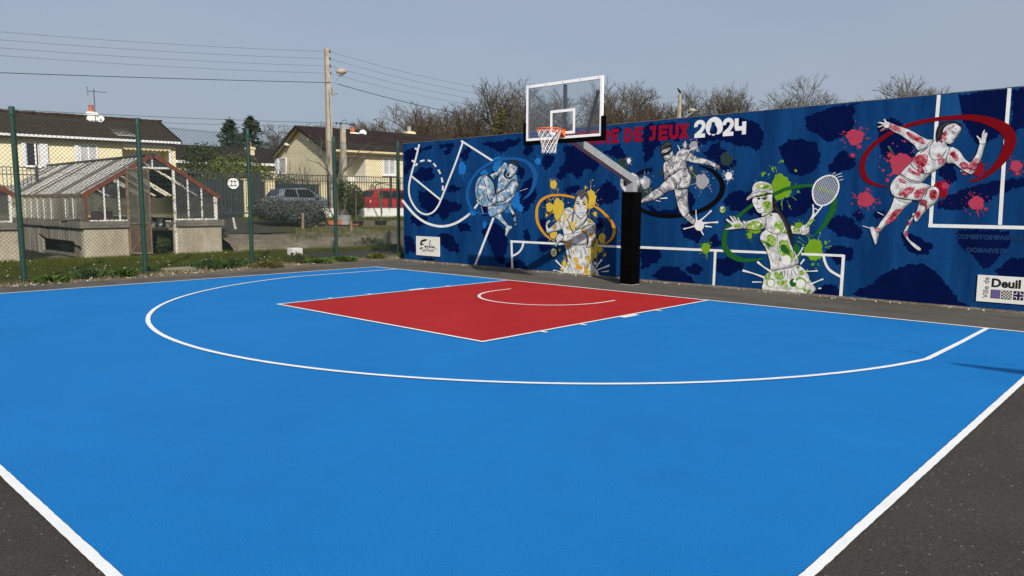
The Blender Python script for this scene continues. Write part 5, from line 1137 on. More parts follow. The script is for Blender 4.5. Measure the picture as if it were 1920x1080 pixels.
# ================================================================== HOUSES
GZ = .95
def roof_tiles(parent, s0, s1, qe, qr, ze, zr_, mat, name='roof', n=14):
    """one slope of tile courses, each course a step proud of the one above"""
    mb = MB(); dq, dz = (qr-qe)/n, (zr_-ze)/n
    for k in range(n):
        qa, qb, za, zb_ = qe+dq*k, qe+dq*(k+1.15), ze+dz*k, ze+dz*(k+1.15); t = .035
        if k == n-1: qb, zb_ = qr, zr_
        mb.add([S(s0, qa, za+t), S(s1, qa, za+t), S(s1, qb, zb_+.005), S(s0, qb, zb_+.005), S(s0, qa, za), S(s1, qa, za)], [(0, 1, 2, 3), (4, 5, 1, 0)])
    return part(name, mb, mat, parent)
def window(parent, s0, s1, z0, z1, q, pane='curtain_pane', shutter=None, mull=1, f=.07):
    w = MB()
    for r in ((s0, s1, z1-f, z1), (s0, s1, z0, z0+f), (s0, s0+f, z0+f, z1-f), (s1-f, s1, z0+f, z1-f)): w.sbox(r[0], r[1], q-.05, q+.02, r[2], r[3])
    for k in range(mull): m = s0+(s1-s0)*(k+1)/(mull+1); w.sbox(m-.035, m+.035, q-.045, q+.02, z0+f, z1-f)
    o = part('window', w, M['white_paint'], parent)
    mb = MB(); mb.sbox(s0+.02, s1-.02, q-.012, q-.004, z0+.02, z1-.02); part('pane', mb, M[pane], o)
    mb = MB(); mb.sbox(s0-.06, s1+.06, q-.12, q-.002, z0-.07, z0-.002); part('sill', mb, M['white_paint'], o)
    return o
# left house (row of dwellings)
QF = 39.9; SR = 10.15
h1 = empty('house', S(0, QF+4, GZ), 'long cream house at left with brown tiled roof, chimney and television antenna', 'house')
mb = MB()
lg0, lg1 = 7.75, 9.85
mb.sbox(-22, lg0, QF, QF+8, GZ-.5, 4.60); mb.sbox(lg1+.12, SR, QF, QF+8, GZ-.5, 4.60); mb.sbox(lg0, lg1+.12, QF+1.6, QF+8, GZ-.5, 4.60); mb.sbox(lg0, lg1+.12, QF, QF+1.6, GZ-.5, 3.1)
part('wall', mb, M['cream'], h1)
mb = MB(); mb.prism([S(SR, QF, 4.60), S(SR, QF+8, 4.60), S(SR, QF+4, 5.95)], G_*-.2); part('gable_wall', mb, M['cream'], h1)
mb = MB(); mb.sbox(lg0, lg1+.10, QF-.02, QF+.14, 4.34, 4.58); mb.sbox(lg1, lg1+.10, QF-.02, QF+.10, 3.1, 4.34); part('loggia_beam', mb, M['white_paint'], h1)
mb = MB(); mb.sbox(lg0+.02, lg1, QF+1.55, QF+1.59, 3.1, 4.59); part('loggia_back', mb, M['white_wall'], h1)
mb = MB()
for k in range(22): s = lg0+.05+k*.095; mb.sbox(s, s+.08, QF-.10, QF-.05, 4.22-.04*(k % 2), 4.36)
part('awning_fringe', mb, M['cream2'], h1)
roof_tiles(h1, -22, SR+.18, QF-.42, QF+4, 4.63, 5.99, M['roof_tile'], n=16); 
mb = MB(); mb.quad(S(-22, QF+8.4, 4.63), S(SR+.18, QF+8.4, 4.63), S(SR+.18, QF+4, 5.99), S(-22, QF+4, 5.99)); part('roof', mb, M['roof_tile'], h1)
mb = MB()
rnd = random.Random(2)
for k in range(78): s = -16+k*.34; mb.bar(S(s, QF+4, 6.02+rnd.uniform(-.01, .02)), S(s+.36, QF+4, 6.04+rnd.uniform(-.01, .02)), .22, .10)
part('ridge_tiles', mb, M['roof_tile'], h1)
mb = MB(); mb.bar(S(-22, QF-.45, 4.60), S(SR+.15, QF-.45, 4.60), .12, .10); part('gutter', mb, M['shutter_white'], h1)
mb = MB(); mb.bar(S(SR+.2, QF-.42, 4.62), S(SR+.2, QF+4, 6.0), .06, .16); part('verge_board', mb, M['roof_dark'], h1)
# windows of the left house
wz0, wz1 = zof(70, 312, QF), zof(70, 268, QF)
o = window(h1, sof(56, QF), sof(80, QF), wz0, wz1, QF, 'dark_pane', f=.035, mull=0)
mb = MB(); mb.sbox(sof(48, QF), sof(56, QF), QF-.10, QF-.05, wz0, wz1); mb.sbox(sof(81.5, QF), sof(97, QF), QF-.10, QF-.05, wz0, wz1); part('shutter', mb, M['shutter_white'], o)
mb = MB(); mb.sbox(sof(72, QF), sof(75, QF), QF-.10, QF-.03, wz0+.04, wz1-.04); part('open_casement', mb, M['white_paint'], o)
o = window(h1, sof(155, QF), sof(190, QF), wz0+.1, wz1+.05, QF, 'curtain_pane'); mb = MB(); mb.sbox(sof(146, QF), sof(154, QF), QF-.10, QF-.05, wz0+.1, wz1+.05); part('shutter', mb, M['shutter_white'], o)
window(h1, sof(-60, QF), sof(-25, QF), wz0, wz1, QF)
# chimney, flashing and antenna
def chim(parent, s, q, z0, z1, w, mat, pot='terracotta'):
    mb = MB(); mb.sbox(s-w/2, s+w/2, q-w/2, q+w/2, z0, z1); mb.sbox(s-w/2-.06, s+w/2+.06, q-w/2-.06, q+w/2+.06, z1-.16, z1-.05); o = part('chimney', mb, mat, parent)
    mb = MB(); mb.lathe(S(s, q, z1), [(w*.28, 0), (w*.26, .28), (w*.3, .34)], 10); part('chimney_pot', mb, M[pot], o); return o
sc_ = sof(182, 43.2); chim(h1, sc_, 43.2, 5.5, zof(182, 211, 43.2), .42, M['white_wall'])
mb = MB(); mb.sbox(sc_+.25, sc_+1.05, 42.9, 43.3, 5.6, zof(182, 219, 43.2)); 
mb = MB(); 
for k in range(4): mb.quad(S(sc_+.15+k*.16, 42.6-.25*k, 5.56+.02-.077*k), S(sc_+.45+k*.2, 42.6-.25*k, 5.60-.077*k), S(sc_+.75+k*.24, 40.2, 4.87), S(sc_+.55+k*.2, 40.2, 4.87))
part('flashing', mb, M['shutter_white'], h1)
mb = MB(); ant = empty('television_antenna', S(sof(189, 43.0), 43.0, 5.6), 'thin television antenna on mast beside the left chimney', 'antenna'); b_ = S(sof(189, 43.0), 43.0, 5.6); tz = zof(189, 168, 43.0)
mb.tube(b_, (b_.x, b_.y, tz), .022, n=6); part('mast', mb, M['rail'], ant)
mb = MB(); c_ = Vector((b_.x, b_.y, tz-.12)); mb.tube(c_-G_*.25, c_+G_*.55, .012, n=5)
for k in range(7): q_ = c_+G_*(-.2+k*.12); mb.tube(q_-A_*.2-Vector((0, 0, 0)), q_+A_*.2, .008, n=4)
mb.tube(c_-G_*.28+Vector((0, 0, .22)), c_-G_*.28-Vector((0, 0, .22)), .01, n=4)
for k in range(4): mb.tube(c_-G_*(.24+.03*k)-A_*.2+Vector((0, 0, -.15+.1*k)), c_-G_*(.24+.03*k)+A_*.2+Vector((0, 0, -.15+.1*k)), .007, n=4)
part('elements', mb, M['rail'], ant)
def dish(s, q, z, r, label):
    p = S(s, q, z); n_ = Vector((.8, -.55, .3)).normalized(); x = n_.orthogonal().normalized(); y = n_.cross(x); mb = MB(); vs = [p]; N2 = 14
    for rr_, dd in ((.5, .03), (1, .11)):
        for k in range(N2): t = 2*math.pi*k/N2; vs.append(p+x*(r*rr_*math.cos(t))+y*(r*rr_*math.sin(t))+n_*(dd*r*1.6))
    mb.add(vs, [(0, 1+k, 1+(k+1) % N2) for k in range(N2)]+[(1+k, 1+N2+k, 1+N2+(k+1) % N2, 1+(k+1) % N2) for k in range(N2)])
    e = empty('satellite_dish', p-Vector((0, 0, .3)), label, 'satellite dish'); part('reflector', mb, M['shutter_white'], e)
    mb = MB(); mb.tube(p, p-Vector((0, 0, .45)), .02, n=6); mb.tube(p-y*r*.9, p+n_*r*1.1, .012, n=5); mb.box(*(v for ax in range(3) for v in ((p+n_*r*1.1)[ax]-.035, (p+n_*r*1.1)[ax]+.035))); part('feed_arm', mb, M['shutter_white'], e)
dish(sof(199, 42.6), 42.6, zof(199, 224, 42.6), .17, 'white satellite dish on the left house roof beside its chimney')

# right house with gable towards the court
S0, S1, Q0, Q1 = 18.32, 27.5, 39.95, 47.5; ZE2, ZR2 = 4.72, 6.22; QM = (Q0+Q1)/2
h2 = empty('house', S(22, QM, GZ), 'cream gabled house at centre with dark brown roof above the red car', 'house')
p0_, p1_ = 18.55, 20.62
mb = MB(); mb.sbox(S0+.01, p0_, Q0, Q1, GZ-.5, ZE2); mb.sbox(p1_, S1, Q0, Q1, GZ-.5, ZE2); mb.sbox(p0_, p1_, Q0+1.5, Q1, GZ-.5, ZE2); mb.sbox(p0_, p1_, Q0, Q0+1.5, GZ-.5, 2.95); mb.sbox(p0_, p1_, Q0+.001, Q0+.3, 4.36, ZE2-.002); part('wall', mb, M['cream'], h2)
mb = MB(); mb.prism([S(S0, Q0, ZE2+.001), S(S0, QM, ZR2-.02), S(S0, Q1, ZE2+.001)], G_*.25); part('gable_wall', mb, M['cream'], h2)
mb = MB(); mb.sbox(p0_+.02, p1_-.01, Q0+1.46, Q0+1.495, 2.95, 4.60); mb.sbox(p1_-.03, p1_-.008, Q0+.02, Q0+1.45, 2.95, 4.36); part('porch_wall', mb, M['white_wall'], h2)
mb = MB(); mb.sbox(p0_+.2, p0_+1.05, Q0+1.40, Q0+1.45, 2.95, 4.15); o = part('porch_door', mb, M['dark_pane'], h2)
ov = .36
roof_tiles(h2, S0-ov, S1, Q0-.42, QM, ZE2-.05, ZR2+.08, M['roof_dark'], n=16)
mb = MB(); mb.quad(S(S0-ov, Q1+.42, ZE2-.05), S(S1, Q1+.42, ZE2-.05), S(S1, QM, ZR2+.08), S(S0-ov, QM, ZR2+.08)); part('roof', mb, M['roof_dark'], h2)
for qa in (Q0-.42, Q1+.42):
    mb = MB(); mb.bar(S(S0-ov, qa, ZE2-.12), S(S0-ov, QM, ZR2+.02), .05, .17); part('verge_board', mb, M['roof_dark'], h2)
    mb = MB(); mb.quad(S(S0-ov+.02, qa, ZE2-.11), S(S0, qa, ZE2-.11), S(S0, QM, ZR2+.02), S(S0-ov+.02, QM, ZR2+.02)); part('soffit', mb, M['cream2'], h2)
for qb in (Q0+2.1, Q0+5.6): 
    zz_ = ZE2+(ZR2-ZE2)*(1-abs(qb-QM)/(QM-Q0))-.12; mb = MB(); mb.sbox(S0-ov+.03, S0, qb-.06, qb+.06, zz_-.14, zz_); part('bracket', mb, M['white_paint'], h2)
mb = MB(); mb.bar(S(S0-ov, Q0-.47, ZE2-.09), S(S1, Q0-.47, ZE2-.09), .12, .11); part('gutter', mb, M['cream2'], h2)
mb = MB(); mb.sbox(S0, S1, Q0-.4, Q0-.01, ZE2-.20, ZE2-.15); part('soffit', mb, M['cream2'], h2)
window(h2, sof(719, Q0), sof(742, Q0), zof(730, 328, Q0), zof(730, 296, Q0), Q0, 'curtain_pane', mull=1)
# gable window
ga = lambda px, py: CAM+ray(px, py)*((S0)/(ray(px, py).dot(G_)))
def qg(px): return A_.dot(ga(px, 300)-CAM)
gz0, gz1 = ga(530, 327).z, ga(530, 296).z; gq0, gq1 = qg(537), qg(523)
mb = MB(); f = .08
for a0, a1, b0_, b1_ in ((gq0, gq1, gz1-f, gz1), (gq0, gq1, gz0, gz0+f), (gq0, gq0+f, gz0+f, gz1-f), (gq1-f, gq1, gz0+f, gz1-f)): mb.sbox(S0-.05, S0+.03, a0, a1, b0_, b1_)
o = part('window', mb, M['white_paint'], h2); mb = MB(); mb.sbox(S0-.02, S0-.006, gq0+.02, gq1-.02, gz0+.02, gz1-.02); part('pane', mb, M['curtain_pane'], o)
mb = MB(); mb.sbox(S0-.11, S0-.055, gq1-.02, gq1+.45, gz0, gz1); part('shutter', mb, M['shutter_white'], o)
chim(h2, sof(769, QM), QM, ZR2-.5, zof(769, 247, QM), .5, M['cream2'], 'grey_pot')
sc2 = sof(664, QM-.6); chim(h2, sc2, QM-.6, ZR2-.6, zof(664, 243, QM-.6)-.2, .55, M['white_wall'])
dish(sof(683, 42.9), 42.9, zof(683, 250, 42.9), .22, 'white satellite dish on the centre house roof beside its chimney')

# low house between the two, with dark roof
h3 = empty('house', S(13.5, 53, GZ), 'low house with plain dark roof half hidden by shrubs between the two cream houses', 'house')
qh = 50.0
sa, sb_ = sof(333, qh), sof(522, qh); ze_, zr3 = zof(420, 303, qh), zof(420, 275, qh+4)
mb = MB(); mb.sbox(sa, sb_+1, qh, qh+8, GZ-.5, ze_); part('wall', mb, M['cream'], h3)
roof_tiles(h3, sa-1, sb_+1.2, qh-.4, qh+4, ze_-.05, zr3, M['roof_dark'], n=12)
mb = MB(); mb.quad(S(sa-1, qh+8.4, ze_-.05), S(sb_+1.2, qh+8.4, ze_-.05), S(sb_+1.2, qh+4, zr3), S(sa-1, qh+4, zr3)); part('roof', mb, M['roof_dark'], h3)
mb = MB(); mb.bar(S(sa-1, qh-.42, ze_-.12), S(sb_+1.2, qh-.42, ze_-.12), .14, .16); part('gutter', mb, M['white_paint'], h3)
chim(h3, sof(473, qh+2), qh+2, ze_, zof(473, 276, qh+2), .45, M['cream2'])
window(h3, sof(345, qh), sof(352, qh), ze_-1.6, ze_-.5, qh)

# ================================================================== STREET EDGE: low wall, railing, gate, pillars
QR = 32.9
sW0, sW1 = sof(590, QR), sof(800, QR)+6
mb = MB(); mb.sbox(sW0, sW1, QR, QR+.2, .7, 1.47); lw = mb.build('low_wall', M['white_wall'], origin=S((sW0+sW1)/2, QR, .7)); tag(lw, 'low white rendered wall below the railing, in front of the red car', 'wall')
mb = MB(); mb.sbox(sW0-.02, sW1, QR-.03, QR+.23, 1.471, 1.50); part('wall_coping', mb, M['concrete_dark'], lw)
def railing(s0, s1, z0, z1, label, group=None, step=.125, q=QR+.1):
    e = empty('railing', S((s0+s1)/2, q, z0), label, 'railing', group)
    bar_mb = MB(); bar_mb.box(-.011, .011, -.011, .011, 0, z1-z0-.02); me = bpy.data.meshes.new('bar'); me.from_pydata([tuple(v) for v in bar_mb.v], [], bar_mb.f); me.materials.append(M['rail'])
    n = int((s1-s0)/step); rz = math.atan2(G_.y, G_.x)
    for k in range(n): piece('bar', me, S(s0+(k+.5)*step, q, z0), e, (0, 0, rz))
    for z in (z1-.02, z1-.28, z0+.12):
        mb = MB(); mb.bar(S(s0, q, z), S(s1, q, z), .04, .035); part('rail', mb, M['rail'], e)
    k = s0
    while k <= s1+.01:
        mb = MB(); p = S(k, q, 0); mb.box(p.x-.04, p.x+.04, p.y-.04, p.y+.04, z0-.05, z1+.05); part('post', mb, M['rail'], e); k += (s1-s0)/max(1, round((s1-s0)/2.9))
    return e
ztop = zof(600, 328, QR)
railing(sof(486, QR), sof(760, QR)+2.6, 1.50, ztop, 'dark grey railing in front of the parked cars and the centre house')
railing(-8, sof(75, QR), 1.5, zof(20, 312, QR), 'dark railing in front of the left house, behind the greenhouses')
# gate with two leaves
ge = empty('gate', S(sof(400, QR), QR, GZ), 'grey metal double gate with vertical bars and a round white plate', 'gate')
zg0, zg1 = zof(440, 401, QR), zof(440, 324, QR)
bar_mb = MB(); bar_mb.box(-.012, .012, -.012, .012, 0, zg1-zg0-.06); me = bpy.data.meshes.new('bar'); me.from_pydata([tuple(v) for v in bar_mb.v], [], bar_mb.f); me.materials.append(M['rail'])
for a0, a1 in ((sof(352, QR), sof(412, QR)), (sof(416, QR), sof(484, QR))):
    n = int((a1-a0)/.13)
    for k in range(n): piece('bar', me, S(a0+(k+.5)*(a1-a0)/n, QR+.1, zg0+.03), ge, (0, 0, math.atan2(G_.y, G_.x)))
    for z in (zg0+.03, zg1-.03):
        mb = MB(); mb.bar(S(a0, QR+.1, z), S(a1, QR+.1, z), .05, .06); part('rail', mb, M['rail'], ge)
    for s in (a0+.03, a1-.03): 
        mb = MB(); p = S(s, QR+.1); mb.box(p.x-.035, p.x+.035, p.y-.035, p.y+.035, zg0, zg1); part('stile', mb, M['rail'], ge)
mb = MB(); p = S(sof(487, QR), QR+.1); mb.box(p.x-.07, p.x+.07, p.y-.07, p.y+.07, GZ-.2, zg1+.02); part('gate_post', mb, M['rail'], ge)
pc = pl(437.5, 344, QR-.02); x_ = G_; mb = MB(); vs = [pc]; 
for k in range(20): t = 2*math.pi*k/20; vs.append(pc+G_*(.235*math.cos(t))+Vector((0, 0, .235*math.sin(t))))
vs2 = [v+A_*.02 for v in vs]; mb.add(vs+vs2, [(0, 1+k, 1+(k+1) % 20) for k in range(20)]+[(1+k, 22+k, 22+(k+1) % 20, 1+(k+1) % 20) for k in range(20)])
rp = part('round_plate', mb, M['flower'], ge)
mb = MB()
for dz in (-.09, .09): mb.hexa([pc+G_*sg*.17+Vector((0, 0, dz+zz))-A_*aa for zz in (-.016, .016) for sg, aa in ((-1, .004), (1, .004), (1, .001), (-1, .001))])
for ds in (-.07, .07): mb.hexa([pc+G_*(ds+sg*.012)+Vector((0, 0, zz))-A_*aa for zz in (-.14, .14) for sg, aa in ((-1, .006), (1, .006), (1, .0015), (-1, .0015))])
part('plate_mark', mb, M['rail'], rp)
# neighbours' dark gate panels and cream pillars behind
QP = 37.2
def panel(px0, px1, pyt, label, q=QP):
    s0, s1 = sof(px0, q), sof(px1, q); e = empty('garden_fence', S((s0+s1)/2, q, GZ), label, 'fence'); zt_ = zof((px0+px1)/2, pyt, q); n = max(3, int((s1-s0)/.16))
    m_ = MB(); m_.box(-.072, .072, -.02, .02, 0, zt_-GZ-.1); me = bpy.data.meshes.new('board'); me.from_pydata([tuple(v) for v in m_.v], [], m_.f); me.materials.append(M['slat_dark'])
    for k in range(n): piece('board', me, S(s0+(k+.5)*(s1-s0)/n, q, GZ+.05), e, (0, 0, math.atan2(G_.y, G_.x)))
    mb = MB(); mb.bar(S(s0, q, zt_-.03), S(s1, q, zt_-.03), .07, .06); part('top_rail', mb, M['slat_dark'], e); return e
panel(358, 458, 336, 'solid dark board fence behind the grey double gate'); panel(470, 497, 342, 'narrow dark board gate between two cream pillars'); panel(516, 599, 345, 'dark board gate behind the grey car')
for px0, px1, pyt, lab in ((457, 469, 338, 'cream gate pillar beside the round plate, left of two close together'), (498, 514, 339, 'cream gate pillar left of the grey car'), (600, 614, 344, 'cream gate pillar right of the grey car')):
    s0, s1 = sof(px0, QP), sof(px1, QP); zt_ = zof(px0, pyt, QP); mb = MB(); mb.sbox(s0, s1, QP-.2, QP+.2, GZ-.1, zt_); o = mb.build('gate_pillar', M['cream2'], origin=S((s0+s1)/2, QP, GZ)); tag(o, lab, 'pillar')
    mb = MB(); mb.sbox(s0-.05, s1+.05, QP-.25, QP+.25, zt_+.001, zt_+.08); part('pillar_cap', mb, M['cream2'], o)

# ================================================================== CARS
def car(name, s_front, s_rear, q, body, label, hatch=True):
    """built along G_; front at s_front"""
    Lc = abs(s_front-s_rear); dr = 1 if s_front > s_rear else -1; W2 = .86
    def P(u, v, z): return S(s_rear+dr*u*Lc, q+v, GZ+.03+z)
    e = empty(name, S((s_front+s_rear)/2, q, GZ), label, 'car')
    up = [(0, .55), (.01, .80), (.05, .95), (.20, .99), (.40, .97), (.62, .96), (.72, .95), (.86, .86), (.96, .74), (1.0, .55)]
    lowz = .22
    mb = MB(); n = len(up); 
    for v, inset in ((-W2, 0), (-W2+.07, .03), (W2-.07, .03), (W2, 0)):
        for u, z in up: mb.v.append(P(u, v, z+(inset if inset else -.03)))
    for v in (-W2, W2):
        for u, z in up: mb.v.append(P(u, v*.96, lowz if .03 < u < .97 else .32))
    for r in range(3):
        for i in range(n-1): mb.f.append((r*n+i, r*n+i+1, (r+1)*n+i+1, (r+1)*n+i))
    for i in range(n-1): mb.f += [(4*n+i, 4*n+i+1, i+1, i), (3*n+i, 3*n+i+1, 5*n+i+1, 5*n+i)]
    mb.f += [(0, n, 2*n, 3*n, 5*n, 4*n), (n-1, 4*n-1, 3*n-1, 2*n-1) , (n-1, 4*n+n-1, 5*n+n-1, 4*n-1)]
    part('body', mb, M[body], e, True)
    rf = [(.06, .98), (.16, 1.38), (.26, 1.47), (.45, 1.49), (.56, 1.42), (.74, .97)] if hatch else [(.05, .97), (.17, 1.30), (.28, 1.40), (.48, 1.43), (.58, 1.37), (.76, .96)]
    mb = MB(); m = len(rf)
    for v, k in ((-W2+.06, 0), (-W2+.22, 1), (W2-.22, 1), (W2-.06, 0)):
        for u, z in rf: mb.v.append(P(u, v if z < 1 else (v*.86 if abs(v) > .7 else v*.9), z if k else (z if z < 1 else z-.05)))
    for r in range(3):
        for i in range(m-1): mb.f.append((r*m+i, r*m+i+1, (r+1)*m+i+1, (r+1)*m+i))
    mb.f += [tuple(range(m-1, -1, -1)), tuple(3*m+i for i in range(m))]
    part('cabin', mb, M[body], e, True)
    for v in (-1, 1):
        for a0, a1, t0_, t1_ in ((.17, .36, .20, .35), (.385, .665, .375, .545)):
            y = v*(W2-.045); y2 = v*(W2*.86-.085+.06)
            mb = MB(); b_ = [P(a0, v*(W2-.052), 1.01), P(a1, v*(W2-.052), 1.01), P(t1_, v*(W2*.80), 1.36), P(t0_, v*(W2*.80), 1.36)]; b_ = [x+A_*(v*.035) for x in b_]; mb.add(b_, [(0, 1, 2, 3)]); part('side_window', mb, M['car_glass'], e)
    mb = MB(); mb.add([P(.578, -.60, 1.39), P(.578, .60, 1.39), P(.735, .66, 1.01), P(.735, -.66, 1.01)], [(0, 1, 2, 3)]); mb.v = [x+Vector((0, 0, .03))+G_*dr*.02 for x in mb.v]; part('windscreen', mb, M['car_glass'], e)
    mb = MB(); mb.add([P(.15, -.58, 1.33), P(.15, .58, 1.33), P(.075, .64, 1.03), P(.075, -.64, 1.03)], [(0, 1, 2, 3)]); mb.v = [x+Vector((0, 0, .03))-G_*dr*.02 for x in mb.v]; part('rear_window', mb, M['car_glass'], e)
    for v in (-1, 1):
        mb = MB(); mb.hexa([P(.955, v*.5, .62), P(.955, v*.82, .62), P(.995, v*.74, .62), P(.998, v*.5, .62), P(.94, v*.5, .74), P(.93, v*.83, .74), P(.965, v*.76, .72), P(.975, v*.5, .72)]); part('headlight', mb, M['lamp_glass'], e)
        mb = MB(); mb.hexa([P(.0, v*.62, .70), P(.0, v*.84, .70), P(.05, v*.875, .70), P(.05, v*.62, .70), P(.005, v*.62, .92), P(.01, v*.82, .92), P(.05, v*.86, .92), P(.05, v*.62, .92)]); part('tail_light', mb, M['car_red'], e)
        mb = MB(); c = P(.64, v*(W2+.06), 1.02); mb.box(c.x-.10, c.x+.10, c.y-.10, c.y+.10, c.z-.06, c.z+.06); part('mirror', mb, M[body], e)
        for u in (.20, .80):
            c = P(u, v*(W2-.12), .30); wm = MB(); 
            for r0, r1, w0, mt, nm in ((.31, .31, .10, 'tyre', 'wheel'),):
                wm.tube(c-A_*.10, c+A_*.10, .31, n=18); wo = part('wheel', wm, M['tyre'], e)
                rm = MB(); rm.tube(c-A_*.108, c+A_*.108, .20, n=14); part('rim', rm, M['rim'], wo)
    return e
QC = 35.0
car('parked_car', sof(775, QC)+.4, sof(677, QC), QC, 'car_red', 'small red hatchback parked behind the railing and low white wall')
car('parked_car', sof(628, QC), sof(527, QC)-.6, QC+.3, 'car_grey', 'silver grey car parked behind the railing beside the dark bush', False)

# ================================================================== POLES, LAMPS, WIRES
QW = 33.6
def pole(px, pytop, label, wpx=.16, lean=0):
    b_ = pl(px, 400, QW); b_.z = GZ; t_ = pl(px-2, pytop, QW); e = empty('utility_pole', b_, label, 'utility pole')
    top_ = Vector((b_.x, b_.y, t_.z))-G_*lean
    mb = MB(); d = A_*.5
    def sec(p, w, h_): return [p-G_*w-A_*h_, p+G_*w-A_*h_, p+G_*w+A_*h_, p-G_*w+A_*h_]
    mb.add(sec(b_-Vector((0, 0, .3)), .17, .13)+sec(top_, .085, .08), [(0, 1, 5, 4), (1, 2, 6, 5), (2, 3, 7, 6), (3, 0, 4, 7), (4, 5, 6, 7), (3, 2, 1, 0)])
    part('shaft', mb, M['pole_conc'], e); ins = []
    for k in range(4):
        c = top_+Vector((0, 0, -.12-.33*k))+G_*.15; mb = MB(); mb.tube(c-G_*.15, c, .012, n=6); mb.lathe(c, [(.035, -.06), (.06, -.03), (.045, 0), (.055, .03), (.02, .07)], 8); part('insulator', mb, M['slat_dark'], e); ins.append(c)
    return e, top_, ins, b_
p1e, p1t, p1i, p1b = pole(622, 92, 'tall tapering concrete utility pole with a street lamp arm', lean=.08)
p2e, p2t, p2i, p2b = pole(1268, 176, 'concrete utility pole rising behind the blue wall with a bird on top')
def lamp(e, base, px, py, label=None):
    hd = pl(px, py, QW-.35); mb = MB(); mb.path([base, base.lerp(hd, .5)+Vector((0, 0, .05)), hd-Vector((0, 0, .12))], .028, 8); part('lamp_arm', mb, M['galv'], e)
    ax = (G_*.75-A_*.65).normalized(); c0 = hd-ax*.12; mb = MB(); x = ax; prof = [(-.22, .04), (-.15, .13), (0, .185), (.16, .17), (.27, .09), (.31, .02)]
    vs = []; n_ = 12; y_ = Vector((0, 0, 1)).cross(x).normalized(); z_ = x.cross(y_)
    for t, r in prof:
        for k in range(n_): a = 2*math.pi*k/n_; vs.append(c0+x*t+y_*r*math.cos(a)+z_*r*.8*math.sin(a))
    mb.add(vs, [(i*n_+k, i*n_+(k+1) % n_, (i+1)*n_+(k+1) % n_, (i+1)*n_+k) for i in range(len(prof)-1) for k in range(n_)]+[tuple(range(n_-1, -1, -1)), tuple(range((len(prof)-1)*n_, len(prof)*n_))])
    lh = part('tapered_head', mb, M['pole_conc'], e, True)
    mb = MB(); mb.tube(c0-z_*.15+x*.05, c0-z_*.185+x*.05, .12, .09, n=10); part('lamp_lens', mb, M['lamp_glass'], lh)
lamp(p1e, pl(625, 158, QW-.05), 643, 134)
lamp(p2e, pl(1274, 232, QW-.05), 1300, 207)
c = pl(625, 171, QW-.12); mb = MB(); mb.box(c.x-.07, c.x+.07, c.y-.07, c.y+.07, c.z-.18, c.z+.18); part('junction_box', mb, M['galv'], p1e)
mb = MB(); c = pl(622, 175, QW); mb.tube(c-G_*.24, c+G_*.28, .02, n=6); part('cross_bracket', mb, M['rail'], p1e)
mb = MB(); c0 = p1b+Vector((.17, 0, .2))-A_*.1; mb.path([c0, p1t+Vector((.06, 0, -1.9))-A_*.1], .014, 5); part('down_cable', mb, M['wire'], p1e)
# shorter service post with brackets
b_ = pl(646, 400, QW+.1); b_.z = GZ; t_ = pl(645, 236, QW+.1); sp_ = empty('service_post', b_, 'short concrete post with cable brackets standing right of the tall pole', 'post')
mb = MB(); mb.add([b_+v for v in (G_*-.15-A_*.12, G_*.15-A_*.12, G_*.15+A_*.12, G_*-.15+A_*.12)]+[Vector((b_.x, b_.y, t_.z))+v for v in (G_*-.10-A_*.09, G_*.10-A_*.09, G_*.10+A_*.09, G_*-.10+A_*.09)], [(0, 1, 5, 4), (1, 2, 6, 5), (2, 3, 7, 6), (3, 0, 4, 7), (4, 5, 6, 7)]); part('shaft', mb, M['pole_conc'], sp_)
tt = Vector((b_.x, b_.y, t_.z)); mb = MB(); mb.tube(tt+G_*-.35+Vector((0, 0, .12)), tt+G_*.6+Vector((0, 0, .10)), .018, n=6); mb.path([tt+G_*-.1, tt+G_*-.02+Vector((0, 0, .22)), tt+G_*.12+Vector((0, 0, .3)), tt+G_*.3+Vector((0, 0, .1))], .012, 5)
for k in (-.33, -.12, .4, .56): q_ = tt+G_*k+Vector((0, 0, .1)); mb.lathe(q_, [(.03, -.06), (.05, 0), (.02, .05)], 6)
part('bracket', mb, M['slat_dark'], sp_)
def wire(p, q, sag, r, label, group=None):
    mb = MB(); N2 = 22; pts = [p.lerp(q, k/N2)-Vector((0, 0, sag*4*(k/N2)*(1-k/N2))) for k in range(N2+1)]; mb.path(pts, r, 5); o = mb.build('overhead_wire', M['wire'], origin=p); tag(o, label, 'wire', group)
for k in range(4):
    l_ = pl(-420, (21, 37, 53, 68)[k], QW); wire(p1i[k], l_, .18, .006, ('topmost thin wire from the pole to the left edge', 'second thin wire from the pole to the left edge', 'third thin wire from the pole to the left edge', 'lowest of four thin wires from the pole to the left edge')[k])
    wire(p1i[k], p2i[k], 1.0, .006, ('topmost thin wire running right behind the backboard', 'second thin wire running right behind the backboard', 'third thin wire running right behind the backboard', 'lowest of four thin wires running right behind the backboard')[k])
wire(pl(621, 155, QW-.1), pl(-420, 120, QW-.1), .05, .016, 'thick dark cable from the pole to the left edge')
wire(pl(632, 157, QW-.1), pl(1268, 232, QW-.1), 1.0, .017, 'thick dark cable from the pole down towards the backboard')
wire(pl(640, 231, QW), pl(-300, 186, QW), .1, .010, 'upper low cable crossing above the left house roof')
wire(pl(640, 238, QW), pl(-300, 204, QW), .1, .008, 'lower low cable crossing above the left house roof')
wire(pl(655, 235, QW), pl(1266, 262, QW), .8, .011, 'low cable running right from the short service post')
wire(pl(668, 252, QW+3), pl(900, 268, QW+3), .2, .009, 'thin cable along the centre house roof')
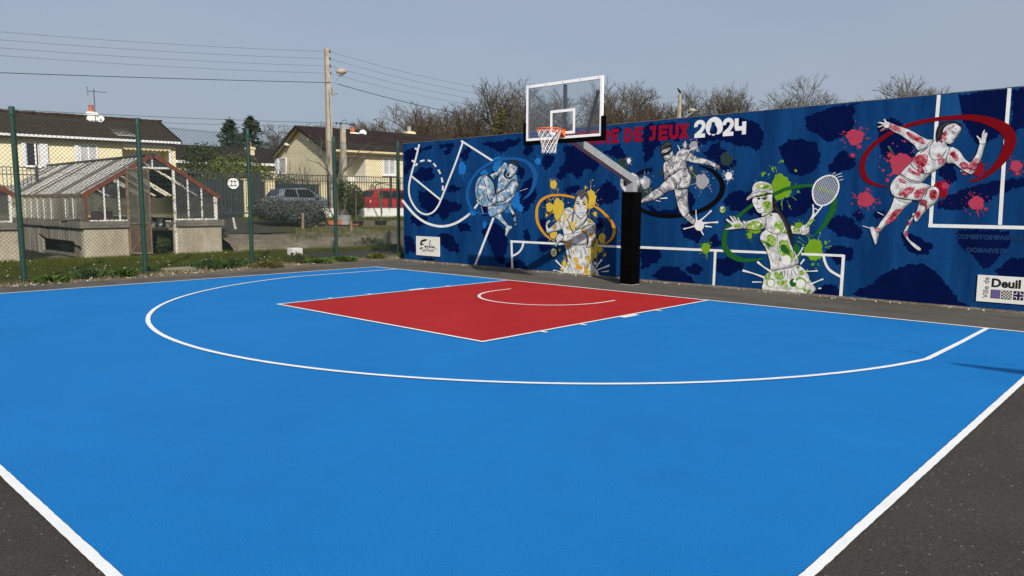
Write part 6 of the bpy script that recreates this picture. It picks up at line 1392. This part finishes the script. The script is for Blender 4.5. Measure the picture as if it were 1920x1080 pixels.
# bird on the far pole
b_ = p2t+Vector((0, 0, .0)); bird = MB()
prof = [(-.20, .015, .0), (-.10, .05, .03), (0, .085, .07), (.10, .075, .13), (.15, .05, .19), (.20, .055, .235), (.25, .03, .24), (.31, .006, .235)]
n_ = 8; vs = []
for t, r, hz in prof:
    for k in range(n_): a = 2*math.pi*k/n_; vs.append(b_+G_*(-t)+A_*(r*math.cos(a))+Vector((0, 0, .12+hz+r*math.sin(a))))
bird.add(vs, [(i*n_+k, i*n_+(k+1) % n_, (i+1)*n_+(k+1) % n_, (i+1)*n_+k) for i in range(len(prof)-1) for k in range(n_)]+[tuple(range(n_-1, -1, -1)), tuple(range((len(prof)-1)*n_, len(prof)*n_))])
bird.tube(b_+A_*.03+Vector((0, 0, 0)), b_+A_*.03+Vector((0, 0, .14)), .008, n=5); bird.tube(b_-A_*.03, b_-A_*.03+Vector((0, 0, .14)), .008, n=5)
o = bird.build('bird', M['slat_dark'], origin=b_); tag(o, 'dark bird perched on top of the far utility pole', 'bird')

# ================================================================== VEGETATION
def bare_tree_mesh(seed, H=12.0, spread=.55, levels=6, upright=.35, r0=.22, twigscale=1.0, nbr=(2, 3), maxseg=11000):
    rnd = random.Random(seed); trunk, crown = MB(), MB(); cnt = [0]
    queue = []
    def grow(p, d, L, r, lv):
        queue.append((p, d, L, r, lv))
    def step(p, d, L, r, lv):
        segs = 3 if lv < 3 else 2; q = p
        for k in range(segs):
            d = (d+Vector((rnd.uniform(-1, 1), rnd.uniform(-1, 1), rnd.uniform(-.4, .8)*upright))*(.10+.05*lv)).normalized()
            e = q+d*(L/segs); ra, rb = r*(1-.3*k/segs), r*(1-.3*(k+1)/segs)
            (trunk if lv < 2 else crown).tube(q, e, ra, rb, n=6 if lv < 2 else (4 if lv < 4 else 3), cap=False); cnt[0] += 1; q = e
            if lv >= 1 and k < segs-1 and lv < levels and rnd.random() < .75:
                side(q, d, L*.55, rb*.5, lv+1)
        if lv < levels:
            for j in range(rnd.randint(*nbr)): side(q, d, L*rnd.uniform(.62, .86), r*.62, lv+1)
    def side(p, d, L, r, lv):
        x = d.orthogonal().normalized(); x.rotate(__import__('mathutils').Quaternion(d, rnd.uniform(0, 6.28)))
        a = spread*rnd.uniform(.6, 1.3); nd = (d*math.cos(a)+x*math.sin(a)+Vector((0, 0, upright*.35))).normalized()
        grow(p, nd, L, max(r, .010*twigscale), lv)
    grow(Vector((0, 0, -.3)), Vector((0, 0, 1)), H*.22, r0, 0)
    while queue and cnt[0] < maxseg: step(*queue.pop(0))
    zz_ = sorted(v.z for v in crown.v); k = H/zz_[int(len(zz_)*.996)]
    for m in (trunk, crown): m.v = [v*k for v in m.v]
    return trunk, crown
def tree_proto(name, seed, mt, **kw):
    t, c = bare_tree_mesh(seed, **kw); out_ = []
    for mb, nm, m in ((t, 'trunk', 'bark'), (c, 'crown', mt)):
        me = bpy.data.meshes.new(nm); me.from_pydata([tuple(v) for v in mb.v], [], mb.f); me.materials.append(M[m]); out_.append((nm, me))
    return out_
protos = [tree_proto('t', 11, 'twig', H=12, spread=.56, levels=8, upright=.30), tree_proto('t', 22, 'twig', H=12, spread=.48, levels=8, upright=.38), tree_proto('t', 13, 'twig_red', H=12, spread=.62, levels=8, upright=.26), tree_proto('t', 25, 'twig', H=12, spread=.52, levels=8, upright=.34), tree_proto('t', 26, 'twig_red', H=12, spread=.46, levels=8, upright=.42)]
woods = [(512, 236, 92, 0, 1.0), (560, 232, 96, 2, 1.1), (592, 234, 94, 3, 1.0), (720, 232, 80, 2, 1.0), (752, 208, 84, 1, 1.0), (790, 206, 86, 3, .9), (815, 204, 84, 2, 1.0), (850, 226, 90, 0, 1.0), (880, 215, 92, 4, 1.0),
 (905, 200, 84, 2, 1.0), (938, 172, 80, 1, 1.0), (968, 166, 78, 3, 1.0), (1000, 172, 82, 0, 1.0), (1035, 180, 84, 2, 1.0), (1070, 186, 82, 4, 1.0), (1105, 174, 80, 1, 1.0), (1140, 168, 78, 3, 1.0), (1172, 172, 82, 0, 1.0), (1205, 184, 84, 2, 1.0),
 (1240, 205, 88, 4, 1.0), (1290, 182, 78, 1, .9), (1330, 164, 76, 3, .9), (1360, 178, 78, 4, .9), (1412, 170, 80, 1, .9), (1440, 176, 80, 0, .9), (1470, 186, 84, 2, 1.0), (1497, 152, 66, 0, .72), (1540, 196, 88, 3, 1.0),
 (1672, 176, 74, 2, .8), (1738, 150, 70, 3, .8), (1790, 172, 84, 3, 1.0), (835, 232, 70, 2, 1.0), (920, 226, 68, 4, 1.0), (775, 236, 66, 4, 1.0), (1090, 205, 66, 2, 1.0), (1020, 212, 66, 4, 1.0), (1165, 205, 66, 4, 1.0), (1260, 215, 68, 2, 1.0), (640, 240, 80, 4, 1.0)]
rnd = random.Random(44)
def trunk_dir(px, D):
    d = ray(px, 385); d = Vector((d.x, d.y, 0)).normalized(); return Vector((CAM.x, CAM.y, 0))+d*D
zone = {}
ORD = ('', 'second ', 'third ', 'fourth ', 'fifth ', 'sixth ')
woods.sort()
shapes = ('spreading bare tree', 'upright bare tree', 'reddish bushy bare tree', 'bare tree', 'narrow reddish bare tree')
for i, (px, py, D, k, wx) in enumerate(woods):
    b_ = trunk_dir(px, D); b_.z = GZ-.3
    d = ray(px, py); zt_ = CAM.z+d.z/math.hypot(d.x, d.y)*D; sc = (zt_-b_.z)/12
    if px < 620: lab = shapes[k]+' behind the roof of the centre house'
    elif px < 900: lab = shapes[k]+' in the wood left of the backboard'
    elif px < 1240: lab = shapes[k]+' in the wood behind the backboard'
    elif px < 1460: lab = shapes[k]+' behind the wall beside the far pole'
    else: lab = shapes[k]+' standing above the right half of the wall'
    zone[lab] = zone.get(lab, 0)+1
    if px == 1497: lab = 'tallest fan-shaped bare tree above the middle of the wall'
    if px == 1738: lab = 'wide bare tree above the wall near the top right'
    if px == 1672: lab = 'low reddish bare bush just above the wall top at right'
    if zone.get(lab, 1) > 1: lab = ORD[zone[lab]-1]+lab+', counted from the left'
    e = empty('bare_tree', b_, lab, 'tree', 'bare trees behind the wall and houses')
    e.rotation_euler = (0, 0, rnd.uniform(0, 6.28)); s_ = sc; e.scale = (s_*wx*rnd.uniform(1.0, 1.25), s_*wx*rnd.uniform(1.0, 1.25), s_)
    for nm, me in protos[k]:
        o = bpy.data.objects.new(nm, me); COL.objects.link(o); o.parent = e

def leaf_cloud(mb, c, rad, n, size, seed, flat_=.9, shell=.55, lobes=5, sides=4):
    rnd = random.Random(seed); c = Vector(c); L = [(c+Vector((rnd.uniform(-.5, .5)*rad[0], rnd.uniform(-.5, .5)*rad[1], rnd.uniform(-.35, .45)*rad[2])), rnd.uniform(.45, .75)) for _ in range(lobes)]
    for _ in range(n):
        lc, lr = rnd.choice(L); v = Vector((rnd.gauss(0, 1), rnd.gauss(0, 1), rnd.gauss(0, 1))).normalized(); f = shell+(1-shell)*rnd.random()**.5
        p = lc+Vector((v.x*rad[0], v.y*rad[1], v.z*rad[2]))*lr*f
        d = (v+Vector((rnd.uniform(-1, 1), rnd.uniform(-1, 1), rnd.uniform(-.6, 1)))*.8).normalized(); x = d.orthogonal().normalized(); x.rotate(__import__('mathutils').Quaternion(d, rnd.uniform(0, 6.28))); y = d.cross(x); s_ = size*rnd.uniform(.6, 1.4)
        b = len(mb.v); mb.v += [p-x*s_*.5, p-y*s_*.28, p+x*s_*.5, p+y*s_*.28]; mb.f.append((b, b+1, b+2, b+3))
def shrub(name, base, rad, n, size, mat, label, cat, seed, lobes=6, stem=True, group=None):
    e = empty(name, base, label, cat, group); base = Vector(base); rnd = random.Random(seed)
    if stem:
        mb = MB()
        for k in range(5): mb.path([base+Vector((rnd.uniform(-.1, .1), rnd.uniform(-.1, .1), -.05)), base+Vector((rnd.uniform(-.3, .3)*rad[0], rnd.uniform(-.3, .3)*rad[1], rad[2]*.8)), base+Vector((rnd.uniform(-.7, .7)*rad[0], rnd.uniform(-.7, .7)*rad[1], rad[2]*rnd.uniform(1.1, 1.6)))], [.03, .02, .008], 5)
        part('stem', mb, M['bark'], e)
    mb = MB(); leaf_cloud(mb, base+Vector((0, 0, rad[2]*.95)), rad, n, size, seed, lobes=lobes); part('foliage', mb, M[mat], e); return e
# shrubs behind the gate
b_ = pl(385, 400, 45); b_.z = GZ; zt_ = zof(385, 282, 45); shrub('shrub', b_, (2.0, 2.0, (zt_-GZ)/1.75), 7000, .15, 'leaf_dark', 'tall dark evergreen shrub left behind the double gate', 'shrub', 51, 8)
b_ = pl(438, 400, 43); b_.z = GZ; zt_ = zof(438, 300, 43); shrub('shrub', b_, (2.3, 2.3, (zt_-GZ)/1.75), 8000, .15, 'leaf_olive', 'round olive green laurel shrub behind the round plate of the gate', 'shrub', 52, 8)
b_ = pl(478, 400, 44); b_.z = GZ; zt_ = zof(470, 306, 44); shrub('shrub', b_, (1.3, 1.3, (zt_-GZ)/1.8), 3400, .15, 'leaf_olive', 'smaller olive shrub right of the round laurel, left of the gable', 'shrub', 53, 6)
b_ = pl(528, 400, 39.2); b_.z = GZ; zt_ = zof(528, 322, 39); shrub('hedge', b_, (1.7, 1.7, (zt_-GZ)/2), 3800, .12, 'leaf_dark', 'dark clipped hedge below the gable window', 'hedge', 54, 9)
b_ = pl(8, 400, 36); b_.z = GZ; zt_ = zof(8, 336, 36); shrub('shrub', b_, (.9, .9, (zt_-GZ)/2), 2000, .13, 'leaf_brown', 'brownish shrub in front of the left house at the picture edge', 'shrub', 55, 6)
# climbing evergreen around the posts
b_ = pl(662, 400, 32.0); b_.z = .95; zt_ = zof(662, 330, 32); shrub('shrub', b_, (.55, .55, (zt_-.95)/2), 2400, .11, 'leaf_dark', 'slim dark green shrub right of the short service post', 'shrub', 56, 7)
b_ = pl(636, 400, 32.2); b_.z = .95; zt_ = zof(636, 318, 32); shrub('shrub', b_, (.30, .30, (zt_-.95)/2), 1100, .10, 'leaf_dark', 'ivy-like growth around the foot of the tall pole', 'shrub', 57, 6)
# conifers
def conifer(px, pytop, pybase, q, r, label, seed, mat='leaf_conifer', nlev=16):
    b_ = pl(px, 400, q); b_.z = GZ; zt_ = zof(px, pytop, q); H = zt_-GZ; rnd = random.Random(seed); e = empty('conifer', b_, label, 'tree'); mb = MB(); mb.tube(b_, b_+Vector((0, 0, H)), .18, .02, n=7); part('trunk', mb, M['bark'], e)
    mb = MB()
    for k in range(nlev*10):
        t = (k+rnd.random())/(nlev*10); z = H*(.15+.85*t); R_ = r*(1-t)**.75*rnd.uniform(.6, 1.15)+.12; a = rnd.uniform(0, 6.28); d = Vector((math.cos(a), math.sin(a), rnd.uniform(-.1, .25)))
        for j in range(26):
            f = rnd.random()**.6; p = b_+Vector((0, 0, z))+d*R_*f+Vector((rnd.gauss(0, .10), rnd.gauss(0, .10), rnd.gauss(0, .10)-f*.12)); u = (d+Vector((rnd.uniform(-.7, .7), rnd.uniform(-.7, .7), rnd.uniform(-.5, .5)))).normalized(); v = u.orthogonal().normalized(); v.rotate(__import__('mathutils').Quaternion(u, rnd.uniform(0, 6.28))); s_ = rnd.uniform(.10, .24)
            b = len(mb.v); mb.v += [p-u*s_, p-v*s_*.28, p+u*s_, p+v*s_*.28]; mb.f.append((b, b+1, b+2, b+3))
    part('crown', mb, M[mat], e); return e
conifer(438, 226, 300, 62, 2.2, 'dark conifer, left one of the pair behind the low dark roof', 61)
conifer(476, 219, 300, 60, 2.8, 'dark blue-green conifer, right and taller one behind the low dark roof', 62)
conifer(938, 205, 270, 52, 2.4, 'yellowish green conifer in the wood left of the backboard', 63, 'leaf_brown')
b_ = trunk_dir(800, 78); b_.z = GZ; shrub('shrub', b_, (1.4, 1.4, 4.2), 2200, .3, 'leaf_dark', 'narrow ivy-covered trunk above the left end of the wall', 'shrub', 64, 7)
b_ = trunk_dir(1195, 62); b_.z = GZ; shrub('shrub', b_, (2.4, 2.4, 2.9), 2600, .3, 'leaf_brown', 'dull green evergreen shrub right behind the backboard pad', 'shrub', 65, 7)
# undergrowth of the wood: one brown mass of twigs and dead leaves
mb = MB(); rnd = random.Random(66)
for k in range(26000):
    px = rnd.uniform(545, 1560); D = rnd.uniform(58, 100); hmax = (4.2 if px < 1240 else 3.2)+1.6*math.sin(px*.021)+1.0*math.sin(px*.057+1); z = GZ+min(1.0, abs(rnd.gauss(0, .5)))*hmax*rnd.uniform(.8, 1); p = trunk_dir(px, D); p.z = z
    d = Vector((rnd.uniform(-.5, .5), rnd.uniform(-.5, .5), 1)).normalized(); L = rnd.uniform(.4, 1.3); x = RT0*.022
    b = len(mb.v); mb.v += [p-x, p+x, p+d*L]; mb.f.append((b, b+1, b+2))
tag(mb.build('undergrowth', M['twig_red']), 'brown tangle of undergrowth below the bare trees', 'undergrowth', kind='stuff')

# bare fruit tree leaning over the bed (behind the fourth post)
b_ = pl(634, 412, 30.5); b_.z = .85
e = empty('fruit_tree', b_, 'young bare fruit tree with long arching branches beside the tall pole', 'tree'); mb = MB(); tw = MB()
def P_(px, py, q=30.5): return pl(px, py, q)
mb.path([b_-Vector((0, 0, .1)), P_(632, 380), P_(630, 350), P_(622, 335)], [.06, .055, .05, .045], 7); part('trunk', mb, M['bark'], e)
for pts in ([(624, 338), (612, 318), (598, 306), (575, 299)], [(622, 335), (608, 305), (594, 282), (586, 268), (578, 262)], [(600, 292), (602, 278), (603, 268)], [(630, 345), (648, 318), (668, 300), (690, 288), (705, 281)], [(648, 318), (660, 298), (672, 285), (686, 274)], [(630, 342), (640, 312), (648, 290)], [(612, 318), (618, 300), (616, 288)], [(676, 296), (690, 296), (702, 290)], [(634, 330), (652, 310), (662, 312)]):
    k = len(pts); tw.path([P_(*p, 30.5+.1*(i % 2)) for i, p in enumerate(pts)], [.034-.024*i/(k-1) for i in range(k)], 5)
    rnd = random.Random(pts[0][0]+pts[-1][1])
    for j in range(7):
        i = rnd.randrange(1, k); p = P_(*pts[i]); tw.tube(p, p+Vector((rnd.uniform(-.25, .25), rnd.uniform(-.3, .3), rnd.uniform(.05, .35))), .008, .004, 4)
part('crown', tw, M['bark'], e)
def sapling(px, pybase, pytop, q, label, seed, tilt=0.0, crook=None):
    b_ = pl(px, pybase, q); e = empty('sapling', b_, label, 'sapling'); rnd = random.Random(seed); mb = MB(); t_ = pl(px+tilt, pytop, q); H = t_.z-b_.z; pts = [b_, b_.lerp(t_, .35)+G_*rnd.uniform(-.05, .05), b_.lerp(t_, .7)+G_*rnd.uniform(-.06, .06), t_]; mb.path(pts, [.032, .026, .018, .008], 6); part('trunk', mb, M['bark'], e)
    mb = MB()
    for k in range(26):
        f = rnd.uniform(.4, 1); p = b_.lerp(t_, f); d = Vector((rnd.uniform(-1, 1), rnd.uniform(-1, 1), rnd.uniform(.1, 1.2))).normalized()*H*rnd.uniform(.1, .28); mb.path([p, p+d*.6, p+d+Vector((0, 0, .03))], [.009, .006, .003], 4)
    part('crown', mb, M['twig'], e); return e
sapling(644, 412, 372, 29.3, 'crooked sapling growing from the round grey tub', 71, 4)
sapling(670, 417, 352, 29.0, 'slim sapling in the black tub left of the other tub', 72, -4)
sapling(715, 415, 352, 29.0, 'slim sapling in the right black tub under the red car', 73, 2)
sapling(628, 418, 370, 29.0, 'thin sapling in the terracotta trough by the fourth fence post', 74, 4)
# weeping branch right
e = empty('fruit_tree', pl(700, 400, 31.5), 'small bare weeping tree with an arched bough in front of the red car', 'tree'); mb = MB(); mb.path([pl(716, 400, 31.5), pl(712, 370, 31.5), pl(703, 352, 31.5)], [.045, .04, .035], 6); part('trunk', mb, M['bark'], e)
mb = MB()
for pts in ([(703, 352), (706, 346), (716, 344), (728, 346), (741, 350)], [(703, 352), (697, 346), (694, 352), (692, 362)], [(712, 345), (705, 340), (700, 344), (697, 354)], [(728, 346), (733, 352), (736, 362)]): mb.path([pl(*p, 31.5) for p in pts], [.03, .024, .02, .014, .008][:len(pts)], 5)
part('crown', mb, M['bark'], e)
e = None
# shrubs of thin twigs below the gable
b_ = pl(560, 400, 38.4); b_.z = GZ; t2 = empty('bare_shrub', b_, 'upright bare twiggy shrub in front of the cream gable', 'shrub'); rnd = random.Random(81); mb = MB()
for k in range(60):
    p = b_+G_*rnd.uniform(-.9, .9); z = zof(560, 305+rnd.uniform(-6, 25), 38.4); mb.path([p, p+Vector((rnd.uniform(-.2, .2), rnd.uniform(-.2, .2), (z-GZ)*.6)), Vector((p.x+rnd.uniform(-.5, .5), p.y+rnd.uniform(-.5, .5), z))], [.016, .011, .005], 4)
part('stem', mb, M['bark'], t2)

# grey rosemary-like bushes in the bed
def zterr(q): return .30+min(1, max(0, q-25.95)/1.3)*.24+(min(q, 32)-25.95)/6.05*.44
b_ = S(sof(520, 29.0), 29.0, zterr(29.0)-.05); shrub('bush', b_, (1.25, 1.1, .62), 8500, .085, 'leaf_grey', 'big grey-green rosemary bush in the bed, left and larger half', 'bush', 91, 9)
b_ = S(sof(565, 28.6), 28.6, zterr(28.6)-.05); shrub('bush', b_, (.95, .9, .60), 5600, .085, 'leaf_grey', 'grey-green bush touching the rosemary bush on its right', 'bush', 92, 8)
b_ = S(sof(592, 28.9), 28.9, zterr(28.9)-.05); shrub('bush', b_, (.5, .5, .42), 2200, .08, 'leaf_dark', 'small dark bush at the right end of the rosemary bushes', 'bush', 93, 6)
# tubs and troughs
def tub(p, r, h_, mat, label, n=14):
    e = MB(); e.lathe(p, [(r*.85, 0), (r, h_*.9), (r*1.05, h_*.92), (r*1.05, h_), (r*.9, h_), (r*.88, h_*.85)], n); o = e.build('plant_tub', M[mat], origin=p); tag(o, label, 'tub'); m2 = MB(); m2.lathe(p+Vector((0, 0, h_*.8)), [(r*.9, 0), (r*.9, .02)], n); part('soil', m2, M['soil'], o)
tub(pl(645, 421, 28.9), .31, .38, 'grey_pot', 'round grey tub holding the crooked sapling'); tub(pl(670, 422, 29.0), .27, .17, 'black_plastic', 'low black tub left of two, right of the grey tub', 12); tub(pl(714, 421, 29.0), .27, .17, 'black_plastic', 'low black tub on the right, under the red car', 12)
p = pl(625, 421, 28.8); mb = MB(); mb.hexa([p+G_*a+A_*b+Vector((0, 0, z)) for z, k in ((0, .85), (.15, 1)) for a, b in ((-.32*k, -.1), (.32*k, -.1), (.32*k, .1), (-.32*k, .1))]); o = mb.build('planter_trough', M['terracotta'], origin=p); tag(o, 'terracotta trough behind the fourth fence post', 'planter'); mb = MB(); mb.hexa([p+G_*a+A_*b+Vector((0, 0, z)) for z, k in ((.151, 1.06), (.18, 1.06)) for a, b in ((-.32*k, -.12), (.32*k, -.12), (.32*k, .12), (-.32*k, .12))]); part('rim', mb, M['terracotta'], o)
p = pl(667, 422.5, 28.4); mb = MB(); mb.lathe(p, [(.12, 0), (.15, .05), (.15, .06)], 10); o = mb.build('saucer', M['terracotta'], origin=p); tag(o, 'small terracotta saucer in front of the left black tub', 'saucer')
# stakes
def stake(px, py0, py1, q, r, label, tilt=0, mat='wood'):
    a, b = pl(px, py0, q), pl(px+tilt, py1, q); mb = MB(); mb.tube(a-Vector((0, 0, .1)), b, r, r*.8, n=7); o = mb.build('wooden_stake', M[mat], origin=a); tag(o, label, 'stake')
stake(568, 428, 399, 27.4, .055, 'thick wooden stake in front of the rosemary bush'); stake(591, 421, 402, 28.2, .025, 'thin stake of a leaning pair right of the bushes', 1); stake(594.5, 420, 400, 28.2, .022, 'second thin stake of the leaning pair right of the bushes', 2)
stake(659, 432, 413, 27.0, .05, 'short wooden stake in front of the round grey tub'); stake(444, 437, 408, 28.0, .05, 'pale leaning post at the foot of the drive beside the gate', -7, 'stone')
# block, stones
p = gp(553.5, 480); mb = MB(); mb.box(p.x-.18, p.x+.18, p.y-.18, p.y+.18, 0, .26); o = mb.build('concrete_block', M['flower'], origin=p); tag(o, 'small white painted block in the weeds near the third fence post', 'block'); bv = o.modifiers.new('b', 'BEVEL'); bv.width = .02
p = pl(742, 449, 25.2); mb = MB(); mb.box(p.x-.3, p.x+.25, p.y-.35, p.y+.35, 0, .62); o = mb.build('concrete_chamber', M['concrete_dark'], origin=(p.x, p.y, 0)); tag(o, 'grey concrete box against the bank near the left end of the wall', 'box')
# retaining edge of the bank: rough kerb stones
rnd = random.Random(93); k = 8.6; kb = empty('bank_edging', S(14, 25.55, 0), 'rough low concrete edging along the foot of the bank', 'edging')
while k < 22:
    w_ = rnd.uniform(.5, 1.0); mb = MB(); j = rnd.uniform(-.04, .04); mb.sbox(k, k+w_-.02, 26.0+j, 26.12+j, .20, .40+rnd.uniform(-.06, .05)); part('edging_stone', mb, M['concrete_dark'], kb); k += w_
# broken slab in the grass near the fence
p = gp(345, 506); mb = MB(); mb.hexa([(p.x-.2, p.y-.5, -.05), (p.x+.2, p.y-.55, -.05), (p.x+.15, p.y+.55, -.05), (p.x-.2, p.y+.5, -.05), (p.x-.2, p.y-.5, .06), (p.x+.2, p.y-.55, .04), (p.x+.15, p.y+.55, .05), (p.x-.2, p.y+.5, .07)]); o = mb.build('stone_slab', M['concrete'], origin=p); tag(o, 'flat broken concrete slab lying in the grass by the second fence post', 'slab')

# grass: mown strip between fence and greenhouses, tufts along the fence and on the terrace
def blades(name, gen, n, hgt, wid, mat, label, seed, lean=.35):
    rnd = random.Random(seed); mb = MB()
    for _ in range(n):
        p = gen(rnd)
        if p is None: continue
        a = rnd.uniform(0, 6.28); w_ = wid*rnd.uniform(.6, 1.4); h_ = hgt*rnd.uniform(.5, 1.5); x = Vector((math.cos(a), math.sin(a), 0))*w_; l = Vector((rnd.uniform(-lean, lean), rnd.uniform(-lean, lean), 1))*h_
        b = len(mb.v); mb.v += [p-x, p+x, p+l]; mb.f.append((b, b+1, b+2))
    return tag(mb.build(name, M[mat]), label, 'grass', kind='stuff')
def fence_x(y): 
    for i in range(len(posts)-1):
        if posts[i][1] <= y <= posts[i+1][1]: t = (y-posts[i][1])/(posts[i+1][1]-posts[i][1]); return posts[i][0]+(posts[i+1][0]-posts[i][0])*t
    return posts[0][0]
def g_lawn(r):
    y = r.uniform(-14, .9); x = r.uniform(-15.9, fence_x(y)-.05)
    if r.random() < .25 and x > fence_x(y)-.8: return None
    return Vector((x, y, -.02))
lawn = sheet('lawn', [(-17, -16), (-9.7, -16), (-9.75, -7.6), (-9.95, -5.1), (-10.4, -2.2), (-10.9, -.4), (-11.5, .6), (-15.0, .9), (-17, .9)], -.016, pm('lawn_soil', (.030, .036, .012), .95, col2=(.085, .075, .035), scale=1.6, bump=1, bscale=20))
blades('grass', g_lawn, 62000, .055, .010, 'grass', 'short green grass between the fence and the greenhouses', 101)
blades('grass', lambda r: Vector((r.gauss(-15.3, .5), r.uniform(-12, .2), -.02)), 9000, .10, .012, 'grass', 'longer grass along the greenhouse walls', 102)
def g_edge(r):
    y = r.uniform(-14, 3.4); x = fence_x(y)+r.gauss(.02, .28)
    if math.sin(y*2.3)+math.sin(y*5.1+1)+r.uniform(-1, 1) < -.2: return None
    return Vector((x, y, -.02))
blades('grass', g_edge, 9000, .07, .010, 'grass_dry', 'dry grass and litter along the foot of the fence', 103, 1.2)
blades('grass', lambda r: (lambda s, q: S(s, q, zterr(q)-.02) if q > 26.1 else None)(r.uniform(10.5, 24), r.choice((r.gauss(31.6, .5), r.gauss(31.6, .5), r.uniform(26.2, 28)))), 15000, .13, .012, 'grass', 'grass at the foot of the low white wall', 104)
blades('grass', lambda r: S(r.uniform(8.4, 24), r.gauss(25.2, .35), -.02), 9000, .12, .012, 'grass', 'grass along the foot of the bank', 105)
blades('grass', lambda r: S(r.uniform(8.4, 24), r.uniform(26.2, 31), .0) if False else (lambda s, q: S(s, q, zterr(q)-.02))(r.uniform(11, 24), r.uniform(26.2, 30.5)), 7000, .07, .011, 'grass_dry', 'dead stalks scattered over the terrace', 106, 1.0)
# daisies and litter
mb = MB(); rnd = random.Random(111)
for k in range(60):
    y = rnd.uniform(-9.5, -.4); x = rnd.uniform(-12.5, fence_x(y)-.1) if rnd.random() < .8 else rnd.uniform(-15, -12); r = rnd.uniform(.012, .028); p = Vector((x, y, rnd.uniform(.05, .09)))
    b = len(mb.v); mb.v += [p+Vector((r*math.cos(t), r*math.sin(t), 0)) for t in (0, 1.05, 2.1, 3.14, 4.19, 5.24)]+[p+Vector((0, 0, .012))]; mb.f += [(b+i, b+(i+1) % 6, b+6) for i in range(6)]
tag(mb.build('daisies', M['flower']), 'tiny white daisies in the grass', 'flowers', kind='stuff')
mb = MB(); rnd = random.Random(112)
for k in range(520):
    if k < 340: y = rnd.uniform(-12, 3); x = fence_x(y)+rnd.uniform(.0, .75); 
    else: x = rnd.uniform(-8.9, 8); y = WY-.02-abs(rnd.gauss(0, .10))
    r = rnd.uniform(.006, .022); c = Vector((x, y, r*.3)); b = len(mb.v); mb.v += [c+Vector((r*rnd.uniform(.7, 1.2)*math.cos(t), r*rnd.uniform(.7, 1.2)*math.sin(t), -r*.3)) for t in (0, 1.57, 3.14, 4.71)]+[c+Vector((0, 0, r*.8))]; mb.f += [(b+i, b+(i+1) % 4, b+4) for i in range(4)]
tag(mb.build('gravel', M['stone']), 'loose grit along the fence foot and the wall foot', 'gravel', kind='stuff')
# strip of dirt where wall meets asphalt
mb = MB(); rnd = random.Random(113); xs = [-9+.15*i for i in range(150)]
for i, x in enumerate(xs): mb.v += [Vector((x, WY-.001, .03)), Vector((x, WY-.05-rnd.random()*.10, .0005))]
for i in range(len(xs)-1): mb.f.append((2*i, 2*i+1, 2*i+3, 2*i+2))
tag(mb.build('dirt_strip', M['dry_ground']), kind='structure')
# weed clumps
def weed(px, py, r, h_, n, label, seed, mat='leaf_green', leaf=.06):
    p = gp(px, py); e = empty('weed_clump', p, label, 'weed', 'weeds along the fence'); mb = MB(); rnd = random.Random(seed)
    for k in range(n):
        a = rnd.uniform(0, 6.28); rr_ = r*rnd.random()**.6; q = p+Vector((rr_*math.cos(a), rr_*math.sin(a), h_*rnd.random()*(1-.5*rr_/r))); d = Vector((math.cos(a)*.8, math.sin(a)*.8, rnd.uniform(.1, 1))).normalized(); x = d.orthogonal().normalized(); x.rotate(__import__('mathutils').Quaternion(d, rnd.uniform(0, 6.28))); s_ = leaf*rnd.uniform(.5, 1.4)
        b = len(mb.v); mb.v += [q-d*s_, q-x*s_*.4, q+d*s_, q+x*s_*.4]; mb.f.append((b, b+1, b+2, b+3))
    part('leaves', mb, M[mat], e)
    mb = MB()
    for k in range(5): mb.tube(p, p+Vector((rnd.uniform(-r, r)*.7, rnd.uniform(-r, r)*.7, h_*.8)), .006, .003, 4)
    part('stem', mb, M['leaf_dark'], e)
for i, a in enumerate(((165, 519, .40, .22, 420, 'leafy weed clump between the first and second fence posts'), (232, 517, .28, .2, 300, 'small weed clump just left of the second fence post'), (395, 503, .50, .26, 520, 'weed clump left of the third fence post'), (435, 500, .45, .24, 460, 'weed clump at the foot of the third fence post, left side'), (556, 491, .34, .30, 420, 'bright weed clump in front of the white block', 'leaf_olive'), (690, 464, .75, .50, 900, 'dark bramble mound between the fourth and fifth fence posts', 'leaf_dark'), (725, 470, .55, .36, 520, 'dark bramble left of the fifth fence post', 'leaf_dark'), (706, 484, .30, .18, 260, 'low yellowish weed beside the bramble, by the apron edge', 'leaf_olive'), (645, 489, .40, .16, 320, 'low weed right of the fourth fence post'), (95, 528, .35, .14, 260, 'low weed right of the first fence post'), (280, 511, .25, .14, 200, 'low weed at the foot of the second fence post'), (600, 492, .4, .14, 260, 'low weed left of the fourth fence post'), (758, 482, .22, .16, 180, 'weed against the left end of the blue wall'), (820, 492.5, .10, .08, 60, 'tiny weed at the foot of the wall below the script sign', 'leaf_olive'), (500, 500, .45, .16, 300, 'reddish low weed right of the third fence post', 'leaf_brown'))):
    weed(*a[:6], 200+i, *(a[6:]))
# interior growth at the greenhouse door
shrub('bush', (-16.05, -2.25, -.05), (.40, .42, .36), 1300, .10, 'leaf_dark', 'dark bush growing in the greenhouse doorway', 'bush', 121, 6)
